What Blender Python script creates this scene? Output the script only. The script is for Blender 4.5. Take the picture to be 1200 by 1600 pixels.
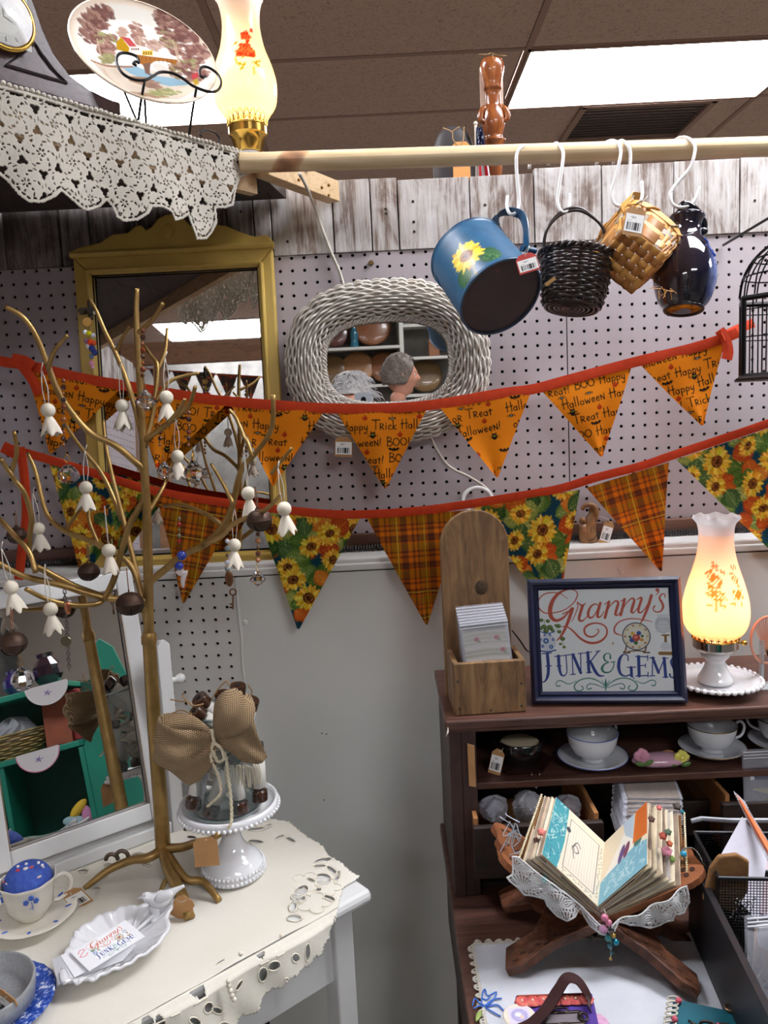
import bpy,math,random
import numpy as np
from mathutils import Vector,Matrix
for o in list(bpy.data.objects): bpy.data.objects.remove(o,do_unlink=True)
SC=bpy.context.scene
COL=SC.collection
rnd=random.Random(7)

# ---------------------------------------------------------------- camera
CZ=1.5
YAW,PITCH,ROLL=-0.00302,-0.1243,-0.04892
def cam_axes(y,p,r):
    cy,sy,cp,sp,cr,sr=math.cos(y),math.sin(y),math.cos(p),math.sin(p),math.cos(r),math.sin(r)
    f=Vector((sy*cp,cy*cp,sp));rt=Vector((cy,-sy,0));up=rt.cross(f)
    return cr*rt+sr*up,cr*up-sr*rt,f
CA,CB,CC=cam_axes(YAW,PITCH,ROLL)
cd=bpy.data.cameras.new('camera');cam=bpy.data.objects.new('camera',cd);COL.objects.link(cam)
cd.sensor_fit='HORIZONTAL';cd.sensor_width=36;cd.lens=36;cd.clip_start=.02
cam.matrix_world=Matrix(((CA.x,CB.x,-CC.x,0),(CA.y,CB.y,-CC.y,0),(CA.z,CB.z,-CC.z,CZ),(0,0,0,1)))
SC.camera=cam
O=Vector((0,0,CZ))
def ray(px,py): return CC+CA*((px-600)/1200)-CB*((py-800)/1200)
def at(px,py,y): d=ray(px,py);return O+d*(y/d.y)
def onz(px,py,z): d=ray(px,py);return O+d*((z-CZ)/d.z)
def onpl(px,py,p0,n): d=ray(px,py);return O+d*((Vector(p0)-O).dot(n)/d.dot(n))

# ---------------------------------------------------------------- world, exposure
w=bpy.data.worlds.new('world');SC.world=w;w.use_nodes=True
w.node_tree.nodes['Background'].inputs[0].default_value=(.5,.55,.6,1)
w.node_tree.nodes['Background'].inputs[1].default_value=.3
SC.view_settings.view_transform='Standard';SC.view_settings.look='None'
SC.view_settings.gamma=1;SC.view_settings.use_curve_mapping=False
SC.view_settings.exposure=0.0
TROFFER=31.0          # emission of the ceiling diffusers
SC.cycles.use_denoising=True
SC.cycles.max_bounces=10;SC.cycles.diffuse_bounces=4;SC.cycles.glossy_bounces=5
SC.cycles.transmission_bounces=8;SC.cycles.transparent_max_bounces=12
SC.cycles.caustics_reflective=False;SC.cycles.caustics_refractive=False
SC.cycles.sample_clamp_indirect=4

# ---------------------------------------------------------------- colour and materials
def lin(c):
    c=np.asarray(c,float)/255.
    return np.where(c <= .04045,c/12.92,((c+.055)/1.055)**2.4)
def c4(c): l=lin(c);return (float(l[0]),float(l[1]),float(l[2]),1)
MATS={}
def _new(name):
    m=bpy.data.materials.new(name);m.use_nodes=True;MATS[name]=m
    nt=m.node_tree;return m,nt,nt.nodes['Principled BSDF']
def N(nt,t,**k):
    n=nt.nodes.new(t)
    for a,b in k.items(): setattr(n,a,b)
    return n
def coords(nt,scale=(1,1,1),rnd_off=False):
    tc=N(nt,'ShaderNodeTexCoord');mp=N(nt,'ShaderNodeMapping')
    nt.links.new(tc.outputs['Object'],mp.inputs[0]);mp.inputs['Scale'].default_value=scale
    if rnd_off:
        oi=N(nt,'ShaderNodeObjectInfo');ml=N(nt,'ShaderNodeMath',operation='MULTIPLY');ml.inputs[1].default_value=37
        nt.links.new(oi.outputs['Random'],ml.inputs[0]);nt.links.new(ml.outputs[0],mp.inputs['Location'])
    return mp.outputs[0]
def ramp(nt,src,stops):
    r=N(nt,'ShaderNodeValToRGB');el=r.color_ramp.elements
    while len(el) < len(stops): el.new(.5)
    for e,(p,c) in zip(el,stops): e.position=p;e.color=c4(c)
    nt.links.new(src,r.inputs[0]);return r.outputs[0]
def noise(nt,co,s,det=4,rough=.6,dist=0):
    n=N(nt,'ShaderNodeTexNoise');n.inputs['Scale'].default_value=s;n.inputs['Detail'].default_value=det
    n.inputs['Roughness'].default_value=rough;n.inputs['Distortion'].default_value=dist
    nt.links.new(co,n.inputs['Vector']);return n.outputs[0]
def bump(nt,p,h,st,dist=.002):
    b=N(nt,'ShaderNodeBump');b.inputs['Strength'].default_value=st;b.inputs['Distance'].default_value=dist
    nt.links.new(h,b.inputs['Height']);nt.links.new(b.outputs[0],p.inputs['Normal'])
def mat(name,col,rough=.5,metal=0.,col2=None,vs=30,bmp=0,bs=200,coat=0.,trans=0.,ior=1.45,alpha=1.,sss=0.,bd=.001,stretch=(1,1,1)):
    if name in MATS: return MATS[name]
    m,nt,p=_new(name)
    p.inputs['Base Color'].default_value=c4(col);p.inputs['Roughness'].default_value=rough;p.inputs['Metallic'].default_value=metal
    p.inputs['IOR'].default_value=ior;p.inputs['Transmission Weight'].default_value=trans;p.inputs['Coat Weight'].default_value=coat
    p.inputs['Alpha'].default_value=alpha
    if sss: p.inputs['Subsurface Weight'].default_value=sss;p.inputs['Subsurface Radius'].default_value=(.01,.006,.004)
    co=coords(nt,stretch) if (col2 or bmp) else None
    if col2: nt.links.new(ramp(nt,noise(nt,co,vs),[(.35,col),(.7,col2)]),p.inputs['Base Color'])
    if bmp: bump(nt,p,noise(nt,co,bs,3),bmp,bd)
    return m
def wood(name,c1,c2,c3=None,scale=(8,8,1.2),ns=6,rough=.5,coat=0,bmp=.3,rand=False):
    if name in MATS: return MATS[name]
    m,nt,p=_new(name)
    co=coords(nt,scale,rand);n=noise(nt,co,ns,6,.62,1.2)
    st=[(.32,c1),(.52,c2),(.7,c3 or c1)]
    nt.links.new(ramp(nt,n,st),p.inputs['Base Color']);p.inputs['Roughness'].default_value=rough;p.inputs['Coat Weight'].default_value=coat
    bump(nt,p,noise(nt,co,ns*6,3),bmp,.0006);return m
def glow(name,col,st):
    if name in MATS: return MATS[name]
    m=bpy.data.materials.new(name);m.use_nodes=True;nt=m.node_tree;nt.nodes.clear()
    e=N(nt,'ShaderNodeEmission');e.inputs[0].default_value=c4(col);e.inputs[1].default_value=st
    o=N(nt,'ShaderNodeOutputMaterial');nt.links.new(e.outputs[0],o.inputs[0]);MATS[name]=m;return m
def painted(name,rough=.6,coat=0,bmp=0,bs=900,mixtrans=0,spec=.5):
    if name in MATS: return MATS[name]
    m,nt,p=_new(name)
    a=N(nt,'ShaderNodeAttribute',attribute_name='Col');nt.links.new(a.outputs[0],p.inputs['Base Color'])
    p.inputs['Roughness'].default_value=rough;p.inputs['Coat Weight'].default_value=coat;p.inputs['Specular IOR Level'].default_value=spec
    if bmp: bump(nt,p,noise(nt,coords(nt),bs,2),bmp,.0004)
    if mixtrans:
        t=N(nt,'ShaderNodeBsdfTranslucent');nt.links.new(a.outputs[0],t.inputs[0]);mx=N(nt,'ShaderNodeMixShader');mx.inputs[0].default_value=mixtrans
        nt.links.new(p.outputs[0],mx.inputs[1]);nt.links.new(t.outputs[0],mx.inputs[2]);nt.links.new(mx.outputs[0],nt.nodes['Material Output'].inputs[0])
    return m
def clear_film(name,col=(235,238,245),rough=.12,keep=.3):
    """thin clear plastic: mostly see-through, with gloss and creases"""
    if name in MATS: return MATS[name]
    m,nt,p=_new(name);p.inputs['Base Color'].default_value=c4(col);p.inputs['Roughness'].default_value=rough
    t=N(nt,'ShaderNodeBsdfTransparent');mx=N(nt,'ShaderNodeMixShader')
    fr=N(nt,'ShaderNodeFresnel');fr.inputs[0].default_value=1.6;ad=N(nt,'ShaderNodeMath',operation='ADD',use_clamp=True);ad.inputs[1].default_value=keep
    nt.links.new(fr.outputs[0],ad.inputs[0]);nt.links.new(ad.outputs[0],mx.inputs[0])
    nt.links.new(t.outputs[0],mx.inputs[1]);nt.links.new(p.outputs[0],mx.inputs[2]);nt.links.new(mx.outputs[0],nt.nodes['Material Output'].inputs[0])
    bump(nt,p,noise(nt,coords(nt),60,4,.7,2),.8,.003);return m

def cloth_light(m,k):
    nt=m.node_tree;p=nt.nodes['Principled BSDF'];t=N(nt,'ShaderNodeBsdfTranslucent');mx=N(nt,'ShaderNodeMixShader');mx.inputs[0].default_value=k;s=p.inputs['Base Color']
    if s.is_linked: nt.links.new(s.links[0].from_socket,t.inputs[0])
    else: t.inputs[0].default_value=s.default_value
    nt.links.new(p.outputs[0],mx.inputs[1]);nt.links.new(t.outputs[0],mx.inputs[2]);nt.links.new(mx.outputs[0],nt.nodes['Material Output'].inputs[0]);return m
# ---------------------------------------------------------------- mesh builder
def rotm(rx=0,ry=0,rz=0): return Matrix.Rotation(rz,4,'Z') @ Matrix.Rotation(ry,4,'Y') @ Matrix.Rotation(rx,4,'X')
def T(x,y=None,z=None): return Matrix.Translation(x if y is None else (x,y,z))
def frame(o,x,z):
    """matrix with origin o, x axis x, z axis near z"""
    x=Vector(x).normalized();z=Vector(z);y=z.cross(x).normalized();z=x.cross(y)
    return Matrix(((x.x,y.x,z.x,o[0]),(x.y,y.y,z.y,o[1]),(x.z,y.z,z.z,o[2]),(0,0,0,1)))
def crom(pts,k=6,closed=False):
    """Catmull-Rom through points of any dimension"""
    P=[np.array(p,float) for p in pts];n=len(P)
    if n < 3 or k < 2: return P
    out=[]
    for i in range(n if closed else n-1):
        if closed: a,b,c,d=P[i-1],P[i],P[(i+1) % n],P[(i+2) % n]
        else: b,c=P[i],P[i+1];a=P[i-1] if i else 2*b-c;d=P[i+2] if i+2 < n else 2*c-b
        for j in range(k):
            t=j/k;out.append(.5*((2*b)+(c-a)*t+(2*a-5*b+4*c-d)*t*t+(3*b-3*c+d-a)*t**3))
    if not closed: out.append(P[-1])
    return out
class MB:
    def __init__(s): s.V=[];s.F=[]
    def add(s,V,F,M=None):
        b=len(s.V)
        s.V += [tuple(M @ Vector(v)) for v in V] if M is not None else [tuple(v) for v in V]
        s.F += [tuple(i+b for i in f) for f in F];return s
    def box(s,c,d,M=None,taper=1.):
        x,y,z=d[0]/2,d[1]/2,d[2]/2;V=[]
        for k,q in ((-1,1),(1,taper)):
            V += [(c[0]-x*q,c[1]-y*q,c[2]+k*z),(c[0]+x*q,c[1]-y*q,c[2]+k*z),(c[0]+x*q,c[1]+y*q,c[2]+k*z),(c[0]-x*q,c[1]+y*q,c[2]+k*z)]
        return s.add(V,[(3,2,1,0),(4,5,6,7),(0,1,5,4),(1,2,6,5),(2,3,7,6),(3,0,4,7)],M)
    def hexa(s,b,t,M=None):
        """box between two quads given as point lists"""
        return s.add(list(b)+list(t),[(3,2,1,0),(4,5,6,7),(0,1,5,4),(1,2,6,5),(2,3,7,6),(3,0,4,7)],M)
    def prism(s,poly,z0,z1,M=None):
        n=len(poly);V=[(p[0],p[1],z0) for p in poly]+[(p[0],p[1],z1) for p in poly]
        F=[tuple(range(n))[::-1],tuple(range(n,2*n))]+[(i,(i+1) % n,n+(i+1) % n,n+i) for i in range(n)]
        return s.add(V,F,M)
    def tube(s,pts,r,n=8,k=1,M=None,closed=False,cap=True,flat=1.):
        R=list(r) if hasattr(r,'__len__') else [r]*len(pts)
        if k > 1:
            Q=crom([tuple(p)+(q,) for p,q in zip(pts,R)],k,closed);pts=[q[:3] for q in Q];R=[q[3] for q in Q]
        P=[Vector(p) for p in pts];m=len(P);V=[];up=None
        for i in range(m):
            t=(P[(i+1) % m]-P[i-1]) if closed else (P[min(i+1,m-1)]-P[max(i-1,0)])
            if t.length < 1e-9: t=Vector((0,0,1))
            t.normalize()
            if up is None: up=Vector((0,0,1)) if abs(t.z) < .9 else Vector((1,0,0))
            sd=t.cross(up)
            if sd.length < 1e-6: sd=t.cross(Vector((1,.3,.2)))
            sd.normalize();up=sd.cross(t).normalized()
            for j in range(n):
                a=2*math.pi*j/n;V.append(P[i]+sd*(math.cos(a)*R[i])+up*(math.sin(a)*R[i]*flat))
        F=[(i*n+j,i*n+(j+1) % n,(i+1) % m*n+(j+1) % n,(i+1) % m*n+j) for i in range(m if closed else m-1) for j in range(n)]
        if cap and not closed: F += [tuple(range(n))[::-1],tuple(range((m-1)*n,m*n))]
        return s.add(V,F,M)
    def lathe(s,prof,n=32,M=None,fn=None,k=1,arc=2*math.pi):
        if k > 1: prof=crom(prof,k)
        V=[];F=[];m=len(prof)
        full=arc > 6.28;nn=n if full else n+1
        for i,(r,z) in enumerate(prof):
            for j in range(nn):
                a=arc*j/n;rr,zz=(r,z) if fn is None else fn(r,z,a,i/(m-1))
                V.append((rr*math.cos(a),rr*math.sin(a),zz))
        for i in range(m-1):
            for j in range(n): j2=(j+1) % n if full else j+1;F.append((i*nn+j,i*nn+j2,(i+1)*nn+j2,(i+1)*nn+j))
        return s.add(V,F,M)
    def ball(s,c,r,n=12,m=8,M=None,sc=(1,1,1)):
        return s.lathe([(max(1e-4,r*math.sin(math.pi*i/m)),-r*math.cos(math.pi*i/m)) for i in range(m+1)],n,(M or Matrix()) @ T(*c) @ Matrix.Diagonal((*sc,1)))
    def grid(s,fn,nx,ny,M=None,mask=None):
        V=[fn(i/nx,j/ny) for j in range(ny+1) for i in range(nx+1)]
        F=[(j*(nx+1)+i,j*(nx+1)+i+1,(j+1)*(nx+1)+i+1,(j+1)*(nx+1)+i) for j in range(ny) for i in range(nx) if mask is None or mask((i+.5)/nx,(j+.5)/ny)]
        return s.add(V,F,M)
def link_mesh(name,me,m,parent):
    o=bpy.data.objects.new(name,me);COL.objects.link(o)
    if m is not None: me.materials.append(m)
    if parent is not None: o.parent=parent
    return o
def root_of(p):
    while p.parent is not None: p=p.parent
    return p
def build(name,mb,m,parent=None,world=False,smooth=False,bev=0,solid=0,sub=0,clean=False,label=None,kind=None):
    V=mb.V
    if world and parent is not None:
        inv=root_of(parent)['_inv'] if '_inv' in root_of(parent) else None
        Mi=Matrix([inv[i*4:i*4+4] for i in range(4)]) if inv else Matrix()
        V=[tuple(Mi @ Vector(v)) for v in V]
    me=bpy.data.meshes.new(name);me.from_pydata(V,[],mb.F);me.update()
    if smooth:
        me.polygons.foreach_set('use_smooth',[True]*len(me.polygons))
        if smooth != 2: me.set_sharp_from_angle(angle=math.radians(42))
    o=link_mesh(name,me,m,parent)
    if bev: b=o.modifiers.new('b','BEVEL');b.width=bev;b.segments=2;b.limit_method='ANGLE'
    if solid: q=o.modifiers.new('s','SOLIDIFY');q.thickness=solid;q.offset=0
    if sub: q=o.modifiers.new('u','SUBSURF');q.levels=sub;q.render_levels=sub
    if label: o['label']=label
    if kind: o['kind']=kind
    return o
def tag(o,label,cat,group=None,kind=None):
    if label: o['label']=label
    if cat: o['category']=cat
    if group: o['group']=group
    if kind: o['kind']=kind
    return o
def thing(name,label,cat,loc=(0,0,0),group=None,M=None,kind=None):
    o=bpy.data.objects.new(name,None);COL.objects.link(o);o.empty_display_size=.02
    o.matrix_world=M if M is not None else T(*loc)
    mi=(M if M is not None else T(*loc)).inverted()
    o['_inv']=[mi[i][j] for i in range(4) for j in range(4)]
    return tag(o,label,cat,group,kind)
def dup(r,M,label=None,group=None):
    c=r.copy();COL.objects.link(c);c.matrix_world=M
    for ch in list(r.children):
        a=ch.copy();COL.objects.link(a);a.parent=c
        for g in list(ch.children):
            b=g.copy();COL.objects.link(b);b.parent=a
    if label: c['label']=label
    if group: c['group']=group
    return c
def fastmesh(name,V,F,m,parent=None,C=None,smooth=True):
    """V (n,3), F (k,4) numpy, C (n,3) sRGB 0-255 vertex colours"""
    if parent is not None and '_inv' in root_of(parent):
        Mi=np.array(list(root_of(parent)['_inv'])).reshape(4,4);V=V @ Mi[:3,:3].T+Mi[:3,3]
    me=bpy.data.meshes.new(name);me.vertices.add(len(V));me.vertices.foreach_set('co',np.ascontiguousarray(V,np.float32).ravel())
    k=len(F);me.loops.add(k*4);me.loops.foreach_set('vertex_index',np.ascontiguousarray(F,np.int32).ravel())
    me.polygons.add(k);me.polygons.foreach_set('loop_start',np.arange(0,k*4,4,dtype=np.int32))
    try: me.polygons.foreach_set('loop_total',np.full(k,4,np.int32))
    except Exception: pass
    me.update(calc_edges=True);me.validate()
    if smooth: me.polygons.foreach_set('use_smooth',np.ones(len(me.polygons),bool))
    if C is not None:
        a=me.color_attributes.new('Col','FLOAT_COLOR','POINT');rgba=np.ones((len(V),4),np.float32);rgba[:,:3]=lin(C);a.data.foreach_set('color',rgba.ravel())
    return link_mesh(name,me,m,parent)
def gridF(nx,ny,mask=None):
    i,j=np.meshgrid(np.arange(nx),np.arange(ny));a=(j*(nx+1)+i).ravel()
    F=np.stack([a,a+1,a+nx+2,a+nx+1],1)
    return F if mask is None else F[mask.ravel()]
def inpoly(x,y,poly):
    x=np.asarray(x);y=np.asarray(y);r=np.zeros(x.shape,bool);n=len(poly)
    for i in range(n):
        x0,y0=poly[i-1][:2];x1,y1=poly[i][:2]
        if y0 == y1: continue
        c=((y0 > y) != (y1 > y)) & (x < (x1-x0)*(y-y0)/(y1-y0)+x0);r ^= c
    return r
# ---------------------------------------------------------------- flat prints: a small canvas whose colours go to mesh vertices
class Canvas:
    def __init__(s,w,h,res,bg=(255,255,255),wrap=False):
        s.w,s.h,s.res,s.wrap=w,h,res,wrap;s.nx,s.ny=int(w*res)+1,int(h*res)+1
        s.a=np.empty((s.ny,s.nx,3));s.a[:]=bg
    def _bb(s,x0,x1,y0,y1):
        i0,i1=max(0,int(x0*s.res)-1),min(s.nx,int(x1*s.res)+3);j0,j1=max(0,int(y0*s.res)-1),min(s.ny,int(y1*s.res)+3)
        if i0 >= i1 or j0 >= j1: return None
        X,Y=np.meshgrid(np.arange(i0,i1)/s.res,np.arange(j0,j1)/s.res);return i0,i1,j0,j1,X,Y
    def _mix(s,b,al,col): r=s.a[b[2]:b[3],b[0]:b[1]];r += (np.asarray(col,float)-r)*al[...,None]
    def _offs(s,x0,x1,y0,y1):
        if not s.wrap: return [(0,0)]
        return [(dx,dy) for dx in (-s.w,0,s.w) for dy in (-s.h,0,s.h) if x1+dx > 0 and x0+dx < s.w and y1+dy > 0 and y0+dy < s.h]
    def ell(s,cx,cy,rx,ry,col,rot=0,al=1.):
        R=max(rx,ry)
        for dx,dy in s._offs(cx-R,cx+R,cy-R,cy+R):
            b=s._bb(cx+dx-R,cx+dx+R,cy+dy-R,cy+dy+R)
            if b is None: continue
            c,q=math.cos(rot),math.sin(rot);X=b[4]-cx-dx;Y=b[5]-cy-dy
            d=np.sqrt(((X*c+Y*q)/rx)**2+((Y*c-X*q)/ry)**2)
            s._mix(b,np.clip((1-d)*min(rx,ry)*s.res+.5,0,1)*al,col)
    def line(s,pts,w,col,k=6,al=1.,closed=False):
        """w one width or one per point"""
        W=list(w) if hasattr(w,'__len__') else [w]*len(pts)
        P=crom([(p[0],p[1],q) for p,q in zip(pts,W)],k,closed)
        if closed: P.append(P[0])
        xs=[p[0] for p in P];ys=[p[1] for p in P];mw=max(W)
        for dx,dy in s._offs(min(xs)-mw,max(xs)+mw,min(ys)-mw,max(ys)+mw):
            b=s._bb(min(xs)+dx-mw,max(xs)+dx+mw,min(ys)+dy-mw,max(ys)+dy+mw)
            if b is None: continue
            D=np.full(b[4].shape,1e9)
            for p,q in zip(P[:-1],P[1:]):
                vx,vy=q[0]-p[0],q[1]-p[1];L=vx*vx+vy*vy+1e-12
                t=np.clip(((b[4]-dx-p[0])*vx+(b[5]-dy-p[1])*vy)/L,0,1)
                D=np.minimum(D,np.hypot(b[4]-dx-p[0]-t*vx,b[5]-dy-p[1]-t*vy)-(p[2]+(q[2]-p[2])*t)/2)
            s._mix(b,np.clip(.5-D*s.res,0,1)*al,col)
    def poly(s,pts,col,al=1.):
        xs=[p[0] for p in pts];ys=[p[1] for p in pts]
        for dx,dy in s._offs(min(xs),max(xs),min(ys),max(ys)):
            b=s._bb(min(xs)+dx,max(xs)+dx,min(ys)+dy,max(ys)+dy)
            if b is None: continue
            acc=sum(inpoly(b[4]+ox,b[5]+oy,[(p[0]+dx,p[1]+dy) for p in pts]).astype(float) for ox in (-.25/s.res,.25/s.res) for oy in (-.25/s.res,.25/s.res))/4
            s._mix(b,acc*al,col)
    def get(s,x,y):
        x=np.asarray(x)*s.res;y=np.asarray(y)*s.res
        if s.wrap: x=np.mod(x,s.w*s.res);y=np.mod(y,s.h*s.res)
        x=np.clip(x,0,s.nx-1.001);y=np.clip(y,0,s.ny-1.001);i=x.astype(int);j=y.astype(int);fx=(x-i)[...,None];fy=(y-j)[...,None]
        A=s.a;return (A[j,i]*(1-fx)+A[j,i+1]*fx)*(1-fy)+(A[j+1,i]*(1-fx)+A[j+1,i+1]*fx)*fy
# stroke letters, unit height, y up; each a list of polylines; curved unless marked
def arc(cx,cy,rx,ry,a0,a1,n=8): return [(cx+rx*math.cos(math.radians(a0+(a1-a0)*i/n)),cy+ry*math.sin(math.radians(a0+(a1-a0)*i/n))) for i in range(n+1)]
GL={
 'H': (.62,[[(.08,.98),(.05,0)],[(.5,1),(.52,-.02)],[(-.08,.5),(.65,.56)]]),
 'B': (.6,[[(.08,1),(.05,0)],[(.05,.98),(.45,.86),(.4,.6),(.1,.52)],[(.1,.52),(.5,.42),(.5,.1),(.03,0)]]),
 'O': (.7,[arc(.32,.42,.32,.38,90,450,14)]),
 'T': (.62,[[(.28,.95),(.27,0)],[(-.12,.97),(.7,1.0)]]),
 'R': (.5,[[(.05,.6),(.05,0)],[(.03,.6),(.36,.54),(.3,.32),(.06,.28)],[(.1,.28),(.42,0)]]),
 'E': (.45,[[(.36,.34),(.06,.32)],[(.06,.32),(.2,.56),(.36,.36)],[(.06,.3),(.15,.02),(.4,.08)]]),
 'N': (.5,[[(.05,.5),(.08,0)],[(.05,.55),(.42,.02)],[(.42,.62),(.42,0)]]),
 'a': (.46,[arc(.2,.2,.17,.2,30,390,12),[(.38,.42),(.38,0)]]),
 'p': (.44,[[(.08,.42),(.06,-.38)],arc(.22,.22,.17,.19,160,-150,10)]),
 'y': (.44,[[(.05,.42),(.1,.1),(.34,.14)],[(.38,.44),(.34,0),(.2,-.36),(.02,-.3)]]),
 'l': (.22,[[(.1,1),(.08,0)]]),'o': (.46,[arc(.2,.2,.18,.2,90,450,12)]),
 'w': (.6,[[(.02,.44),(.14,0),(.28,.34),(.42,0),(.54,.46)]]),
 'e': (.42,[[(.06,.22),(.34,.26),(.3,.42),(.12,.4),(.05,.16),(.2,0),(.36,.06)]]),
 'i': (.2,[[(.08,.42),(.08,0)],[(.08,.62),(.09,.64)]]),'c': (.42,[[(.36,.42),(.14,.4),(.05,.18),(.18,0),(.38,.04)]]),
 'k': (.42,[[(.06,.9),(.06,0)],[(.36,.44),(.08,.2),(.38,0)]]),'t': (.36,[[(.18,.62),(.16,0)],[(0,.44),(.36,.46)]]),
 '!': (.25,[[(.14,.8),(.06,.22)],[(.05,.02),(.06,.03)]]),' ': (.36,[]),'-': (.3,[[(0,.3),(.25,.3)]]),'$': (.4,[[(.35,.6),(.05,.5),(.35,.2),(.05,.1)],[(.2,.75),(.2,0)]]),'.': (.15,[[(.05,.02),(.06,.03)]]),
 '1': (.3,[[(.05,.6),(.15,.7),(.15,0)]]),'2': (.4,[[(.05,.55),(.2,.7),(.33,.5),(.05,0)],[(.05,0),(.36,0)]]),'5': (.4,[[(.33,.7),(.08,.7)],[(.08,.7),(.07,.4),(.3,.4),(.3,.08),(.05,.03)]]),'0': (.42,[arc(.18,.35,.14,.34,0,360,10)]),
}
def write(cv,txt,x,y,h,ang,col,wd):
    c,q=math.cos(ang),math.sin(ang);u=0
    for ch in txt:
        adv,st=GL.get(ch,GL[' '])
        for L in st: cv.line([(x+((u+a)*c-b*q)*h,y+((u+a)*q+b*c)*h) for a,b in L],wd,col,4 if len(L) > 2 else 1)
        u += adv+.08
    return u*h
PI=math.pi
# ================================================================ the room
YW,YL=1.654,1.55            # face of the upper pegboard, face of the lower wall that stands proud of it
XL=-1.0                       # face of the side wall in the corner
CEIL=2.95
HG=at(436.7,404.5,YW)       # a known peg hole
S_=.0254
Z_PT=at(600,393,YW).z       # top of pegboard
Z_LT=at(620,868,YL).z       # top of the ledge
Z_PL=at(600,283,YW).z+.004  # top of the planks
peg=mat('pegboard',(184,174,178),.45,col2=(175,165,169),vs=3,bmp=.05,bs=300)
peg2=mat('pegboard_pale',(222,219,214),.42,col2=(214,211,206),vs=3,bmp=.05,bs=300)
plain=mat('painted_wall',(222,222,216),.38,col2=(213,213,208),vs=2,bmp=.05,bs=60)
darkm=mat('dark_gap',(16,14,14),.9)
tb=mat('ceiling_bar',(170,142,128),.8)
def room(name,mb,m,**k): o=build(name,mb,m,**k);o['kind']='structure';return o
def ward(name):
    o=bpy.data.objects.new(name,None);COL.objects.link(o);o['kind']='structure';return o
room('floor',MB().box((0,1.5,-.02),(9,10,.04)),mat('floor_vinyl',(120,112,104),.5,col2=(98,92,86),vs=4))
far=mat('far_wall',(150,140,130),.8)
room('wall_far',MB().box((0,6.3,1.475),(9,.1,2.95)),far)
room('wall_rear',MB().box((0,-3.55,1.475),(9,.1,2.95)),mat('rear_wall',(120,116,112),.8,col2=(90,88,86),vs=7))
room('wall_west',MB().box((-4.3,1.5,1.475),(.1,9.6,2.95)),far)
room('wall_east',MB().box((4.3,1.5,1.475),(.1,9.6,2.95)),far)

def pegpanel(name,parent,x0,x1,z0,z1,y,hx,hz,toworld=None,r=.0036,m=None):
    """board with real holes through it; hx,hz is one hole centre"""
    if toworld is None: toworld=lambda x,z,d: (x,y+d,z)
    mb=MB();i0=math.ceil((x0-hx)/S_-.5);i1=math.floor((x1-hx)/S_+.5);j0=math.ceil((z0-hz)/S_-.5);j1=math.floor((z1-hz)/S_+.5)
    xs=[hx+(i-.5)*S_ for i in range(i0,i1+2)];zs=[hz+(j-.5)*S_ for j in range(j0,j1+2)]
    xs[0]=max(xs[0],x0) if xs[0] < x0 else x0;xs[-1]=x1;zs[0]=z0;zs[-1]=z1
    for i in range(i0,i1+1):
        for j in range(j0,j1+1):
            a,b=xs[i-i0],xs[i-i0+1];c,d=zs[j-j0],zs[j-j0+1];cx,cz=hx+i*S_,hz+j*S_
            if not (a+.004 < cx < b-.004 and c+.004 < cz < d-.004):
                mb.add([toworld(a,c,0),toworld(b,c,0),toworld(b,d,0),toworld(a,d,0)],[(0,1,2,3)]);continue
            sq=[(b,cz),(b,d),(cx,d),(a,d),(a,cz),(a,c),(cx,c),(b,c)]
            ci=[(cx+r*math.cos(k*PI/4),cz+r*math.sin(k*PI/4)) for k in range(8)]
            V=[toworld(p[0],p[1],0) for p in sq]+[toworld(p[0],p[1],0) for p in ci]+[toworld(p[0],p[1],.005) for p in ci]
            mb.add(V,[(k,(k+1) % 8,8+(k+1) % 8,8+k) for k in range(8)]+[(8+k,8+(k+1) % 8,16+(k+1) % 8,16+k) for k in range(8)])
    return build(name,mb,m or peg,parent)
WB=ward('wall_back')
XS=at(885,480,YW).x
XR=1.75
pegpanel('pegboard_panel',WB,XL,XS-.001,Z_LT-.12,Z_PT,YW,HG.x,HG.z)
pegpanel('pegboard_panel',WB,XS+.001,XR,Z_LT-.12,Z_PT,YW,HG.x+28.9*S_,HG.z+.98*S_)
build('backing',MB().box(((XL+XR)/2,YW+.045,1.0),(XR-XL+.1,.05,1.93)),darkm,WB)
# planks, each one its own board
plank_m,nt,p=_new('whitewashed_plank')
co=coords(nt,(9,9,1.0),True);n1=noise(nt,co,5,8,.72,.8);n2=noise(nt,coords(nt,(3,3,1.6),True),3.2,5,.65,1.5)
n3=noise(nt,coords(nt,(60,60,2.5),True),4,3,.6)
ad=N(nt,'ShaderNodeMath',operation='ADD');nt.links.new(n1,ad.inputs[0]);nt.links.new(n2,ad.inputs[1])
ad2=N(nt,'ShaderNodeMath',operation='MULTIPLY_ADD');ad2.inputs[1].default_value=.5;nt.links.new(n3,ad2.inputs[0]);nt.links.new(ad.outputs[0],ad2.inputs[2])
ad3=N(nt,'ShaderNodeMath',operation='MULTIPLY');ad3.inputs[1].default_value=.4;nt.links.new(ad2.outputs[0],ad3.inputs[0])
nt.links.new(ramp(nt,ad3.outputs[0],[(.36,(84,66,58)),(.44,(138,122,114)),(.5,(188,182,178)),(.62,(218,216,216))]),p.inputs['Base Color'])
p.inputs['Roughness'].default_value=.75;bump(nt,p,n3,.6,.001)
def dark_plank():  # plank copy with the corner shelf's shadow put into its colours
    m=plank_m.copy();m.name='shaded_plank'
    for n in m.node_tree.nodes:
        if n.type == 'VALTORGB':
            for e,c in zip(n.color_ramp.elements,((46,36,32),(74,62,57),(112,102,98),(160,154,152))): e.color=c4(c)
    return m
shaded_m=dark_plank()
edges=[-60,5,92,138,210,282,354,397,424,521,580,623,735,835,940,1052,1155,1262]
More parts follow.
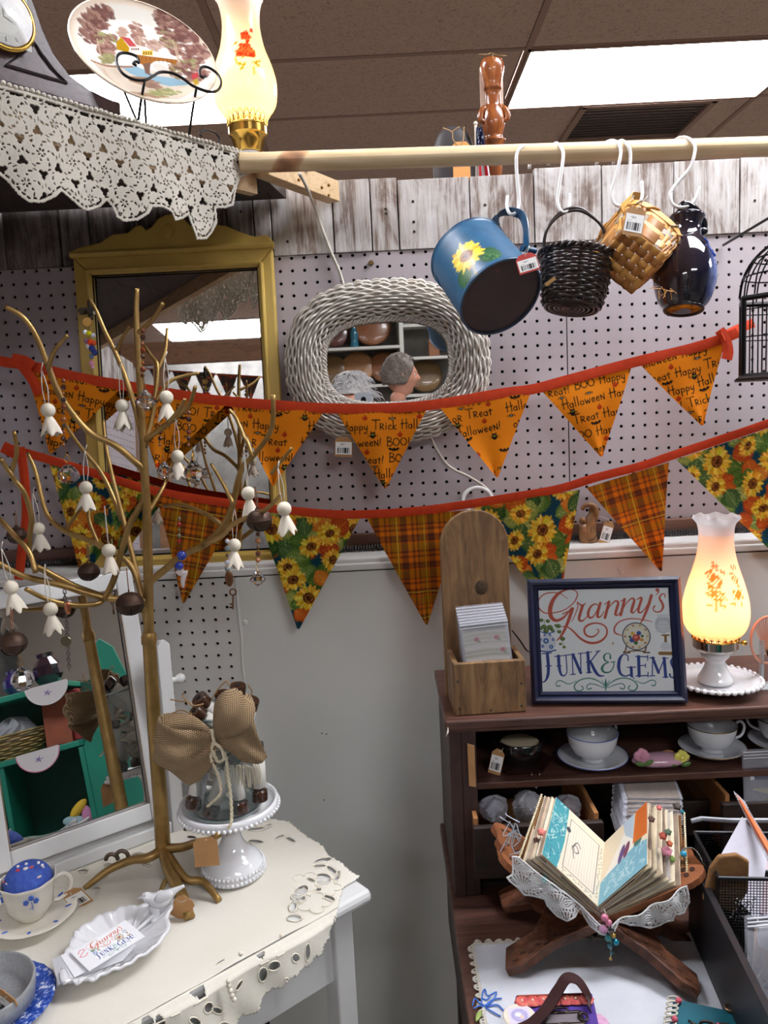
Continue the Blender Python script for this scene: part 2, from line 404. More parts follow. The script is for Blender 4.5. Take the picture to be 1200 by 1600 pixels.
exs=[at(px,330,YW).x for px in edges];exs[0]=XL
while exs[-1] < XR-.12: exs.append(exs[-1]+rnd.choice((.11,.135,.15)))
exs.append(XR)
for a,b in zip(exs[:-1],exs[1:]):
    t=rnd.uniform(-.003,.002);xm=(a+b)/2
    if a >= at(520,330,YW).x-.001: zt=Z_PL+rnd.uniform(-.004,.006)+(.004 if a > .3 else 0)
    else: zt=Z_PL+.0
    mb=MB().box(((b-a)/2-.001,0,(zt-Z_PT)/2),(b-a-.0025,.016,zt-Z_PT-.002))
    o=build('plank',mb,shaded_m if b < at(400,330,YW).x else plank_m,WB,bev=.0012);o.location=(a,YW+.004+t,Z_PT)
for i in range(14):                                            # nail heads
    x=exs[rnd.randrange(1,len(exs)-2)]+.03
    build('nail',MB().lathe([(0,.001),(.0025,.0008),(.003,0)],8,T(x,YW-.0045,rnd.uniform(Z_PT+.02,Z_PL-.02)) @ rotm(PI/2)),mat('nail_dark',(60,50,45),.5,.6),WB)
# top cap of the partition: a ledge wide enough to stand things on
build('top_cap',MB().box(((XL+XR)/2,YW+.14,Z_PL-.015),(XR-XL,.24,.02)),mat('cap_wood',(110,86,66),.7),WB)
# lower wall, proud of the pegboard, with its white moulded cap
zc=at(620,888,YL).z
build('ledge',MB().box(((XL+XR)/2,(YL+YW)/2+.005,Z_LT-.008),(XR-XL,YW-YL+.02,.016)),mat('ledge_white',(214,212,208),.35),WB,bev=.004)
build('moulding',MB().box(((XL+XR)/2,YL-.002,(Z_LT-.01+zc)/2),(XR-XL,.014,Z_LT-.012-zc)),MATS['ledge_white'],WB,bev=.003)
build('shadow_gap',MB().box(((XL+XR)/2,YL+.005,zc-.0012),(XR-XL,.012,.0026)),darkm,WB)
xj=at(376,980,YL).x
HL=at(230+47/6,880+334/6,YL)
pegpanel('lower_pegboard_panel',WB,XL,xj,.3,zc-.002,YL,HL.x,HL.z,m=peg2)
build('lower_backing',MB().box(((XL+xj)/2,YL+.05,.6),(xj-XL,.06,1.15)),darkm,WB)
build('smooth_panel',MB().box(((xj+XR)/2,YL+.012,(zc-.002)/2),(XR-xj,.03,zc-.002)),plain,WB)
build('caulk_seam',MB().tube([(xj+rnd.uniform(-.002,.002),YL-.0035,zc-.003-i*.045) for i in range(20)],[rnd.uniform(.002,.0036) for i in range(20)],6,2),mat('caulk',(206,204,200),.6),WB,smooth=True)
for px,py in ((383,973),(842+130,895),(968,888),(612,878)):
    q=at(px,py,YL-.003);build('filled_hole',MB().ball((0,0,0),.006,10,6,T(*q),(1,.25,1)),plain,WB,smooth=True)
for px,py in ((503,1146),(510,1147),(506,1250)):
    q=at(px,py,YL-.003);build('nick',MB().ball((0,0,0),.002,6,4,T(*q),(1,.2,.7)),mat('nick_grey',(80,78,72),.8),WB)
# dark wooden strip on top of the ledge behind the garlands and the ribbed cable lying on it
brown=wood('brown_strip',(70,45,36),(104,72,58),(84,56,44),(1,8,8))
build('strip',MB().box(((XL+XR)/2,YW-.012,Z_LT+.018),(XR-XL,.02,.034)),brown,WB,bev=.002)
cable=MB();x0=at(20,880,YW-.04).x;nseg=900
def rib(i): return .0062+(.0014 if i % 2 else -.0012)
cable.tube([(XL+.05+i*(XR-XL-.1)/nseg,YW-.034,Z_LT+.0075) for i in range(nseg+1)],[rib(i) for i in range(nseg+1)],8)
tag(build('ribbed_cable',cable,mat('cable_grey',(70,66,66),.35,.6)),'dark ribbed cable lying along the white ledge','cable')
# side wall in the corner
WS=ward('wall_side')
hz=HG.z
pegpanel('pegboard_panel',WS,.1,YW,Z_LT-.12,Z_PT,0,YW-.3*S_,hz,lambda u,z,d: (XL-d,u,z))
yy=.1
while yy < YW-.001:
    b=min(yy+rnd.choice((.1,.125,.14)),YW);mb=MB().box((0,(b-yy)/2,(Z_PL-Z_PT)/2),(.016,b-yy-.0025,Z_PL-Z_PT-.002))
    o=build('plank',mb,plank_m,WS,bev=.0012);o.location=(XL-.004,yy,Z_PT);yy=b
build('backing',MB().box((XL-.045,(.1+YW)/2,1.0),(.05,YW-.1+.1,1.93)),darkm,WS)
build('smooth_panel',MB().box((XL-.01,(.1+YL)/2,Z_LT/2-.06),(.014,YL-.1,Z_LT-.12)),plain,WS)
# ---------------------------------------------------------------- ceiling: lay-in tiles, troffers
CE=ward('ceiling')
tm,nt,p=_new('ceiling_tile_m')
co=coords(nt,(1,1,1),True);a=noise(nt,co,55,3,.6,1.5);b=noise(nt,co,160,2)
nt.links.new(ramp(nt,a,[(.36,(184,158,144)),(.5,(212,184,168))]),p.inputs['Base Color']);p.inputs['Roughness'].default_value=.9;bump(nt,p,a,.8,.004)
TX,TY,X0,Y0=1.22,.608,.668,3.322
tile=MB().box((TX/2,TY/2,.008),(TX-.026,TY-.026,.016));tile_me=None
lit={(0,0),(-2,0),(0,-4),(-2,-4),(0,-9),(-2,-11),(2,0),(2,-4)}
lit.discard((-2,0));LX={}
for i in range(-5,4):
    for j in range(-11,5):
        x,y=X0+i*TX,Y0+j*TY
        if x > 4.2 or x < -5.4 or (i,j) in lit or (i in (-1,-2) and j == 0): continue
        if (i,j) == (0,1): continue
        if tile_me is None: o=build('ceiling_tile',tile,tm,CE,bev=.003);tile_me=o.data
        else:
            o=bpy.data.objects.new('ceiling_tile',tile_me);COL.objects.link(o);o.parent=CE;q=o.modifiers.new('b','BEVEL');q.width=.003;q.segments=1
        o.location=(x,y,CEIL-.002)
for i in range(-5,5): build('grid_bar',MB().box((X0+i*TX,1.5,CEIL+.0),(.026,9.8,.01)),tb,CE)
for j in range(-11,6): build('grid_bar',MB().box((0,Y0+j*TY,CEIL+.001),(9,.026,.01)),tb,CE)
build('ceiling_slab',MB().box((0,1.5,CEIL+.12),(9,10,.1)),darkm,CE)
diff,nt,p=_new('troffer_diffuser')
nt.nodes.remove(p);e=N(nt,'ShaderNodeEmission');e.inputs[0].default_value=c4((244,246,252));e.inputs[1].default_value=TROFFER
nt.links.new(e.outputs[0],nt.nodes['Material Output'].inputs[0])
first=None
def troffer(x,y,lab,w=TX):
    t=thing('ceiling_light',lab,'ceiling light',(x,y,CEIL),'fluorescent ceiling lights')
    build('frame',MB().box((w/2,.006,.004),(w,.012,.03)).box((w/2,TY-.006,.004),(w,.012,.03)).box((.006,TY/2,.004),(.012,TY,.03)).box((w-.006,TY/2,.004),(.012,TY,.03)),tb,t)
    build('diffuser',MB().box((w/2,TY/2,.004),(w-.02,TY-.02,.008)),diff,t)
    build('housing',MB().box((w/2,TY/2,.045),(w,TY,.01)),tb,t)
troffer(X0,Y0,'bright fluorescent ceiling panel beyond the partition above the hanging hooks')
troffer(X0-2*TX-.04+TX*.0,Y0,'bright fluorescent ceiling panel glimpsed behind the plate and clock')
for i,j in sorted(lit):
    if (i,j) in ((0,0),): continue
    x,y=X0+i*TX,Y0+j*TY
    troffer(x,y,'fluorescent panel in the ceiling of the shop away from the partition')
# fill the bay beside the second troffer
build('ceiling_tile',MB().box((X0-1.04/2-.08,Y0+TY/2,CEIL+.006),(1.15,TY-.026,.016)),tm,CE)
v=thing('ceiling_vent','dark slatted air vent in the ceiling beyond the bright panel','air vent',(X0,Y0+TY,CEIL))
vm=mat('vent_dark',(70,58,52),.6)
build('ceiling_panel',MB().box((.19,TY/2,.006),(.38,TY,.012)),tm,v);build('ceiling_panel',MB().box((1.13,TY/2,.006),(.18,TY,.012)),tm,v)
build('frame',MB().box((.71,.02,-.004),(.66,.03,.02)).box((.71,TY-.1,-.004),(.66,.03,.02)).box((.39,TY/2-.04,-.004),(.03,TY-.1,.02)).box((1.03,TY/2-.04,-.004),(.03,TY-.1,.02)),tb,v)
for k in range(12): build('slat',MB().box((.71,.06+k*.037,0),(.62,.02,.003),None),vm,v)
build('duct',MB().box((.71,TY/2,.05),(.7,TY,.01)),darkm,v)
# ================================================================ things on the back wall
yel=mat('mustard_paint',(206,174,90),.42,col2=(188,156,76),vs=9,bmp=.15,bs=90)
mirr,nt,p=_new('mirror_glass');p.inputs['Base Color'].default_value=(.86,.86,.85,1);p.inputs['Metallic'].default_value=1;p.inputs['Roughness'].default_value=.012
kraft=mat('kraft_card',(186,140,92),.75,col2=(172,128,84),vs=40)
white=mat('white_paint',(226,226,224),.35,col2=(216,215,214),vs=5)
ceram=mat('white_ceramic',(232,232,234),.1,coat=.6)
string=mat('string_white',(215,208,196),.85)
twine=mat('jute_twine',(168,134,92),.9)
black=mat('black_metal',(24,22,22),.35,.7)
paper=painted('printed_paper',.6);glossp=painted('printed_gloss',.18,.5)
LABC=Canvas(34,30,5,(244,243,240))                       # a small price label: a bar code under two lines of tiny print
write(LABC,'$15.00',9,23,4,0,(60,60,60),.5);write(LABC,'a o e t c o e',5,18.5,2.6,0,(120,120,120),.35)
_x=4.
while _x < 29: _w=rnd.choice((.5,.8,1.3));LABC.poly([(_x,3),(_x+_w,3),(_x+_w,16),(_x,16)],(40,40,42));_x += _w+rnd.choice((.5,.8))
def flat_print(name,cv,M,sx,sy,m,parent,n=(60,50),bend=None,world=True):
    """a printed sheet sx by sy metres in the xz plane of M, facing -y"""
    nx,ny=n;u,v=np.meshgrid(np.linspace(0,1,nx+1),np.linspace(0,1,ny+1));u=u.ravel();v=v.ravel()
    L=np.stack([(u-.5)*sx,np.zeros_like(u) if bend is None else bend(u,v),(v-.5)*sy,np.ones_like(u)],1)
    V=(L @ np.array(M).T)[:,:3];C=cv.get(u*cv.w,v*cv.h)
    o=fastmesh(name,V,gridF(nx,ny),m,parent if world else None,C)
    if not world: o.parent=parent
    return o
def price_tag(M,lab,w=.026,h=.038,sticker=True,hang=None,group=None,m=None):
    """card tag in the xz plane of M (facing -y), hole at the top, with its string"""
    t=thing('price_tag',lab,'price tag',M=M,group=group)
    P=[(-w/2,-h/2),(w/2,-h/2),(w/2,h/2-.007),(w/2-.007,h/2),(-w/2+.007,h/2),(-w/2,h/2-.007)]
    build('card',MB().prism(P,-.0005,.0005,rotm(PI/2)),m or kraft,t)
    if sticker: flat_print('sticker',LABC,T(0,-.0009,-.003),w*.92,h*.62,paper,t,(40,30),world=False)
    if hang is not None:
        inv=M.inverted();q=inv @ Vector(hang)
        build('string',MB().tube([(0,0,h/2-.004),((q.x)*.4+.004,-.002,h/2+(q.z-h/2)*.5),tuple(q)],.0006,5,4),string,t)
    return t
# ---- mustard framed mirror, leaning: foot on the ledge
m0=Vector(at(290,885,1.585));mtop=Vector(at(270,390,1.632))
mz=(mtop-m0);mz.x=0;mz.normalize();mn=Vector((0,-mz.z,mz.y)).normalized()
def on_m(px,py): return onpl(px,py,m0,mn)
Mm=Matrix(((1,-0,0,m0.x),(0,mz.z*1,mz.y,m0.y),(0,-mz.y,mz.z,m0.z),(0,0,0,1)))   # local: x across, z up the frame, -y outwards
Mi=Mm.inverted()
def lm(px,py): q=Mi @ on_m(px,py);return q.x,q.z
mir=thing('framed_mirror','tall mirror in a mustard-yellow wooden frame with a scalloped crest','mirror',M=Mm)
xl,zt=lm(117,404);xr=lm(426,380)[0];zb=lm(300,893)[1];il,it=lm(146,432);ir=lm(403,416)[0];ib=lm(300,864)[1]
def rail(x0,x1,z0,z1): return MB().box(((x0+x1)/2,0,(z0+z1)/2),(x1-x0,.022,z1-z0))
def hx(a,b,y0,y1): # a,b: quads of (x,z)
    return MB().hexa([(q[0],y1,q[1]) for q in a],[(q[0],y0,q[1]) for q in b])
for a in ([(xl,zb),(il,ib),(il,it),(xl,zt)],[(ir,ib),(xr,zb),(xr,zt),(ir,it)],[(xl,zt),(il,it),(ir,it),(xr,zt)],[(xl,zb),(xr,zb),(ir,ib),(il,ib)]):
    build('frame_rail',hx(a,a,-.012,.012),yel,mir,bev=.004)
bd=MB();s=.008
for (x0,z0),(x1,z1) in (((il-s,ib-s),(ir+s,ib-s)),((ir+s,ib-s),(ir+s,it+s)),((ir+s,it+s),(il-s,it+s)),((il-s,it+s),(il-s,ib-s))): bd.tube([(x0,-.012,z0),(x1,-.012,z1)],.005,8)
build('inner_bead',bd,yel,mir,smooth=True,kind='stuff')
gap=MB()
for (x0,z0),(x1,z1) in (((il,ib),(ir,ib)),((ir,ib),(ir,it)),((ir,it),(il,it)),((il,it),(il,ib))): gap.tube([(x0,-.006,z0),(x1,-.006,z1)],.0022,4)
build('rebate',gap,darkm,mir)
crest=[(114,402),(115,396),(127,390),(161,382),(172,374),(180,369),(203,367),(216,356),(224,355),(232,363),(240,358),(250,345),(262,339),(274,337),(286,340),(296,352),(304,357),(315,356),(337,354),(356,356),(375,365),(392,371),(401,373),(416,370),(423,374),(428,382),(427,390),(300,396),(116,406)]
build('crest',MB().prism([lm(*q) for q in crest][::-1],-.006,.016,rotm(PI/2)),yel,mir,bev=.003)
build('crest_moulding',MB().tube([(xl-.004,-.013,zt+.004),(xr+.004,-.013,zt+.004)],.007,8),yel,mir,smooth=True)
ox,oz=lm(266,365);build('medallion',MB().ball((0,0,0),1,16,10,T(ox,-.016,oz) @ Matrix.Diagonal((.009,.004,.016,1))),yel,mir,smooth=True)
build('mirror_glass',MB().box(((il+ir)/2,.003,(ib+it)/2),(ir-il,.003,it-ib)),mirr,mir)
build('back_board',MB().box(((xl+xr)/2,.014,(zb+zt)/2),(xr-xl-.02,.004,zt-zb-.02)),kraft,mir)
# ---- woven surfaces
def weave(surf,rings,stakes,amp,r,flat=1.,closed=True,u0=0.,u1=1.,per=4):
    out=[]
    for i,t in enumerate(rings):
        pts=[];n=stakes*per//2*2
        for j in range(n if closed else n+1):
            u=u0+(u1-u0)*j/n;P,Nn=surf(u,t);a=amp*math.sin(PI*stakes*(j/n)+PI*i);pts.append(P+Nn*a)
        out.append(MB().tube(pts,r,6,1,closed=closed,flat=flat))
    return out
def merged(L):
    m=MB()
    for q in L: m.add(q.V,q.F)
    return m
wick=mat('white_wicker',(226,220,212),.5,col2=(205,196,184),vs=25)
wc=Vector(at(606,566,1.612));wn=-(ray(568,624)).normalized()
wx=Vector((0,0,1)).cross(wn)*-1;wx=Vector((1,0,0));wzv=wn.cross(wx)*-1;wzv=(Vector((0,0,1))-wn*wn.z).normalized();wx=wzv.cross(wn)*-1
wx=(-(wzv.cross(wn))).normalized() if wx.x < 0 else wx
Mw=Matrix(((wx.x,-wn.x,wzv.x,wc.x),(wx.y,-wn.y,wzv.y,wc.y),(wx.z,-wn.z,wzv.z,wc.z),(0,0,0,1)))
wm=thing('wicker_mirror','oval mirror in a thick white woven wicker surround','mirror',M=Mw)
def sup(u,a,b,n=2.5):
    q=2*PI*u;c,s=math.cos(q),math.sin(q);return Vector((a*math.copysign(abs(c)**(2/n),c),0,b*math.copysign(abs(s)**(2/n),s)))
# even arc-length stations on the centre line
st=[sup(i/2000,.172,.127) for i in range(2001)];L=[0]
for a,b in zip(st[:-1],st[1:]): L.append(L[-1]+(b-a).length)
def mid(u):
    q=(u % 1)*L[-1];lo=int(np.searchsorted(L,q));lo=min(max(lo,1),2000);P=st[lo];d=(st[min(lo+3,2000)]-st[max(lo-4,0)]).normalized();return P,Vector((d.z,0,-d.x))
def ringsurf(u,t):
    P,o=mid(u);a=PI*t;rw,rh=.037,.034       # t 0 outer rim .. 1 inner rim
    lob=1+.035*math.sin(2*PI*u*26)
    return P+o*(rw*math.cos(a)*lob)+Vector((0,-1,0))*(rh*math.sin(a)*lob-.004),(o*math.cos(a)+Vector((0,-1,0))*math.sin(a)).normalized()
ts=[(i-.5)/18 for i in range(1,19)]
for q in weave(ringsurf,ts,58,.0030,.0025,per=6): build('strand',q,wick,wm,smooth=2)
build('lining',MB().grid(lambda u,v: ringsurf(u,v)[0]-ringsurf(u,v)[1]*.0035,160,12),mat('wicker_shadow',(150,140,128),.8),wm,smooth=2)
for k in range(3):                                              # plaited inner edge
    pts=[]
    for j in range(480):
        u=j/480;P,o=mid(u);a=2*PI*(u*34+k/3);pts.append(P-o*(.040+.0042*math.cos(a))+Vector((0,-.006-.004*math.sin(a),0)))
    build('plait',MB().tube(pts,.0028,6,closed=True),wick,wm,smooth=2)
build('mirror_glass',MB().lathe([(0.0001,0),(1,0)],64,T(0,.004,0) @ Matrix.Diagonal((.148,1,.102,1)) @ rotm(PI/2)),mirr,wm)
build('back_board',MB().lathe([(0.0001,0),(1,0),(1,.2),(.0001,.2)],64,T(0,.012,0) @ Matrix.Diagonal((.16,.02,.115,1)) @ rotm(PI/2)),darkm,wm)
price_tag(T(*at(537,698,1.575)) @ rotm(0,.07,0),'price tag with a bar code hanging below the wicker mirror',.036,.041,hang=at(535,672,1.58))
price_tag_group=None
# ---- white electric cords
cordm=mat('cord_white',(206,200,186),.5)
tag(build('cord',MB().tube([at(468,272,1.40),at(478,290,1.5),at(492,325,1.63),at(505,362,1.645),at(520,400,1.645),at(532,428,1.645),at(539,460,1.64),at(540,500,1.645)],.0032,8,6),cordm,smooth=2),'off-white cord hanging from the wooden bracket behind the wicker mirror','cord')
tag(build('cord',MB().tube([at(665,660,1.645),at(676,690,1.645),at(700,727,1.645),at(735,746,1.645),at(762,765,1.64),at(770,785,1.63),at(768,815,1.62)],.0027,8,6),cordm,smooth=2),'off-white cord running down from under the wicker mirror','cord')
tag(build('hanging_ring',MB().tube([at(746+23*math.cos(a),782-20*math.sin(a),1.60+.01*math.sin(a)) for a in [2*PI*i/20 for i in range(20)]],.0045,8,closed=True),white,smooth=2),'white plastic ring against the pegboard just above the plaid pennants','ring')
tag(build('wall_hook',MB().lathe([(.0001,.006),(.004,.006),(.0055,.003),(.0055,0)],16,T(*at(580,411,YW-.001)) @ rotm(PI/2)),mat('brass_dark',(120,96,56),.4,.9),smooth=True),'small brass screw in the pegboard above the wicker mirror','screw')

# ================================================================ garlands
RS=random.Random(3)
hall=Canvas(330,262,2.0,(240,141,22),True)
for k in range(90): hall.ell(RS.uniform(0,330),RS.uniform(0,262),RS.uniform(20,50),RS.uniform(10,30),(236,134,18),RS.uniform(0,3),.25)
ink=(28,20,14)
def bat(cv,x,y,s,a=0):
    P=[(-1,.15),(-.62,.42),(-.3,.18),(-.14,.22),(-.1,.42),(0,.3),(.1,.42),(.14,.22),(.3,.18),(.62,.42),(1,.15),(.75,.1),(.62,-.2),(.45,0),(.28,-.3),(.12,-.05),(0,-.38),(-.12,-.05),(-.28,-.3),(-.45,0),(-.62,-.2),(-.75,.1)]
    c,q=math.cos(a),math.sin(a);cv.poly([(x+(u*c-v*q)*s,y+(u*q+v*c)*s) for u,v in P],ink)
def pumpkin(cv,x,y,s):
    cv.ell(x,y,s,s*.85,(196,48,14));cv.ell(x-s*.35,y,s*.35,s*.7,(224,78,24));cv.ell(x+s*.35,y,s*.3,s*.65,(222,74,22))
    cv.line([(x,y+s*.8),(x+s*.2,y+s*1.3)],s*.25,ink,1)
    for d in (-.35,.35): cv.ell(x+d*s,y+.15*s,s*.16,s*.16,ink)
    cv.line([(x-.4*s,y-.3*s),(x,y-.5*s),(x+.4*s,y-.3*s)],s*.2,ink)
def spider(cv,x,y,s):
    for d in (-1,1):
        for k in range(3): cv.line([(x+d*s*.6,y+s*(.3-.25*k)),(x+d*s*1.5,y+s*(.75-.4*k)),(x+d*s*1.9,y+s*(.1-.4*k))],.5,ink,4)
    cv.ell(x,y,s,s*.72,ink);cv.ell(x,y-.05*s,s*.6,s*.22,(190,196,196));cv.line([(x,y+s*.7),(x,y+s*3)],.4,ink,1)
def cat(cv,x,y,s):
    cv.ell(x,y,s,s*1.05,ink);cv.poly([(x-s*.9,y+s*.4),(x-s*.7,y+s*1.6),(x-s*.1,y+s*.9)],ink);cv.poly([(x+s*.9,y+s*.4),(x+s*.8,y+s*1.6),(x+s*.1,y+s*.9)],ink)
    for d in (-1,1):
        cv.line([(x+d*s*.15,y+.25*s),(x+d*s*.55,y+.4*s)],s*.24,(190,196,60),1)
        for k in (-1,0,1): cv.line([(x+d*s*.6,y-.1*s),(x+d*s*1.9,y+(k*.45-.1)*s)],.45,ink,1)
    cv.line([(x,y),(x,y-.2*s)],.6,(200,190,60),1)
ROWH=33.
hall=Canvas(330,264,2.0,(240,141,22),True)
for k in range(90): hall.ell(RS.uniform(0,330),RS.uniform(0,264),RS.uniform(20,50),RS.uniform(10,30),(236,134,18),RS.uniform(0,3),.25)
WORDS=['Happy','HalloweeN!','TRick','oR','TReat!','BOO','Happy','HalloweeN!','BOO!','TRick','oR','TReat','Happy','TRick','HalloweeN']
wi=0
for r in range(8):
    x=(r*37) % 23;wi=(r*4+(r//2)) % 15
    while True:
        wl=sum(GL[c][0]+.08 for c in WORDS[wi % 15])*19
        if x+wl > 326: break
        write(hall,WORDS[wi % 15],x,9+r*ROWH+RS.uniform(-1,2),19,RS.uniform(-.03,.03),ink,1.9);x += wl+9;wi += 1
for r in range(8):
    for k in range(6):
        x=(k*55+r*31+(r % 3)*9) % 330;y=r*ROWH-1+RS.uniform(-2,2);q=(k+r*2) % 5
        if q == 0: bat(hall,x,y+2,12.5,RS.uniform(-.15,.15))
        elif q == 1: cat(hall,x,y,5.6)
        elif q in (2,4): pumpkin(hall,x,y,5.2)
        else: spider(hall,x,y,4)
# sunflower print
sun=Canvas(300,300,1.5,(14,58,74),True)
def leaf(cv,x,y,s,a,c1,c2,jag=True):
    P=[]
    for i in range(25):
        t=i/24*2*PI;r=s*(.62+.38*math.cos(t))*(1+(.16 if i % 2 else -.06)*jag);P.append((x+math.cos(a+t*.5-PI/2*0)*0+s*.5*math.cos(a)*0+r*math.cos(a+math.sin(t)*.9),y+r*math.sin(a+math.sin(t)*.9)))
    P=[]
    for i in range(26):
        t=i/25;wd=math.sin(PI*min(1,t*1.02))**.7*s*.42*(1+(.22 if i % 2 else -.1)*jag);P.append((t*s,wd))
    P=P+[(u,-v) for u,v in reversed(P)]
    c,q=math.cos(a),math.sin(a);R=lambda u,v: (x+u*c-v*q,y+u*q+v*c)
    cv.poly([R(*p_) for p_ in P],c1)
    cv.line([R(0,0),R(s*.95,0)],1.1,c2,1)
    for k in range(1,7):
        for d in (-1,1): cv.line([R(s*k/8,0),R(s*(k/8+.16),d*s*.3*math.sin(PI*k/8+.2))],.9,c2,1)
greens=[((66,98,34),(120,146,64)),((96,124,52),(170,182,112)),((40,70,30),(92,122,50)),((132,142,62),(196,196,130)),((54,88,44),(140,156,90))]
orang=[((186,82,22),(214,134,48)),((168,62,18),(220,120,40)),((200,110,30),(232,168,70))]
for k in range(150):
    g=orang[(k//4) % 3] if k % 4 == 1 else greens[(k*3) % 5]
    leaf(sun,RS.uniform(0,300),RS.uniform(0,300),RS.uniform(30,48),RS.uniform(0,6.28),*g)
def sunflower(cv,x,y,r,sq=1.,rot=0.,pal=((214,150,24),(244,202,60),(252,226,120),(92,46,18)),rs=RS):
    c,q=math.cos(rot),math.sin(rot)
    def R(u,v): u,v=u,v*sq;return (x+u*c-v*q,y+u*q+v*c)
    for ring,(n,ro) in enumerate(((17,1.),(15,.88))):
        for i in range(n):
            a=2*PI*(i+ring*.5)/n+rs.uniform(-.08,.08);L_=r*ro*rs.uniform(.88,1.08);wd=r*.17
            P=[(r*.3,-wd*.6),(r*.6,-wd),(L_*.86,-wd*.5),(L_,0),(L_*.86,wd*.5),(r*.6,wd),(r*.3,wd*.6)]
            Q=[R(u*math.cos(a)-v*math.sin(a),u*math.sin(a)+v*math.cos(a)) for u,v in P]
            cv.poly(Q,[min(255,v*rs.uniform(.85,1.05)) for v in (pal[0] if i % 3 == 0 else pal[1])])
            cv.line([R(r*.35*math.cos(a),r*.35*math.sin(a)),R(L_*.9*math.cos(a),L_*.9*math.sin(a))],r*.05,pal[2] if i % 2 else pal[0],1)
    for rr,col in ((.38,pal[3]),(.27,(130,74,22)),(.17,(70,34,14))):
        cv.ell(x,y,r*rr,r*rr*sq,col,rot)
    for i in range(int(40)):
        a=rs.uniform(0,6.28);d=rs.uniform(.1,.36)*r;X,Y=R(d*math.cos(a),d*math.sin(a));cv.ell(X,Y,.9,.9,(188,120,36) if i % 2 else (54,26,12))
for x,y,r,sq,ro in ((40,60,32,.95,0),(120,30,28,.8,.5),(205,70,33,.9,.3),(280,130,30,.75,1.1),(70,150,31,.85,2),(155,130,27,.95,.2),(225,195,33,.9,1.2),(30,240,30,.8,.7),(120,225,32,.92,.1),(190,275,28,.75,.4),(275,270,27,.95,0),(85,100,24,.85,.4),(168,182,24,.8,.9),(245,20,25,.9,.2),(290,205,24,.7,.8),(75,285,25,.9,.3)):
    sunflower(sun,x,y,r,sq,ro)
FL=[(40,60),(120,30),(205,70),(280,130),(70,150),(155,130),(225,195),(30,240),(120,225),(190,275),(275,270)]
for k in range(400):
    x,y=RS.uniform(0,300),RS.uniform(0,300);dm=min(math.hypot(min(abs(x-a),300-abs(x-a)),min(abs(y-b),300-abs(y-b))) for a,b in FL)
    if dm > 40 and len(FL) < 21:
        FL.append((x,y));sunflower(sun,x,y,RS.uniform(24,30),RS.uniform(.7,.95),RS.uniform(0,3))
        if len(FL) % 2: leaf(sun,x,y,46,RS.uniform(0,6.28),*orang[len(FL) % 3]);sunflower(sun,x,y,25,.8,RS.uniform(0,3))
# woven plaid
pl=Canvas(108,108,1.6,(150,84,20),True)
yy_,xx_=np.mgrid[0:pl.ny,0:pl.nx]/1.6
def bandf(v,ph=0):
    v=np.mod(v+ph,54);o=np.zeros(v.shape+(3,));o[:]=(176,96,16)
    for a,b,c in ((0,7,(158,112,14)),(7,11,(196,98,10)),(11,24,(92,46,30)),(24,33,(222,116,10)),(33,37,(110,52,26)),(37,43,(206,104,12)),(43,46,(100,48,28)),(46,54,(160,104,16))): o[(v >= a) & (v < b)]=c
    return o
tw=((xx_+yy_) % 1.6 < .8)[...,None]
pl.a=np.where(tw,bandf(xx_)*.62+bandf(yy_,9)*.38,bandf(xx_)*.38+bandf(yy_,9)*.62)
for v in (3.5,57.5): pl.a[:,int(v*1.6):int((v+1.6)*1.6)]=(216,176,50);pl.a[int((v+4)*1.6):int((v+5.6)*1.6),:]=(208,168,46)
fabric=painted('cotton_print',.85,bmp=.2,bs=1400,spec=.2,mixtrans=.22)
tape_m=mat('orange_tape',(214,66,16),.75,col2=(200,56,14),vs=60,bmp=.2,bs=900);cloth_light(tape_m,.2)
def ribbon(mb,top,wpx,ys,k=8,back=.0012):
    """band whose upper edge passes through the pixel points TOP, WPX tall, at depths YS"""
    P=crom([(a,b,y) for (a,b),y in zip(top,ys)],k);V=[];n=len(P)
    for i,(a,b,y) in enumerate(P):
        q=P[min(i+1,n-1)]-P[max(i-1,0)];l=math.hypot(q[0],q[1])+1e-9;nx_,ny_=-q[1]/l,q[0]/l
        A_=at(a,b,y);B_=at(a+nx_*wpx,b+ny_*wpx,y)
        V += [A_,B_,B_+Vector((0,back*2,0)),A_+Vector((0,back*2,0)),(A_+B_)/2+Vector((0,-back,0))]
    F=[]
    for i in range(n-1):
        a,b=i*5,i*5+5
        F += [(a,a+4,b+4,b),(a+4,a+1,b+1,b+4),(a+1,a+2,b+2,b+1),(a+2,a+3,b+3,b+2),(a+3,a,b,b+3)]
    return mb.add(V,F)
def pennant(parent,TL,TR,AP,y,cv,off,sc=1000.,lean=0.,label=None,y2=None):
    """cloth triangle between three pixel corners; print taken from CV in millimetres"""
    nx,ny=130,116
    t,s_=np.meshgrid(np.linspace(0,1,ny+1),np.linspace(0,1,nx+1),indexing='ij');t=t.ravel();s_=s_.ravel()
    A_,B_,C_=[np.array(at(*q,yy)) for q,yy in ((TL,y),(TR,y2 or y),(AP,(y+(y2 or y))/2-lean))]
    tt=np.minimum(t,.985)
    Lf=A_+(C_-A_)*tt[:,None];Rt=B_+(C_-B_)*tt[:,None];V=Lf+(Rt-Lf)*s_[:,None]
    V[:,1] += .003*np.sin(s_*7+off[0])*(.3+tt)+.002*np.sin(tt*6+off[1])
    V[:,2] += np.where(t > .97,(t-.97)*.06,0)
    ex=(B_-A_);ex[1]=0;ex /= np.linalg.norm(ex);ez=np.array([-ex[2],0,ex[0]])
    d=(V-A_)*sc;C=cv.get(off[0]+d @ ex,off[1]+d @ ez)
    edge=np.minimum(s_,1-s_)*(1-tt)*np.linalg.norm(B_-A_)*1000
    return fastmesh('pennant',V,gridF(nx,ny),fabric,parent,C)
def pennant_back(parent): pass
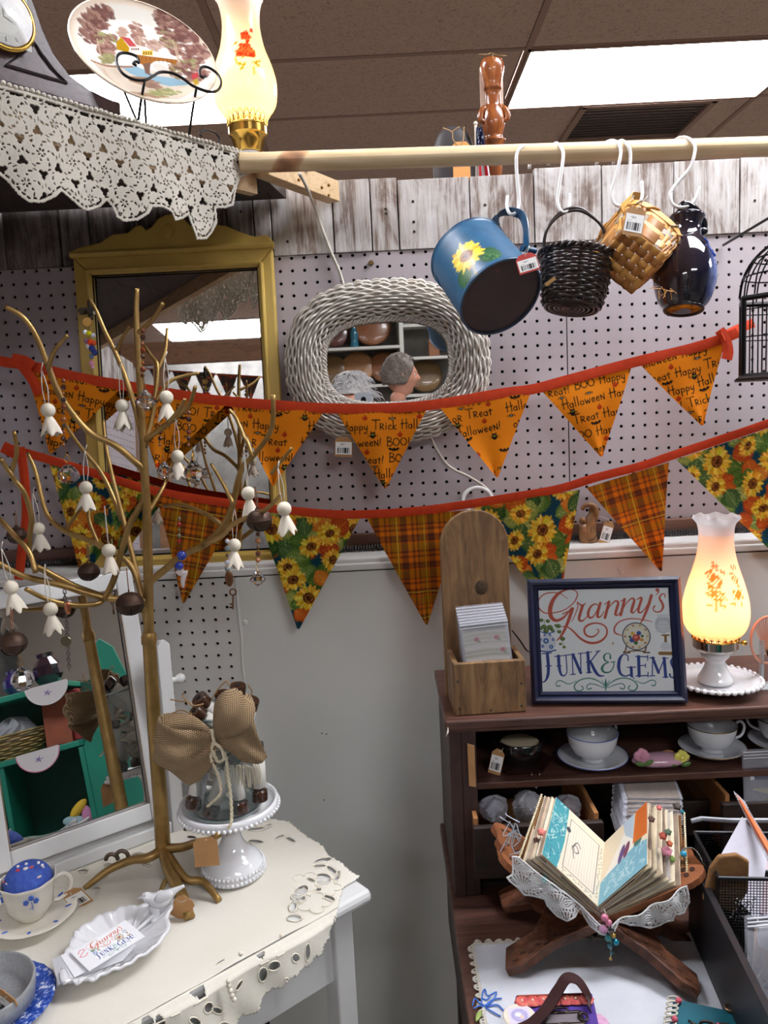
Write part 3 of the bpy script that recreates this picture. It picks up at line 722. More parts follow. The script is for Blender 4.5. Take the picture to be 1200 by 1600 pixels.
G1=[(-25,548),(0,556),(49,564),(124,582),(187,593),(300,612),(356,619),(430,625),(517,630),(600,630),(680,624),(780,607),(832,600),(885,586),(990,558),(1077,537),(1128,521),(1150,512)]
Y1=[1.56]*len(G1);Y1[0]=1.6
g1=thing('bunting_garland','upper bunting of orange pennants printed with bats, pumpkins and spooky lettering','bunting',at(560,630,1.56))
build('tape',ribbon(MB(),G1,16,Y1),tape_m,g1,world=True,smooth=True)
kn=MB();ribbon(kn,[(30,556),(44,572),(58,592),(68,614)],15,[1.552]*4);ribbon(kn,[(20,552),(40,556),(56,566)],20,[1.55]*3)
build('tie',kn,tape_m,g1,world=True)
kn=MB();ribbon(kn,[(1118,520),(1126,532),(1130,548),(1128,560)],-16,[1.553]*4);ribbon(kn,[(1126,520),(1150,508),(1175,498)],14,[1.55,1.58,1.6])
build('tie',kn,tape_m,g1,world=True)
for TL,TR,AP,off in (((40,576),(192,604),(78,711),(120,250)),((204,612),(354,632),(245,734),(10,205)),((362,634),(508,640),(427,761),(188,250)),((524,641),(668,637),(602,766),(2,249)),((688,638),(830,611),(777,748),(200,206)),((844,608),(987,573),(941,716),(40,160)),((1000,570),(1133,533),(1098,667),(90,118))):
    pennant(g1,TL,TR,AP,1.5625,hall,off,lean=.004)
G2=[(8,692),(75,711),(161,737),(240,760),(310,773),(375,782),(442,790),(520,797),(575,797),(640,793),(700,786),(790,772),(870,758),(930,740),(1000,722),(1050,705),(1120,682),(1215,650)]
g2=thing('bunting_garland','lower bunting of sunflower and brown plaid pennants on orange tape','bunting',at(560,800,1.5))
build('tape',ribbon(MB(),G2,13,[1.5]*len(G2)),tape_m,g2,world=True,smooth=True)
kn=MB();ribbon(kn,[(24,700),(30,740),(34,800),(28,850),(22,905)],-14,[1.49]*5);ribbon(kn,[(8,690),(24,698),(40,706)],18,[1.49]*3)
build('tie',kn,tape_m,g2,world=True)
for TL,TR,AP,cv,off in (((78,724),(224,770),(129,908),sun,(60,180)),((244,770),(374,794),(287,945),pl,(10,30)),((402,800),(562,810),(466,986),sun,(10,92)),((572,808),(724,798),(667,980),pl,(53,2)),((738,792),(906,765),(870,970),sun,(95,262)),((916,762),(1045,722),(1033,895),pl,(30,50)),((1056,718),(1226,660),(1236,892),sun,(150,225))):
    pennant(g2,TL,TR,AP,1.5025,cv,off,lean=.003)
# ================================================================ corner shelf, rod and what hangs from it
pine=wood('pine',(190,158,116),(214,184,142),(176,136,92),(1.5,9,9),5,.55)
pinez=wood('pine_dark',(150,112,78),(182,142,102),(132,96,64),(6,6,1.5),5,.6)
ZS=CZ+.47
P0=onz(402,252,ZS);P1=onz(0,139,ZS);sd=(P1-P0).normalized()           # shelf front edge runs from P0 towards P1
Pl=P0+sd*((XL+.002-P0.x)/sd.x);sn=Vector((sd.y,-sd.x,0));sn=sn if sn.y < 0 else -sn     # sn points out of the shelf front
PR=Vector((P0.x+.03,YW-.012,ZS))
sh=thing('corner_shelf','wooden corner shelf high on the partition carrying clock, plate and lamp','shelf',tuple(P0))
shelfdark=wood('shaded_board',(44,36,34),(74,64,60),(56,46,42),(9,1.5,9),5,.8)  # dark colour stands in for the shade on the shelf's underside
build('shelf_board',MB().prism([(XL+.004,YW-.012),(XL+.004,Pl.y),(P0.x,P0.y),(PR.x,PR.y)],ZS-.019,ZS),shelfdark,sh,world=True)
bm=MB();fb=sd*.0+sn*.001
a0,b0=P0+sn*.0,Pl
M_=frame(tuple((a0+b0)/2-sn*.014-Vector((0,0,.038))),b0-a0,(0,0,1));build('fascia',MB().box((0,0,0),((b0-a0).length,.018,.036),M_),pine,sh,world=True)
w1=at(521,301,YW-.012);w0=P0+Vector((.02,0,0));w0.z=w1.z
dirb=(w1-w0);M_=frame(tuple((w0+w1)/2),dirb,(0,0,1))
build('bracket',MB().box((-.01,0,0),(dirb.length+.02,.03,.04),M_),pine,sh,world=True,bev=.0015)
for px,py in ((467,281),(503,293),(514,289),(514,305)):
    q=w0+dirb*((px-430)/92.);q=onpl(px,py,tuple(w0+Vector((.012,-.012,0))),Vector((dirb.y,-dirb.x,0)).normalized())
    build('screw',MB().ball((0,0,0),.003,8,6,T(*q)),mat('screw_brass',(150,110,60),.35,.9),sh,world=True,smooth=True)
# rod: turned pine with one dark heart-wood streak
ra,rb=at(404,254,1.42),at(1200,229,1.42);rd=(rb-ra).normalized();rb=rb+rd*.5;ra=ra-rd*.03;RL=(rb-ra).length
nx,ny=700,28
u,v=np.meshgrid(np.linspace(0,1,nx+1),np.linspace(0,1,ny+1));u=u.ravel();v=v.ravel();rr=.0168
n1=np.array(Vector((0,-1,0)));n2=np.array((-rd.z,0,rd.x))
V=np.array(ra)+np.outer(u*RL,np.array(rd))+np.outer(rr*np.cos(2*PI*v),n1)+np.outer(rr*np.sin(2*PI*v),n2)
th=2*PI*v;gr=np.sin(th*5+3*np.sin(u*6)+1.5*np.sin(u*17+th))*.5+np.sin(th*13+2*np.sin(u*9+1))*.3
x=u*RL;C=np.array((226,200,158.))+gr[:,None]*np.array((12,15,19.))
dk=np.clip(1-np.abs((x-.088-.012*np.sin(th))/.026)**4,0,1)*np.clip(.75+.5*np.cos(th+.6),0,1)
C=C*(1-dk[:,None])+dk[:,None]*np.array((158,112,78.))*(1+.12*np.sin(x*160+2*np.sin(th*2)))[:,None]
C += (np.sin(x*40+6*np.sin(th)+3*np.sin(x*11))*np.exp(-((x-.17)/.06)**2)*12)[:,None]
rod=fastmesh('hanging_rod',V,gridF(nx,ny),painted('rod_wood',.5,bmp=.1,bs=500),None,C)
tag(rod,'round pine rod spanning in front of the partition, with one dark grain patch','rod')
rod_end=build('end_cap',MB().lathe([(.0001,0),(rr,0),(rr,.002),(.0001,.002)],24,frame(tuple(ra),(0,1,0),tuple(-rd))),pine,rod)
# S hooks
hookm=mat('hook_white',(232,230,228),.3,coat=.3)
def shook(pts,lab,r=.0030):
    o=build('s_hook',MB().tube([at(*p) for p in pts],r,8,6),hookm,smooth=2);return tag(o,lab,'hook','white s hooks on the rod')
HK=[
 ([(827,264,1.446),(829,240,1.444),(824,229,1.425),(815,229,1.40),(807,243,1.395),(808,280,1.392),(811,316,1.39),(806,332,1.385),(797,334,1.385),(792,322,1.39),(793,306,1.395)],'white S-shaped hook holding the blue painted watering can'),
 ([(857,258,1.448),(860,235,1.445),(868,224,1.42),(876,230,1.402),(880,244,1.395),(874,290,1.392),(871,315,1.39),(877,330,1.385),(886,330,1.385),(890,318,1.39),(889,303,1.395)],'white S-shaped hook holding the dark wicker basket'),
 ([(932,258,1.448),(938,232,1.446),(951,221,1.43),(963,222,1.41),(970,238,1.395),(962,275,1.392),(955,300,1.39),(960,318,1.387),(972,322,1.385),(984,316,1.387),(990,300,1.39)],'white S-shaped hook at the empty side of the doubled pair'),
 ([(958,257,1.446),(962,230,1.443),(970,220,1.42),(980,226,1.40),(985,242,1.395),(982,280,1.390),(980,300,1.388),(984,318,1.382),(994,322,1.378),(1003,308,1.38),(1003,284,1.385)],'white S-shaped hook holding the pale splint basket'),
 ([(1048,243,1.448),(1050,225,1.446),(1063,215,1.425),(1078,218,1.405),(1086,232,1.395),(1078,262,1.392),(1058,286,1.39),(1047,303,1.388),(1052,320,1.385),(1068,324,1.383),(1084,314,1.386),(1093,292,1.39)],'white S-shaped hook holding the dark glazed jug')]
for p_,l_ in HK: shook(p_,l_)
# ---- crochet valance over the shelf front
crochet=mat('crochet_cotton',(226,220,208),.85,bmp=.7,bs=420,bd=.0015);cloth_light(crochet,.3)
def lace_solid(x,y,c=.052):
    """x,y arrays in metres -> where there is yarn: petals, ladder bars, clover holes, small rings"""
    # hex lattice
    h=c*math.sqrt(3)/2;best=np.full(x.shape,9.);bx=np.zeros(x.shape);by=np.zeros(x.shape)
    jy=np.round(y/h)
    for dj in (-1,0,1):
        j=jy+dj;off=(np.mod(j,2))*c/2;i=np.round((x-off)/c)
        for di in (-1,0,1):
            X=x-off-(i+di)*c;Y=y-j*h;d=np.hypot(X,Y);m=d < best;best=np.where(m,d,best);bx=np.where(m,X,bx);by=np.where(m,Y,by)
    a=np.arctan2(by,bx);r=best
    k=np.mod(a/(PI/3)+.22*np.sin(r/c*9),1.)              # position within one of six petals
    s=np.ones(x.shape,bool)
    gap=(k > .80)&(r > .15*c)&(r < .47*c)
    bars=np.mod(r,.0066) < .0027
    s &= ~(gap & ~bars)
    s &= ~((r > .045*c)&(r < .12*c)&(np.mod(a/(PI/3),1) < .55))
    # clover holes at the triple points
    kk=np.mod(a/(PI/3),1);cx_=r*np.cos((kk-.5)*PI/3)-c/math.sqrt(3);cy_=r*np.sin((kk-.5)*PI/3)
    a2=np.mod(a-PI/6,PI/3);cx2=r*np.cos(np.minimum(a2,PI/3-a2));cy2=r*np.sin(np.minimum(a2,PI/3-a2))
    d2=np.hypot(cx2-c/math.sqrt(3),cy2);t2=np.arctan2(cy2,cx2-c/math.sqrt(3))
    s &= ~(d2 < .0058*(1+.32*np.cos(3*t2)))
    return s
def lace_mesh(name,poly,P_of,x0,x1,y0,y1,cell,m,parent=None,hem=.004,wave=None,thick=.0016,pat=None):
    """sheet cut to polygon (x,y) with true holes; P_of maps arrays x,y to points (n,3)"""
    nx,ny=int((x1-x0)/cell),int((y1-y0)/cell);gx,gy=np.meshgrid(np.linspace(x0,x1,nx+1),np.linspace(y0,y1,ny+1));V=P_of(gx.ravel(),gy.ravel())
    cx,cy=np.meshgrid(x0+(np.arange(nx)+.5)*(x1-x0)/nx,y0+(np.arange(ny)+.5)*(y1-y0)/ny)
    ins=inpoly(cx,cy,poly);D=np.full(cx.shape,9.)
    for i in range(len(poly)):
        p,q=np.array(poly[i-1]),np.array(poly[i]);v=q-p;L_=v @ v+1e-12;t=np.clip(((cx-p[0])*v[0]+(cy-p[1])*v[1])/L_,0,1);D=np.minimum(D,np.hypot(cx-p[0]-t*v[0],cy-p[1]-t*v[1]))
    solid=(pat or lace_solid)(cx,cy)
    rim=(D < hem)
    eyel=(D > hem*1.0)&(D < hem*1.75)&(np.mod(cx+cy*.5,.009) < .0058)
    mask=ins & (rim | (solid & ~eyel))
    F=gridF(nx,ny,mask);used=np.unique(F);re=-np.ones(len(V),int);re[used]=np.arange(len(used))
    o=fastmesh(name,V[used],re[F],m,parent)
    if thick: q=o.modifiers.new('s','SOLIDIFY');q.thickness=thick;q.offset=0
    return o
pf=P0+sn*.006
def sx(px,py): q=onpl(px,py,tuple(pf),sn);return (q-pf).dot(sd),q.z
hem_px=[(400,245),(402,252),(396,268),(384,274),(370,280),(364,300),(362,322),(350,326),(336,326),(340,348),(334,362),(326,373),(308,374),(306,366),(300,345),(297,335),(286,342),(270,346),(262,334),(248,326),(234,325),(228,336),(214,345),(194,347),(182,340),(176,322),(170,312),(160,322),(140,329),(124,324),(108,314),(92,300),(82,310),(62,319),(40,318),(24,306),(10,284),(0,272),(-20,255),(-40,262),(-70,240),(-100,215),(-130,200),(-130,70),(0,135),(200,192)]
vp=[sx(*q) for q in hem_px];xs_=[q[0] for q in vp];ys_=[q[1] for q in vp]
vz=thing('crochet_valance','white crochet lace cloth with a scalloped hem draped over the corner shelf edge','lace cloth',tuple(pf))
_sd,_sn,_pf=np.array(sd),np.array(sn),np.array(pf)
def Pval(x,y):
    w_=(.002+.006*np.clip((ZS-y)/.12,0,1))*np.sin(x*34)+.003*np.sin(x*80+y*60)*np.clip((ZS-y)/.1,0,1)
    return np.stack([_pf[0]+_sd[0]*x+_sn[0]*(w_+.003),_pf[1]+_sd[1]*x+_sn[1]*(w_+.003),y],1)
lace_mesh('lace_panel',vp,Pval,min(xs_),min(max(xs_),(Pl-P0).length),min(ys_),ZS+.004,.00135,crochet,vz)
beads=MB()
build('top_fold',MB().hexa([tuple(P0+Vector((0,0,.0005))),tuple(Pl+Vector((0,0,.0005))),tuple(Pl-sn*.10+Vector((.0,0,.0005))),tuple(P0-sn*.1+Vector((0,0,.0005)))],[tuple(P0+sn*.012+Vector((0,0,.004))),tuple(Pl+sn*.008+Vector((0,0,.004))),tuple(Pl-sn*.1+Vector((0,0,.0025))),tuple(P0-sn*.1+Vector((0,0,.0025)))]),crochet,vz,world=True)
pk=MB()
for i in range(110):
    q=P0+sd*(i*.008)+sn*.010;pk.ball((0,0,0),.0036,6,4,T(q.x,q.y,ZS+.0045+.001*math.sin(i)))
for i in range(14): q=P0+Vector((.004+i*.0065,.02+i*.004,.004));pk.ball((0,0,0),.0042,6,4,T(*q))
build('picot_edge',pk,crochet,vz,world=True,smooth=2,kind='stuff')

# ---- mantel clock
cw=wood('mahogany',(56,40,44),(78,58,62),(44,30,34),(1,5,5),5,.28,.4)
cp=onpl(60,130,tuple(P0-sn*.05),sn);q1=onpl(205,190,tuple(P0-sn*.05),sn)
CLo=P0+sd*((q1-P0).dot(sd))-sn*.05;CLo.z=ZS+.003
ck=thing('mantel_clock','dark wooden mantel clock with sloping shoulders and a brass-rimmed dial','clock',tuple(CLo))
Mc=frame(tuple(CLo),-sd,(0,0,1))      # x towards the shelf corner; the body extends to -x
def lc(px,py): q=Mc.inverted() @ onpl(px,py,tuple(CLo-(-sn)*0),sn);return q.x,q.z
def ccurve(x): return x
R_=lc(0,30)                                     # dial centre
crv=[lc(*q) for q in ((188,160),(172,155),(140,140),(110,118),(85,85),(68,48),(55,10),(44,-20))]
cx0=R_[0]-.01
top=crv+[(2*cx0-x_,z_) for x_,z_ in reversed(crv)]
topc=[(cx0+.06*math.cos(PI*i/10)*1.,crv[-1][1]+.03*math.sin(PI*i/10)) for i in range(1,10)]
body=[(crv[0][0],.03)]+crv+topc+[(2*cx0-x_,z_) for x_,z_ in reversed(crv)]+[(2*cx0-crv[0][0],.03)]
Mcl=Mc @ rotm(PI/2)
build('body',MB().prism(body,-.06,.0,Mcl),cw,ck,world=True,bev=.002)
bx=crv[0][0];W_=2*(bx-cx0)
for h0,h1,ex in ((0,.008,.014),(.009,.016,.009),(.017,.03,.004)):
    build('plinth',MB().box((cx0,-.0+.03,(h0+h1)/2),(W_+2*ex,.06+2*ex,h1-h0),Mc),cw,ck,world=True,bev=.002)
tri=[lc(*q) for q in ((8,102),(35,84),(54,68),(62,82),(80,106),(104,130))]
build('carved_panel',MB().tube([(a,-.0015,b) for a,b in tri],.0022,6,1,Mc,closed=True),mat('carve_dark',(30,20,22),.5),ck,world=True)
Md=Mc @ T(R_[0],-.004,R_[1]) @ rotm(PI/2)
build('dial',MB().lathe([(.0001,0),(.040,0),(.040,.006),(.0001,.006)],48,Md),mat('dial_silver',(196,196,188),.3,.5),ck,world=True,smooth=True)
build('bezel',MB().tube([(.0425*math.cos(2*PI*i/48),.0425*math.sin(2*PI*i/48),.006) for i in range(48)],.0042,8,1,Md,closed=True),mat('brass',(206,168,84),.18,1.),ck,world=True,smooth=2)
dcv=Canvas(80,80,4,(190,190,184))
for k in range(12):
    a=2*PI*k/12;dcv.line([(40+30*math.cos(a),40+30*math.sin(a)),(40+36*math.cos(a),40+36*math.sin(a))],1.6,(60,56,50),1)
dcv.ell(40,40,25,25,(204,204,196));
for k,s_ in enumerate(('12','1','2')): write(dcv,s_,37+28*math.sin(k*PI/6)*1.,37+28*math.cos(k*PI/6),8,0,(50,46,40),1.2)
dcv.line([(40,40),(40,64)],1.5,(30,30,30),1);dcv.line([(40,40),(56,34)],1.8,(30,30,30),1)
flat_print('dial_face',dcv,Mc @ T(R_[0],-.0115,R_[1]),.074,.074,glossp,ck,(90,90))
build('glass',MB().lathe([(.0001,.008),(.02,.007),(.040,.002)],40,Mc @ T(R_[0],-.012,R_[1]) @ rotm(PI/2)),clear_film('clock_glass',(240,240,240),.03,.05),ck,world=True,smooth=2)

# ---- transfer-print plate on a wire easel
plc=Canvas(260,260,1.7,(228,214,196));R3=random.Random(9)
# traced in an upright frame; the whole picture keeps the lean of the plate
zx=lambda x,y: (x,y)
# plate frame from the photograph: centre and two conjugate half-axes of its outline (1200x816 view of 250x170 px)
pcx,pcy=227,77
pn0=(ray(pcx,pcy)*-1).normalized()
pc_=onpl(pcx,pcy,tuple(P0-sn*.045),sn)
# major axis tilts 32 degrees down; the plate turns away about it
mj=math.radians(26);ax_px=Vector((math.cos(mj),math.sin(mj)))
right_=(CA*ax_px.x-CB*ax_px.y).normalized();upv_=(CA*ax_px.y+CB*ax_px.x).normalized();out_=pn0
depth_=(pc_-O).dot(CC);L1=1.
for _ in range(4):
    al_=.556/L1;bq=al_*upv_.dot(out_);be_=-(-bq+math.sqrt(max(0,bq*bq+1-al_*al_))) if False else (-bq-math.sqrt(max(0,bq*bq+1-al_*al_)))
    ax2=(upv_*al_+out_*be_).normalized();a1=right_-out_*(right_.dot(ax2)/out_.dot(ax2));L1=a1.length
ax1=a1.normalized();nrm=ax1.cross(ax2);PR_=124/1200*depth_*L1
Mp=Matrix(((ax1.x,ax2.x,nrm.x,pc_.x),(ax1.y,ax2.y,nrm.y,pc_.y),(ax1.z,ax2.z,nrm.z,pc_.z),(0,0,0,1)))
def pxy(X,Y):                                      # point of the 1200x816 view -> canvas mm
    q=Mp.inverted() @ onpl(100+X/4.8,Y/4.8,tuple(pc_),nrm);return 130+q.x/PR_*124,130+q.y/PR_*124
cream=(236,228,214)
plc.ell(130,130,116,116,cream);plc.ell(130,130,126,126,(222,200,178),0,.35);plc.ell(130,130,112,112,(228,224,214))
def pp(L): return [pxy(*q) for q in L]
plc.poly(pp([(200,415),(400,440),(640,470),(820,520),(1060,560),(1000,650),(860,730),(640,720),(440,650),(300,540)]),(206,190,172))
plc.poly(pp([(420,440),(560,450),(700,520),(860,540),(960,590),(800,600),(640,560),(500,500)]),(132,164,180))
plc.poly(pp([(480,520),(620,530),(700,560),(600,590),(500,560)]),(150,118,98))
def clump(X,Y,w,h,n,cols):
    for k in range(n):
        a,d=R3.uniform(0,6.28),math.sqrt(R3.random());x_,y_=pxy(X+w*d*math.cos(a),Y+h*d*math.sin(a));c_=cols[R3.randrange(len(cols))]
        s_=R3.uniform(2.2,5);plc.ell(x_,y_,s_*1.5,s_,c_,R3.uniform(-.4,.4),.75)
        plc.line([(x_-s_,y_-s_*.5),(x_,y_-s_*.9),(x_+s_,y_-s_*.4)],.5,(98,62,56),2,.6)
tr=[(142,106,94),(120,82,76),(160,126,112),(104,70,66)];gn=[(132,128,84),(150,148,104)]
for X,Y,w_,h_,n_,c_ in ((280,70,90,45,60,tr),(230,130,110,60,80,tr),(200,220,80,60,60,tr),(320,235,80,35,40,tr+gn),(330,320,70,50,50,tr),(330,395,60,35,34,gn),(760,110,75,50,60,tr),(820,180,120,70,110,tr),(900,280,130,90,130,tr),(1000,380,90,80,90,tr),(800,250,70,60,50,gn+tr),(930,440,110,50,70,gn+tr),(1010,520,80,50,50,tr),(550,180,45,60,34,tr[:3]),(580,250,40,50,26,[(176,146,130),(160,126,112)]),(450,200,30,35,18,[(176,146,130)]),(690,290,60,35,34,[(186,160,146),(160,126,112)]),(850,480,50,60,40,gn+tr),(750,650,130,25,40,[(140,146,98),(176,166,120)]),(700,590,80,20,20,[(152,120,104)]),(640,690,140,16,34,[(160,122,104),(150,146,98)])): clump(X,Y,w_,h_,n_,c_)
for L_ in ([(255,240),(285,380)],[(300,480),(340,560),(420,620)],[(825,250),(870,420)],[(850,290),(880,420)],[(575,220),(578,300)]): plc.line(pp(L_),2.2,(186,160,136),2)
plc.line(pp([(210,430),(400,450),(520,450)]),4,(150,112,92));
plc.poly(pp([(398,270),(435,225),(500,310),(490,345),(405,320)]),(168,128,20));plc.poly(pp([(435,225),(500,235),(555,300),(500,300)]),(176,72,76))
plc.poly(pp([(500,300),(575,305),(575,345),(495,348)]),(222,210,200));plc.poly(pp([(595,330),(675,330),(675,368),(595,365)]),(206,176,60))
for k in range(4): plc.poly(pp([(512+k*16,312),(522+k*16,312),(522+k*16,326),(512+k*16,326)]),(90,60,56));plc.poly(pp([(604+k*18,340),(612+k*18,340),(612+k*18,362),(604+k*18,362)]),(110,70,50))
plc.poly(pp([(550,360),(640,372),(860,400),(850,440),(760,410),(690,410),(650,440),(655,500),(600,440),(560,410)]),(150,96,44))
plc.ell(*pxy(740,468),15,11,(214,196,186));plc.poly(pp([(600,430),(660,420),(650,500),(700,540),(620,500)]),(112,84,72))
for k in range(9): plc.line(pp([(560+k*32,368+k*4),(562+k*32,400+k*4)]),.7,(104,60,30),1)
plc.poly(pp([(965,510),(1010,500),(1025,540),(975,555)]),(168,62,66));plc.poly(pp([(975,560),(1010,550),(1020,600),(990,605)]),(170,140,50))
pt=thing('decorative_plate','round plate printed with a brown river scene of bridge, cottages and trees','plate',M=Mp)
nr,na=110,300
tt_,aa_=np.meshgrid(np.linspace(0,1,nr+1),np.linspace(0,2*PI,na+1),indexing='ij');tt_=tt_.ravel();aa_=aa_.ravel()
zz_=np.where(tt_ < .68,-.012,-.012+.012*((tt_-.68)/.32)**1.1)
Vl=np.stack([PR_*tt_*np.cos(aa_),PR_*tt_*np.sin(aa_),zz_,np.ones_like(tt_)],1);Vw=(Vl @ np.array(Mp).T)[:,:3]
C=plc.get(130+124*tt_*np.cos(aa_),130+124*tt_*np.sin(aa_))
fastmesh('printed_face',Vw,gridF(na,nr)[:,::-1],painted('plate_glaze',.12,.8),pt,C)
build('underside',MB().lathe([(.0001,-.017),(PR_*.6,-.017),(PR_*.62,-.020),(PR_*.68,-.016),(PR_*1.0,-.003),(PR_*1.01,.0005),(PR_*.99,.0008)],80),mat('plate_cream',(232,214,194),.15,coat=.6),pt,smooth=2)
es=thing('plate_easel','black wrought-wire easel with scrolled arms holding the printed plate','plate stand',tuple(onpl(235,180,tuple(P0-sn*.03),sn)))
iron=mat('iron_black',(26,22,22),.4,.6)
p_e=pc_+nrm*.012
def ez(X,Y,d=0.): return onpl(100+X/4.8,Y/4.8,tuple(p_e+nrm*d),nrm)
build('scroll_arm',MB().tube([ez(*q) for q in ((545,492),(520,478),(540,462),(562,470),(545,425),(480,400),(420,402),(392,440),(405,500),(450,560),(530,598),(610,600),(670,570),(710,545),(760,540),(830,555),(900,595),(960,640),(1040,675),(1110,690),(1160,670),(1178,620),(1155,560),(1100,515),(1050,500),(1020,520),(1018,560),(1040,580),(1062,570))],.0023,8,5),iron,es,world=True,smooth=2)
g_=ZS+.003
def leg(X,Y,px2,py2,n,k):
    a=ez(X,Y);e=onpl(px2,py2,tuple(P0-sn*k),sn);e.z=max(e.z,g_);b=(a+e)/2
    return build(n,MB().tube([a,b,e],.002,8,4),iron,es,world=True,smooth=2)
def gpt(px,k): q=onpl(px,190,tuple(P0-sn*k),sn);return Vector((q.x,q.y,g_))
for (X,Y),(px2,k) in (((605,605),(212,.03)),((995,650),(290,.03))):
    a=ez(X,Y);e=gpt(px2,k);build('leg',MB().tube([a,a*.55+e*.45+Vector((0,0,.004)),e],.0022,8,4),iron,es,world=True,smooth=2)
for (X,Y),(px2,k) in (((440,660),(232,.10)),((605,730),(226,.12))):
    a=ez(X,Y,-.03);e=gpt(px2,k);build('back_leg',MB().tube([a,e],.002,8),iron,es,world=True,smooth=2)
q=[onpl(a,b,tuple(P0-sn*.012),sn) for a,b in ((338,227),(343,218),(337,208),(322,203),(312,208),(316,214))]
q[0].z=max(q[0].z,g_);build('foot_scroll',MB().tube([Vector((v_.x,v_.y,max(v_.z,g_))) for v_ in q],.0018,8,4),iron,es,world=True,smooth=2)

# ---- hurricane lamps: milk glass base, brass collar with gallery, painted chimney
brass=mat('brass',(206,168,84),.18,1.);chrome=mat('chrome_collar',(200,196,190),.15,1.)
def lamp(name,lab,M,dims,paint,power,metal,warm,rimcol,basefn=None,cl=.0):
    """dims: list (r,z) chimney profile from bottom to top in metres above the base"""
    t=thing(name,lab,'lamp',M=M)
    zc0=dims[0][1]
    basefn(t)
    cr=dims[0][0]
    build('collar',MB().lathe([(.018,zc0-.030-cl),(.024,zc0-.028-cl),(cr*.86,zc0-.024-cl*.4),(cr*.92,zc0-.022),(cr*1.04,zc0-.018),(cr*1.04,zc0-.004),(cr*.9,zc0-.002)],40),metal,t,smooth=True)
    gal=MB();n=22
    for k in range(n):
        a=2*PI*k/n;d=PI/n;R0=cr*1.05
        def gp(aa,z,rr=R0): return (rr*math.cos(aa),rr*math.sin(aa),zc0-.004+z)
        gal.tube([gp(a-d*.9,0),gp(a-d*.85,.012,R0*1.03),gp(a,.022,R0*1.08),gp(a+d*.85,.012,R0*1.03),gp(a+d*.9,0)],.0011,5,3)
        gal.tube([gp(a,0),gp(a-d*.6,.006),gp(a,.011),gp(a+d*.6,.006),gp(a,0)],.0009,5,2)
    gal.tube([gp(2*PI*k/40,.001) for k in range(40)],.0016,6,closed=True)
    build('gallery',gal,mat('brass_bright',(224,184,90),.25,1.),t,smooth=2,kind='stuff')
    # chimney, coloured by vertices
    prof=crom(dims,8);na=96;m=len(prof);top=dims[-1][1]
    a,i=np.meshgrid(np.linspace(0,2*PI,na+1),np.arange(m));a=a.ravel();i=i.ravel();P=np.array(prof)
    r=P[i,0];z=P[i,1].copy();fr=np.clip((z-(top-.012))/.012,0,1);r=r+fr*.003*np.cos(8*a);z=z+fr*.0025*np.cos(8*a+PI)
    V=np.stack([r*np.cos(a),r*np.sin(a),z,np.ones_like(r)],1) @ np.array(M).T
    o=fastmesh('chimney',V[:,:3],gridF(na,m-1),rimcol,t,paint(a,z,V[:,:3]))
    q=o.modifiers.new('s','SOLIDIFY');q.thickness=.0016
    o.modifiers.remove(q)
    build('bulb',MB().ball((0,0,0),.014,16,12,T(0,0,zc0+.03)).tube([(0,0,zc0-.005),(0,0,zc0+.02)],.009,10),glow('bulb_'+name+str(power),warm,30),t,smooth=2)
    L_=bpy.data.lights.new('lamp_light','POINT');L_.energy=power;L_.color=tuple(lin(warm)[:3]);L_.shadow_soft_size=.016
    lo=bpy.data.objects.new('lamp_light',L_);COL.objects.link(lo);lo.parent=t;lo.location=(0,0,zc0+.052)
    return t
def glass_shade(name,mt=.5):
    m,nt,p=_new(name);a=N(nt,'ShaderNodeAttribute',attribute_name='Col');nt.links.new(a.outputs[0],p.inputs['Base Color']);p.inputs['Roughness'].default_value=.15
    t=N(nt,'ShaderNodeBsdfTranslucent');nt.links.new(a.outputs[0],t.inputs[0]);mx=N(nt,'ShaderNodeMixShader');mx.inputs[0].default_value=mt
    nt.links.new(p.outputs[0],mx.inputs[1]);nt.links.new(t.outputs[0],mx.inputs[2]);nt.links.new(mx.outputs[0],nt.nodes['Material Output'].inputs[0]);return m
def nearest(V,px,py):
    D=V-np.array(O);wv=D @ np.array(CC);X=600+1200*(D @ np.array(CA))/wv;Y=800-1200*(D @ np.array(CB))/wv
    return X,Y
def flowers(cen,col,leafc,V0sel=None):
    """paint function: blossoms and leaves around given (angle, height) centres"""
    def f(a,z,V,base):
        C=np.tile(np.array(base,float),(len(a),1));return C
    return f
LQ=P0-sn*.055+sd*.02;qx=onpl(387,200,tuple(P0-sn*.055),sn);LQ=Vector((qx.x,qx.y,ZS+.003))
sc_=(LQ-O).length/1200*1.0
zat=lambda py,Pb: CZ+ (ray(387,py).z/ray(387,py).y)*Pb.y
zc_l=zat(196,LQ)-LQ.z
def prof_px(rows,Pb,pxc):
    out=[]
    for py,hw in rows: z_=CZ+ray(pxc,py).z/ray(pxc,py).y*Pb.y-Pb.z;out.append((hw/1200*Pb.y*1.01,z_))
    return out
rows_l=[(196,27),(180,34),(165,43),(148,46),(128,46),(105,41),(80,33),(60,29),(40,27),(20,28),(5,31),(-6,35),(-12,38)]
dl=prof_px(rows_l,LQ,387)
def motif(V,a,z,spots,base,scale):
    C=np.tile(np.array(base,float),(len(a),1));X,Y=nearest(V,0,0);front=V[:,1] < np.median(V[:,1])
    return C,X,Y,front
def place(V,a,z,px,py):
    X,Y=nearest(V,px,py);d=(X-px)**2+(Y-py)**2+np.where(V[:,1] > V[:,1].mean(),1e6,0);i=int(np.argmin(d));return a[i],z[i],math.hypot(V[i,0]-V[:,0].mean(),V[i,1]-V[:,1].mean())
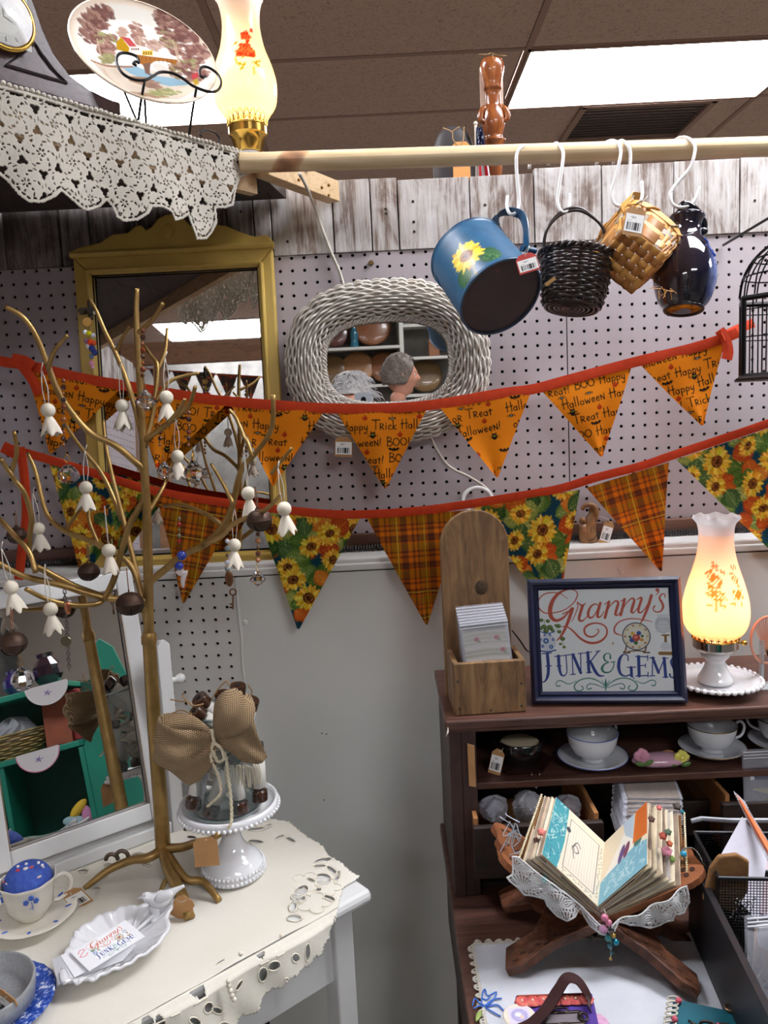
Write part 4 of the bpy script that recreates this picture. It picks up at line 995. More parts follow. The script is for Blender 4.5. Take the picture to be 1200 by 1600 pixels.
def roses(V,a,z,C,items):
    for kind,px,py,s in items:
        a0,z0,r0=place(V,a,z,px,py);u=(np.mod(a-a0+PI,2*PI)-PI)*r0;v=z-z0;d=np.hypot(u,v);an=np.arctan2(v,u)
        if kind == 'rose':
            ed=s*(1+.13*np.cos(5*an+px));m=d < ed;ringy=np.sin(d/s*11+2*np.sin(3*an)) > .1
            C[m]=(196,40,24);C[m & ringy]=(224,92,52)
        elif kind == 'orange':
            m=(d < s*(1+.2*np.cos(6*an+px)))&(np.sin(d/s*10+3*np.sin(2*an)) > -.3);C[m]=(232,118,52)
        else:
            an0=kind;uu=u*math.cos(an0)+v*math.sin(an0);vv=-u*math.sin(an0)+v*math.cos(an0);m=(uu/s)**2+(vv/(s*.38))**2 < 1;C[m]=(120,112,20) if items[0][0] == 'rose' else (226,120,60)
    return C
def paint_l(a,z,V):
    f=np.clip((z-z.min())/(z.max()-z.min()),0,1)[:,None];C=np.array((250,240,196.))*(1-f)+np.array((250,226,208.))*f
    return roses(V,a,z,C,[('rose',383,57,.010),('rose',384,77,.0145),('rose',376,82,.010),('rose',392,84,.009),('rose',393,48,.004),(.5,366,68,.008),(2.2,368,96,.008),(1.2,380,102,.008),(-.6,402,101,.009),(.3,405,96,.008),(1.8,396,110,.008),(-.3,372,99,.007)])
def base_milk(t):
    build('foot',MB().lathe([(.052,0),(.055,.004),(.05,.012),(.03,.03),(.018,.05),(.016,.06),(.024,.066)],40),ceram,t,smooth=True)
def base_l(t):
    z0=dl[0][1];build('foot',MB().lathe([(.046,0),(.05,.003),(.046,.008),(.024,.016),(.016,z0-.055),(.02,z0-.05)],40),ceram,t,smooth=True)
lamp('hurricane_lamp','lit hurricane lamp with red roses on its glass chimney on the corner shelf',T(*LQ),dl,paint_l,.55,brass,(255,205,120),glass_shade('milk_glass_rose',.6),base_l,.02)
# key switch of that lamp
# ================================================================ hanging from the hooks
def axv(r,d,t): return (CA*r-CB*d-CC*t).normalized()          # picture-right, picture-down, towards the viewer
# ---- watering can, painted with a sunflower
bot=at(783,466,1.33);dax=axv(.36,.74,.60);Lc=.135;topc_=bot-dax*Lc
Mcan=frame(tuple(bot),axv(.9,-.42,0),tuple(-dax))         # local z points from the bottom up to the rim
can=thing('watering_can','blue painted metal watering can with a yellow sunflower, hanging upside tilted from a white hook','watering can',M=Mcan)
na,nh=150,90
a,h=np.meshgrid(np.linspace(0,2*PI,na+1),np.linspace(0,1,nh+1));a=a.ravel();h=h.ravel()
rb_=.0725;Rr=rb_*(1-.03*h)+.0012*np.exp(-((h-.02)/.02)**2)+.0016*np.exp(-((h-.985)/.015)**2)
V=np.stack([Rr*np.cos(a),Rr*np.sin(a),h*Lc,np.ones_like(a)],1) @ np.array(Mcan).T;V=V[:,:3]
X,Y=nearest(V,0,0)
fr_=np.array([ (Mcan.to_3x3() @ Vector((math.cos(q),math.sin(q),0))).dot((O-bot).normalized()) for q in a[:na+1]]);front=np.tile(fr_,nh+1) > .05
def locate(px,py):
    d=(X-px)**2+(Y-py)**2+np.where(front,0,1e6);i=int(np.argmin(d));return a[i]*rb_,h[i]*Lc
ccv=Canvas(2*PI*rb_*1000,Lc*1000,1.6,(38,84,118),True);Rc=random.Random(5)
for k in range(120): ccv.ell(Rc.uniform(0,456),Rc.uniform(0,135),Rc.uniform(4,20),Rc.uniform(3,12),(26,62,92) if k % 2 else (56,104,134),Rc.uniform(0,3),.18)
fx,fy=[q*1000 for q in locate(728,400)];gx_,gy_=[q*1000 for q in locate(766,398)];hx_,hy_=[q*1000 for q in locate(722,448)]
la=math.atan2(gy_-fy,gx_-fx)
for L_,aa,x_,y_ in ((44,la,fx,fy),(40,math.atan2(hy_-fy,hx_-fx)+.1,fx,fy)):
    leaf(ccv,x_+20*math.cos(aa),y_+20*math.sin(aa),L_,aa,(34,78,46),(96,140,84),False)
sx_,sy_=[q*1000 for q in locate(745,432)]
ccv.line([(fx,fy),((fx+sx_)/2+2,(fy+sy_)/2),(sx_,sy_)],4.5,(116,102,66),4)
sunflower(ccv,fx,fy,33,1.,0,((232,176,30),(250,214,52),(255,236,130),(120,74,26)),Rc)
for k in range(60): ccv.ell(Rc.uniform(0,456),Rc.choice((1,2,133,134)),.8,.8,(170,176,170),0,.8)
fastmesh('body',V,gridF(na,nh),painted('can_enamel',.42,.1),can,ccv.get(a*rb_*1000,h*Lc*1000))
blue=mat('can_blue',(34,76,108),.32,coat=.3,col2=(28,62,92),vs=30)
botm,nt,p=_new('can_underside');co=coords(nt);q_=noise(nt,co,16,5,.65,.6);nt.links.new(ramp(nt,q_,[(.62,(36,38,46)),(.70,(92,58,46)),(.8,(40,38,44))]),p.inputs['Base Color']);p.inputs['Roughness'].default_value=.5
build('underside',MB().lathe([(.0001,.004),(rb_*.97,.004),(rb_*.985,.0),(rb_*1.01,.001)],64),botm,can,smooth=True)
build('bottom_seam',MB().tube([((rb_+.0006)*math.cos(2*PI*k/64),(rb_+.0006)*math.sin(2*PI*k/64),.0015) for k in range(64)],.002,8,closed=True),blue,can,smooth=2)
build('rim',MB().tube([((rb_*.975)*math.cos(2*PI*k/64),(rb_*.975)*math.sin(2*PI*k/64),Lc) for k in range(64)],.0022,8,closed=True),blue,can,smooth=2)
build('half_lid',MB().lathe([(.0001,Lc-.004),(rb_*.95,Lc-.004)],48),blue,can)
def strap(mb,pts,w,th,wd=(1,0,0),k=6):
    """flat band along world points"""
    P=[Vector(q) for q in crom([tuple(q) for q in pts],k)];V=[];wd=Vector(wd).normalized()
    for i,q in enumerate(P):
        t=(P[min(i+1,len(P)-1)]-P[max(i-1,0)]).normalized();s_=(wd-t*wd.dot(t)).normalized();n_=t.cross(s_)
        V += [q-s_*w/2-n_*th/2,q+s_*w/2-n_*th/2,q+s_*w/2+n_*th/2,q-s_*w/2+n_*th/2]
    F=[(i*4+j,i*4+(j+1) % 4,i*4+4+(j+1) % 4,i*4+4+j) for i in range(len(P)-1) for j in range(4)]+[(3,2,1,0),tuple(len(V)-4+j for j in range(4))]
    return mb.add(V,F)
build('handle',strap(MB(),[at(772,360,1.45),at(776,345,1.425),at(786,334,1.405),at(800,331,1.39),at(815,337,1.375),at(821,352,1.36),at(822,372,1.35),at(823,390,1.345)],.018,.0016,axv(.3,-.1,.95)),blue,can,world=True,smooth=True)
build('handle_curl',MB().tube([at(815,388,1.345),at(836,392,1.36)],.0055,12),blue,can,world=True,smooth=True)
build('spout',MB().tube([at(704,446,1.40),at(692,438,1.405),at(684,429,1.41),at(686,424,1.41)],[.014,.011,.007,.004],14,3),blue,can,world=True,smooth=2)
price_tag(frame(tuple(at(824,411,1.27)),axv(.92,-.28,0),axv(.28,-.92,0)),'bar code tag edged in red tied to the blue watering can',.034,.030,hang=at(818,396,1.34),m=mat('tag_red',(196,64,58),.6))
# ---- baskets
dk_w=mat('dark_wicker',(46,30,26),.35,coat=.4,col2=(28,18,16),vs=60)
Yb=1.385;bt=at(901,402,Yb);bb=at(893,480,Yb-.012)
Mb=frame(tuple(bb),axv(.98,.12,0),tuple(bt-bb));Hb=(bt-bb).length
bk=thing('wicker_basket','small dark brown wicker basket with an arched handle hanging from a white hook','basket',M=Mb)
def bsurf(u,t):
    a=2*PI*u;r=.049+.014*t;return Vector((r*math.cos(a),r*math.sin(a),t*Hb)),Vector((math.cos(a),math.sin(a),0))
for q in weave(bsurf,[i/15 for i in range(1,15)],22,.0022,.0031,per=6): build('strand',q,dk_w,bk,smooth=2)
bst=[MB().tube([tuple(bsurf(k/22,0)[0]),tuple(bsurf(k/22,1)[0])],.0022,6) for k in range(22)]
for q in bst: build('stake',q,dk_w,bk)
bas=MB()
for k in range(20): a=2*PI*k/20;bas.tube([(.004*math.cos(a),.004*math.sin(a),-.001),(.048*math.cos(a),.048*math.sin(a),.001)],.0022,5)
for r in (.008,.015,.022,.030,.039,.046): bas.tube([(r*math.cos(2*PI*k/40),r*math.sin(2*PI*k/40),-.002+.0015*math.sin(20*PI*k/40*2)) for k in range(40)],.0022,5,closed=True)
build('base',bas,dk_w,bk,smooth=2,kind='stuff')
rm=MB()
for ph in (0,1): rm.tube([((.064+.003*math.cos(2*PI*k/10+PI*ph))*math.cos(2*PI*k/160),(.064+.003*math.cos(2*PI*k/10+PI*ph))*math.sin(2*PI*k/160),Hb+.003*math.sin(2*PI*k/10+PI*ph)) for k in range(160)],.0035,6,closed=True)
build('rim',rm,dk_w,bk,smooth=2,kind='stuff')
for w_ in (-.002,.002): build('handle',MB().tube([at(851,396+w_,Yb),at(850,380,Yb),at(856,356,Yb),at(877,333+w_*900,Yb),at(905,327+w_*900,Yb),at(932,344,Yb),at(944,362,Yb),at(950,392,Yb)],.0028,8,6),dk_w,bk,world=True,smooth=2)
build('label',MB().box((0,0,0),(.006,.001,.02),frame(tuple(at(860,440,Yb-.065)),axv(.6,.8,0),axv(.7,-.7,0))),mat('straw',(150,110,50),.6),bk,world=True)
# ---- pale splint basket, tilted so that its underside shows
sp1=mat('splint_light',(212,158,84),.45,col2=(190,134,64),vs=18,bmp=.3,bs=260,stretch=(1,1,1));sp2=mat('splint_dark',(168,112,54),.5,col2=(150,98,46),vs=22);sp3=mat('splint_grey',(150,138,122),.6)
dsb=axv(-.52,.46,.66);cb=at(983,406,1.335);ct=cb-dsb*.082
Ms=frame(tuple(cb),axv(.80,.58,-.05),tuple(-dsb));Hs=.082
sb=thing('splint_basket','pale woven splint basket tilted to show its square base, hanging from a white hook','basket',M=Ms)
def rsq(u,a,n=5.): q=2*PI*u;c,s=math.cos(q),math.sin(q);return a*math.copysign(abs(c)**(2/n),c),a*math.copysign(abs(s)**(2/n),s)
def ssurf(u,t,o=0.):
    a=.044+.016*t**.8;x,y=rsq(u,a,5-1.5*t);l=math.hypot(x,y);return Vector((x*(1+o/l),y*(1+o/l),t*Hs))
def band(t0,t1,amp,ph,n=24,per=6):
    mb=MB();V=[];m=n*per
    for j in range(m):
        u=j/m+.02;o=amp*math.sin(PI*n*j/m+PI*ph)
        for tt,oo in ((t0,o),(t1,o),(t1,o-.001),(t0,o-.001)): V.append(ssurf(u,tt,oo))
    F=[(j*4+k,((j+1) % m)*4+k,((j+1) % m)*4+(k+1) % 4,j*4+(k+1) % 4) for j in range(m) for k in range(4)]
    return mb.add(V,F)
for i in range(4): build('splint',band(.04+i*.215,.04+i*.215+.19,.0016,i),sp3 if i == 2 else sp1,sb,smooth=True)
for k in range(24):
    u=(k+.5)/24+.02;w_=.014;pts=[]
    V=[]
    for i in range(17):
        t=i/16*.93;o=-.0013*math.cos(PI*(t-.04)/.215)*(1 if k % 2 else -1)+.0002
        for du in (-w_,w_): V.append(ssurf(u+du*(.9),t,o))
    build('stake',MB().add(V,[(2*i,2*i+1,2*i+3,2*i+2) for i in range(16)]),sp2 if k % 3 else sp1,sb,smooth=True,solid=.0008)
for i in range(6):
    y=-.037+i*.0148
    for ax in (0,1):
        V=[]
        for j in range(25):
            x=-.042+j*.0035;z_=-.0012-.0012*math.sin(PI*(x+.0444)/.0148+PI*i+(0 if ax else PI))
            for d in (-.0063,.0063): V.append((x,y+d,z_) if ax else (y+d,x,z_))
        build('base_splint',MB().add(V,[(2*j,2*j+1,2*j+3,2*j+2) for j in range(24)]),sp1 if (i+ax) % 2 else sp2,sb,smooth=True,solid=.0008)
for o_,n_ in ((.0026,'rim'),(-.002,'inner_rim')):
    V=[]
    for j in range(96):
        for tt,oo in ((.84,o_),(1.02,o_),(1.02,o_-.002),(.84,o_-.002)): V.append(ssurf(j/96,tt,oo))
    build(n_,MB().add(V,[(j*4+k,((j+1) % 96)*4+k,((j+1) % 96)*4+(k+1) % 4,j*4+(k+1) % 4) for j in range(96) for k in range(4)]),sp1,sb,smooth=True)
for k in range(16): build('rim_lashing',MB().tube([ssurf(k/16+.03,.82,.0035),ssurf(k/16+.045,.93,.005),ssurf(k/16+.06,1.03,.0035)],.0016,6,3),sp1 if k % 2 else sp3,sb,smooth=2)
build('handle',strap(MB(),[at(1000,310,1.40),at(985,308,1.385),at(978,318,1.37),at(985,332,1.355),at(998,344,1.35)],.018,.0016,axv(.7,-.7,0)),sp1,sb,world=True,smooth=True)
st=MB()
for k in range(12): q=at(1040+Rc.uniform(-16,10),452+Rc.uniform(-6,6),1.34+Rc.uniform(-.01,.01));st.tube([q,q+axv(Rc.uniform(-1,1),Rc.uniform(0,1),0)*.014],.0006,4)
build('straw_end',st,sp1,sb,world=True,kind='stuff')
price_tag(frame(tuple(at(991,346,1.285)),axv(.98,.18,0),axv(.18,-.98,0)),'kraft tag with a bar code sticker tied to the pale splint basket',.032,.047,hang=at(1003,316,1.36))
# ---- dark glazed jug
jm,nt,p=_new('jug_glaze');tc=N(nt,'ShaderNodeTexCoord');sx3=N(nt,'ShaderNodeSeparateXYZ');nt.links.new(tc.outputs['Object'],sx3.inputs[0])
mr=N(nt,'ShaderNodeMapRange');mr.inputs[1].default_value=-.05;mr.inputs[2].default_value=.055;nt.links.new(sx3.outputs[0],mr.inputs[0])
nt.links.new(ramp(nt,mr.outputs[0],[(.0,(60,44,44)),(.4,(34,30,40)),(.66,(12,16,38)),(.86,(88,110,170)),(1.,(140,158,205))]),p.inputs['Base Color']);p.inputs['Roughness'].default_value=.08;p.inputs['Coat Weight'].default_value=.8
jb=at(1068,484,1.37);jt=at(1078,338,1.405);Mj=frame(tuple(jb),axv(1,.07,0),tuple(jt-jb));Hj=(jt-jb).length;k_=Hj/.17
jg=thing('glazed_jug','dark navy and brown glazed jug with a pale blue side, hanging by its handle','jug',M=Mj)
build('body',MB().lathe([(.0001,.003),(.032,.0),(.034,.003),(.044,.018),(.052,.045),(.053,.065),(.049,.09),(.038,.115),(.028,.13),(.025,.143),(.027,.155),(.031,.165),(.029,.168),(.024,.155),(.021,.14),(.0001,.13)],56,Matrix.Diagonal((k_,k_,k_,1)),k=3),jm,jg,smooth=2)
build('foot_ring',MB().lathe([(.028,-.001),(.033,-.002),(.034,.004),(.030,.006)],40,Matrix.Diagonal((k_,k_,k_,1))),mat('jug_foot',(22,18,20),.4),jg,smooth=True)
build('handle',MB().tube([at(1092,372,1.40),at(1100,352,1.395),at(1092,335,1.39),at(1078,322,1.388),at(1068,320,1.388),at(1064,330,1.39),at(1066,350,1.395)],[.006,.0065,.007,.007,.007,.007,.007],12,5),mat('jug_dark',(14,14,24),.08,coat=.8),jg,world=True,smooth=2)
build('spout',MB().ball((0,0,0),1,16,10,T(*at(1097,362,1.395)) @ Matrix.Diagonal((.010,.012,.008,1))),MATS['jug_dark'],jg,world=True,smooth=2)
fl=MB();q0=at(1112,402,1.345)
for L_ in ([(1106,385),(1112,392),(1118,400)],[(1118,398),(1112,404),(1108,412)],[(1112,396),(1114,408),(1120,414)],[(1108,400),(1118,405)],[(1100,372),(1106,378),(1103,384)]): fl.tube([at(a_,b_,1.352) for a_,b_ in L_],.0014,5,3)
build('painted_sprig',fl,mat('cobalt',(52,84,180),.15),jg,world=True,kind='stuff')
# ---- bird cage at the picture's edge, hung from the wall side
Yc=1.36;cc_=at(1243,590,Yc);Rcg=.098;zbm=at(1150,592,Yc-.02).z;ztp=at(1150,466,Yc-.02).z;zd=at(1243,372,Yc).z
cg=thing('bird_cage','black wire bird cage with hexagonal sides and a domed top','bird cage',(cc_.x,Yc,zbm))
hexp=[(Rcg*math.cos(PI/3*k+.12),Rcg*math.sin(PI/3*k+.12)) for k in range(6)];Hc=ztp-zbm
for k in range(6):
    a,b=hexp[k],hexp[(k+1) % 6]
    build('post',MB().tube([(a[0],a[1],0),(a[0],a[1],Hc)],.0045,6),black,cg)
    for n_,z0,r in (('base_rail',.004,.005),('top_rail',Hc,.005),('cross_wire',Hc*.52,.0012),('cross_wire',Hc*.86,.0012)): build(n_,MB().tube([(a[0],a[1],z0),(b[0],b[1],z0)],r,6),black,cg)
    for j in range(1,6): f=j/6;x,y=a[0]+(b[0]-a[0])*f,a[1]+(b[1]-a[1])*f;build('bar',MB().tube([(x,y,0),(x,y,Hc)],.0013,5),black,cg)
build('floor_tray',MB().lathe([(.0001,-.004),(Rcg*1.12,-.004),(Rcg*1.14,0),(Rcg*1.02,.006),(.0001,.002)],6,rotm(0,0,.12)),mat('cage_floor',(44,34,30),.5,.3),cg)
for k in range(20):
    a=2*PI*k/20;build('dome_wire',MB().tube([(Rcg*.93*math.cos(a)*math.cos(t),Rcg*.93*math.sin(a)*math.cos(t),Hc+.005+(zd-zbm-Hc)*math.sin(t)) for t in (0,.3,.6,.9,1.2,1.5)],.0014,5,2),black,cg)
for f in (.35,.7): r=Rcg*.93*math.cos(f);build('dome_hoop',MB().tube([(r*math.cos(2*PI*k/30),r*math.sin(2*PI*k/30),Hc+.005+(zd-zbm-Hc)*math.sin(f)) for k in range(30)],.0015,5,closed=True),black,cg)
build('finial',MB().tube([(0,0,zd-zbm),(0,0,zd-zbm+.02),(.012,0,zd-zbm+.035),(0,0,zd-zbm+.05),(-.008,0,zd-zbm+.04)],.002,6,4),black,cg,smooth=2)
build('arm',MB().tube([(0,0,zd-zbm+.048),(0,.02,zd-zbm+.06),(0,YW-Yc-.004,zd-zbm+.05)],.003,6,4),black,cg,smooth=2)

# ================================================================ standing on top of the partition
ZT=Z_PL-.005
def tp(px,py,y): return at(px,py,y)
carv=wood('carved_wood',(94,46,20),(140,76,34),(178,110,52),(5,5,1.2),7,.25,.5)
Yt=YW+.075;tb_=tp(773,276,Yt);hh=lambda py: at(776,py,Yt).z-ZT;pxw=Yt/1200
tk=thing('carved_figure','carved brown wooden utensil handle shaped like a standing figure, on top of the partition','carving',(tb_.x+.001,Yt,ZT))
def fx_(px): return at(px,200,Yt).x-tb_.x
sil=[(270,11),(240,12),(226,14),(222,16),(218,17),(215,12),(205,15),(192,18),(180,17),(172,15),(166,12),(162,11),(142,11),(140,13),(130,13),(118,16),(104,18),(95,16),(91,12)]
build('body',MB().lathe([(.0001,0)]+[(w_*pxw,hh(py)) for py,w_ in sil]+[(.0001,hh(90.5))],24,Matrix.Diagonal((1,.7,1,1)),k=2),carv,tk,smooth=2)
build('head_board',MB().prism([(-.018,hh(140)),(-.013,hh(140)),(.017,hh(140)),(.023,hh(104)),(.02,hh(93)),(.0,hh(90)),(-.02,hh(93)),(-.024,hh(106))],-.012,.010,rotm(PI/2)),carv,tk,bev=.003)
for s in (-1,1): build('wing',MB().tube([(s*.017,-.004,hh(168)),(s*.027,-.006,hh(176)),(s*.028,-.008,hh(188)),(s*.020,-.008,hh(192))],[.006,.007,.006,.004],10,4),carv,tk,smooth=2)
build('eye_hole',MB().lathe([(.0001,0),(.0055,0),(.0055,.002)],16,T(-.001,-.0135,hh(114)) @ rotm(PI/2)),darkm,tk)
build('string',MB().tube([(-.03,-.014,hh(88)),(-.012,-.016,hh(90)),(-.001,-.016,hh(89)),(-.001,-.016,hh(112))],.0008,5,4).tube([(-.001,-.016,hh(89)),(.014,-.015,hh(92)),(.03,-.014,hh(93))],.0008,5,4),twine,tk)
build('card',MB().box((0,.016,(hh(100)+hh(162))/2),(.05,.0012,hh(100)-hh(162))),mat('peach_card',(222,196,176),.7),tk)
dk=thing('dark_pouch','dark grey rounded pouch on the partition top behind the rod','pouch',(tp(712,276,Yt).x,Yt+.02,ZT))
build('body',MB().lathe([(.0001,0),(.040,.0),(.046,.03),(.044,.08),(.034,.115),(.016,.132),(.0001,.136)],32,Matrix.Diagonal((1,.35,1,1)),k=3),mat('charcoal',(58,54,56),.5),dk,smooth=2)
for x,z in ((-.03,.02),(-.004,.012),(-.036,.075)): build('rivet',MB().ball((x,-.015,z),.003,8,6),mat('steel',(170,168,166),.3,1.),dk)
tg=price_tag(frame(tuple(at(721,252,Yt-.045)),(1,0,0),(0,0,1)),'orange-tan blank card tag on twine beside the small flag',.036,.078,sticker=False,m=mat('tag_orange',(222,158,92),.7))
build('twine',MB().tube([at(692,200,Yt-.04),at(706,206,Yt-.045),at(708,218,Yt-.045),at(717,228,Yt-.046),at(724,218,Yt-.045),at(725,198,Yt-.04)],.0012,5,5).tube([at(706,206,Yt-.045),at(718,198,Yt-.045)],.0012,5),twine,tg,world=True)
fg=thing('small_flag','small rolled stick flag in red, white and navy on the partition top','flag',(at(745,276,Yt-.02).x,Yt-.02,ZT))
f0=Vector((at(745,276,Yt-.02).x,Yt-.02,ZT));ft=at(743,193,Yt-.02)
build('stick',MB().tube([f0,ft],.0028,8).ball(tuple(ft),.0045,10,8),mat('stick_white',(216,206,190),.5),fg,world=True,smooth=True)
fcv=Canvas(40,90,2,(26,34,70))
for k in range(22): fcv.ell(rnd.uniform(3,37),rnd.uniform(34,86),1.8,1.8,(220,220,226))
fcv.poly([(0,0),(40,0),(40,30),(0,30)],(214,214,216));fcv.poly([(6,0),(16,0),(16,30),(6,30)],(176,30,44));fcv.poly([(26,0),(34,0),(34,30),(26,30)],(176,30,44))
nx,ny=24,50;u,v=np.meshgrid(np.linspace(0,1,nx+1),np.linspace(0,1,ny+1));u=u.ravel();v=v.ravel()
A0=np.array(f0);H_=(ft-f0).length*.9;wdt=.012+.018*(1-v)
V=np.stack([A0[0]+.002+(u-.1)*wdt+(ft.x-f0.x)*v*.9,A0[1]-.006-.005*np.sin(u*9),A0[2]+.002+v*H_],1)
fastmesh('cloth',V,gridF(nx,ny),fabric,fg,fcv.get(u*40,v*90))
# ================================================================ the white table set across the corner
ZTB=.76
Cn=onz(582,1390,ZTB);U_=Vector((.768,.640,0));V_=Vector((-.640,.768,0));Cn.z=0
def tw(u,v,z): return Cn+U_*u+V_*v+Vector((0,0,z))
MT=Matrix(((U_.x,V_.x,0,Cn.x),(U_.y,V_.y,0,Cn.y),(0,0,1,0),(0,0,0,1)))
TL_,TD_=.80,.48
tab=thing('side_table','white painted wooden table standing across the corner under a cream cloth','table',M=MT)
build('tabletop',MB().box((-TL_/2,TD_/2,ZTB-.011),(TL_,TD_,.022)),white,tab,bev=.008)
build('apron',MB().box((-TL_/2,.045,ZTB-.022-.062),(TL_-.11,.018,.124)),white,tab,bev=.001)
build('apron',MB().box((-TL_/2,TD_-.045,ZTB-.022-.062),(TL_-.11,.018,.124)),white,tab)
for x in (-.045,-TL_+.045): build('apron',MB().box((x,TD_/2,ZTB-.084),(.018,TD_-.11,.124)),white,tab,bev=.001)
dw=build('drawer',MB().box((-.33,.032,ZTB-.088),(.32,.014,.092)),white,tab,bev=.002)
build('knob',MB().lathe([(.0001,.026),(.010,.024),(.013,.017),(.009,.008),(.006,0)],20,T(-.33,.025,ZTB-.088) @ rotm(PI/2)),white,dw,smooth=2)
for x in (-.042,-TL_+.042):
    for y in (.042,TD_-.042): build('leg',MB().box((x,y,(ZTB-.022)/2),(.036,.036,ZTB-.022),None).box((x,y,.06),(.030,.030,.12)),white,tab,bev=.003)
# cloth: top sheet and hanging flap, both with real cut-work
linen=mat('cream_linen',(230,225,213),.85,col2=(225,219,204),vs=6,bmp=.4,bs=60,bd=.002)
cl=thing('tablecloth','cream linen cloth with cut-work edges draped over the white table','tablecloth',M=MT)
MTi=MT.inverted()
def uv_(px,py): q=MTi @ onz(px,py,ZTB+.002);return q.x,q.y
topP=[uv_(*q) for q in ((400,1262),(425,1280),(452,1284),(478,1306),(505,1322),(512,1336),(532,1348),(548,1364),(563,1372),(545,1382),(534,1390),(529,1418))]
topP=topP+[(-.78,-.002),(-.78,.40),(-.30,.42),(-.2,.40)]
cut=[(505,1346,14,4,-.2),(520,1363,12,4,.7),(527,1372,4,10,.3),(505,1375,13,9,.1),(470,1395,14,8,-.6),(466,1404,12,7,.2),(460,1436,12,6,0),(458,1418,6,9,.2),(515,1405,10,4,.4),(497,1392,6,3,0),(487,1377,8,2.5,.4),(500,1355,10,3,0),(400,1317,12,3.4,.1),(402,1297,14,3,-.1),(437,1310,8,3,-.4),(455,1314,8,3,.5),(418,1292,8,2.6,-.3),(130,1362,8,3,0),(160,1370,9,2.4,.2),(185,1355,8,3,0),(215,1336,10,2.5,-.1),(230,1352,8,2.4,.3),(170,1352,7,2,0),(200,1346,6,2,0),(150,1390,7,2,0),(300,1310,8,2.6,.1),(285,1325,8,2.2,-.2),(120,1400,6,2,.2),(345,1505,8,2,-.5)]
cuts=[]
for px,py,rx,ry,an in cut:
    P=[uv_(px+rx*math.cos(t)*math.cos(an)-ry*math.sin(t)*math.sin(an),py+rx*math.cos(t)*math.sin(an)+ry*math.sin(t)*math.cos(an)) for t in [2*PI*k/12 for k in range(12)]];cuts.append(P)
def top_solid(x,y):
    s=np.ones(x.shape,bool)
    for P in cuts: s &= ~inpoly(x,y,P)
    return s
def Ptop(x,y):
    z=ZTB+.0028+.0012*np.sin(x*23+y*31)*np.sin(y*19-x*7)+.0006*np.sin(x*70+y*20)
    fall=np.clip(-(y)-.0,0,1);A=np.stack([x,y,z],1)
    return np.concatenate([A,np.ones((len(A),1))],1) @ np.array(MT).T[:,:3]
lace_mesh('top_sheet',topP,Ptop,min(p[0] for p in topP),max(p[0] for p in topP),-.003,.43,.0022,linen,cl,hem=.0005,thick=.0012,pat=top_solid)
def uz_(px,py): q=onpl(px,py,tuple(tw(0,-.012,ZTB)),V_);m=MTi @ q;return m.x,m.z
flap=[uz_(*q) for q in ((532,1414),(531,1428),(522,1440),(515,1452),(512,1466),(503,1474),(498,1488),(488,1492),(478,1506),(468,1508),(458,1520),(448,1524),(438,1540),(424,1545),(410,1556),(406,1566),(403,1578),(392,1586),(378,1586),(372,1594),(366,1610),(350,1625),(330,1640),(300,1650),(280,1672),(240,1690),(200,1720),(150,1745))]
flap=flap+[(-.78,ZTB-.13),(-.78,ZTB+.003),(flap[0][0],ZTB+.003)]
fc=[]
for px,py,rx,ry,an in ((411,1488,7,12,.3),(435,1474,6,6,.5),(410,1522,7,12,.1),(426,1507,10,7,-.6),(458,1493,6,7,.2),(476,1484,4,14,.1),(310,1550,13,8,-.5),(322,1570,7,9,.6),(336,1575,9,5,.4),(232,1598,9,5,-.4),(345,1598,10,6,0),(300,1590,9,6,.3),(270,1560,8,6,-.3),(250,1595,7,7,0),(372,1538,3,10,.6),(443,1526,3,3,0),(205,1610,10,6,0),(290,1620,8,9,0)):
    fc.append([uz_(px+rx*math.cos(t)*math.cos(an)-ry*math.sin(t)*math.sin(an),py+rx*math.cos(t)*math.sin(an)+ry*math.sin(t)*math.cos(an)) for t in [2*PI*k/10 for k in range(10)]])
def flap_solid(x,y):
    s=np.ones(x.shape,bool)
    for P in fc: s &= ~inpoly(x,y,P)
    return s
def Pflap(x,y):
    d=np.clip((ZTB-y)/.12,0,1);off=-.0125-(.004+.012*d)*(.5+.5*np.sin(x*38+.8))-.004*np.sin(x*95+y*60)*d;off=np.where(y > ZTB-.006,-.003-(ZTB+.003-y)/.009*.0095,off)
    A=np.stack([x,off,y,np.ones_like(x)],1);return A @ np.array(MT).T[:,:3]
lace_mesh('hanging_flap',flap,Pflap,-.78,max(p[0] for p in flap),min(p[1] for p in flap),ZTB+.003,.0018,linen,cl,hem=.001,thick=.0014,pat=flap_solid)
emb=MB()                                                     # raised stitching round every cut shape and some petals
for P in cuts: emb.tube([MT @ Vector((a,b,ZTB+.0042)) for a,b in P],.0010,4,closed=True)
for P in fc:
    q_=Pflap(np.array([a for a,b in P]),np.array([max(min(b,ZTB-.008),ZTB-.13) for a,b in P]));emb.tube([tuple(np.array(v)-np.array(V_)*.001) for v in q_],.0011,5,closed=True)
for px,py,r in ((490,1412,18),(480,1380,16),(512,1388,14),(420,1560,0)):
    if r:
        for k in range(5):
            a=2*PI*k/5;L_=[uv_(px+r*math.cos(a)+r*.6*math.cos(a+t),py+(r*math.sin(a)+r*.6*math.sin(a+t))*.6) for t in [-2+.4*i for i in range(11)]];emb.tube([MT @ Vector((q[0],q[1],ZTB+.0042)) for q in L_],.0008,4)
for px,py in ((357,1533),(358,1540),(360,1548),(363,1556),(366,1562),(376,1490),(440,1462)): q=onpl(px,py,tuple(tw(0,-.026,ZTB)),V_);emb.ball(tuple(q),.0034,8,6)
build('embroidery',emb,mat('cream_thread',(236,228,210),.6),cl,world=True,smooth=2,kind='stuff')

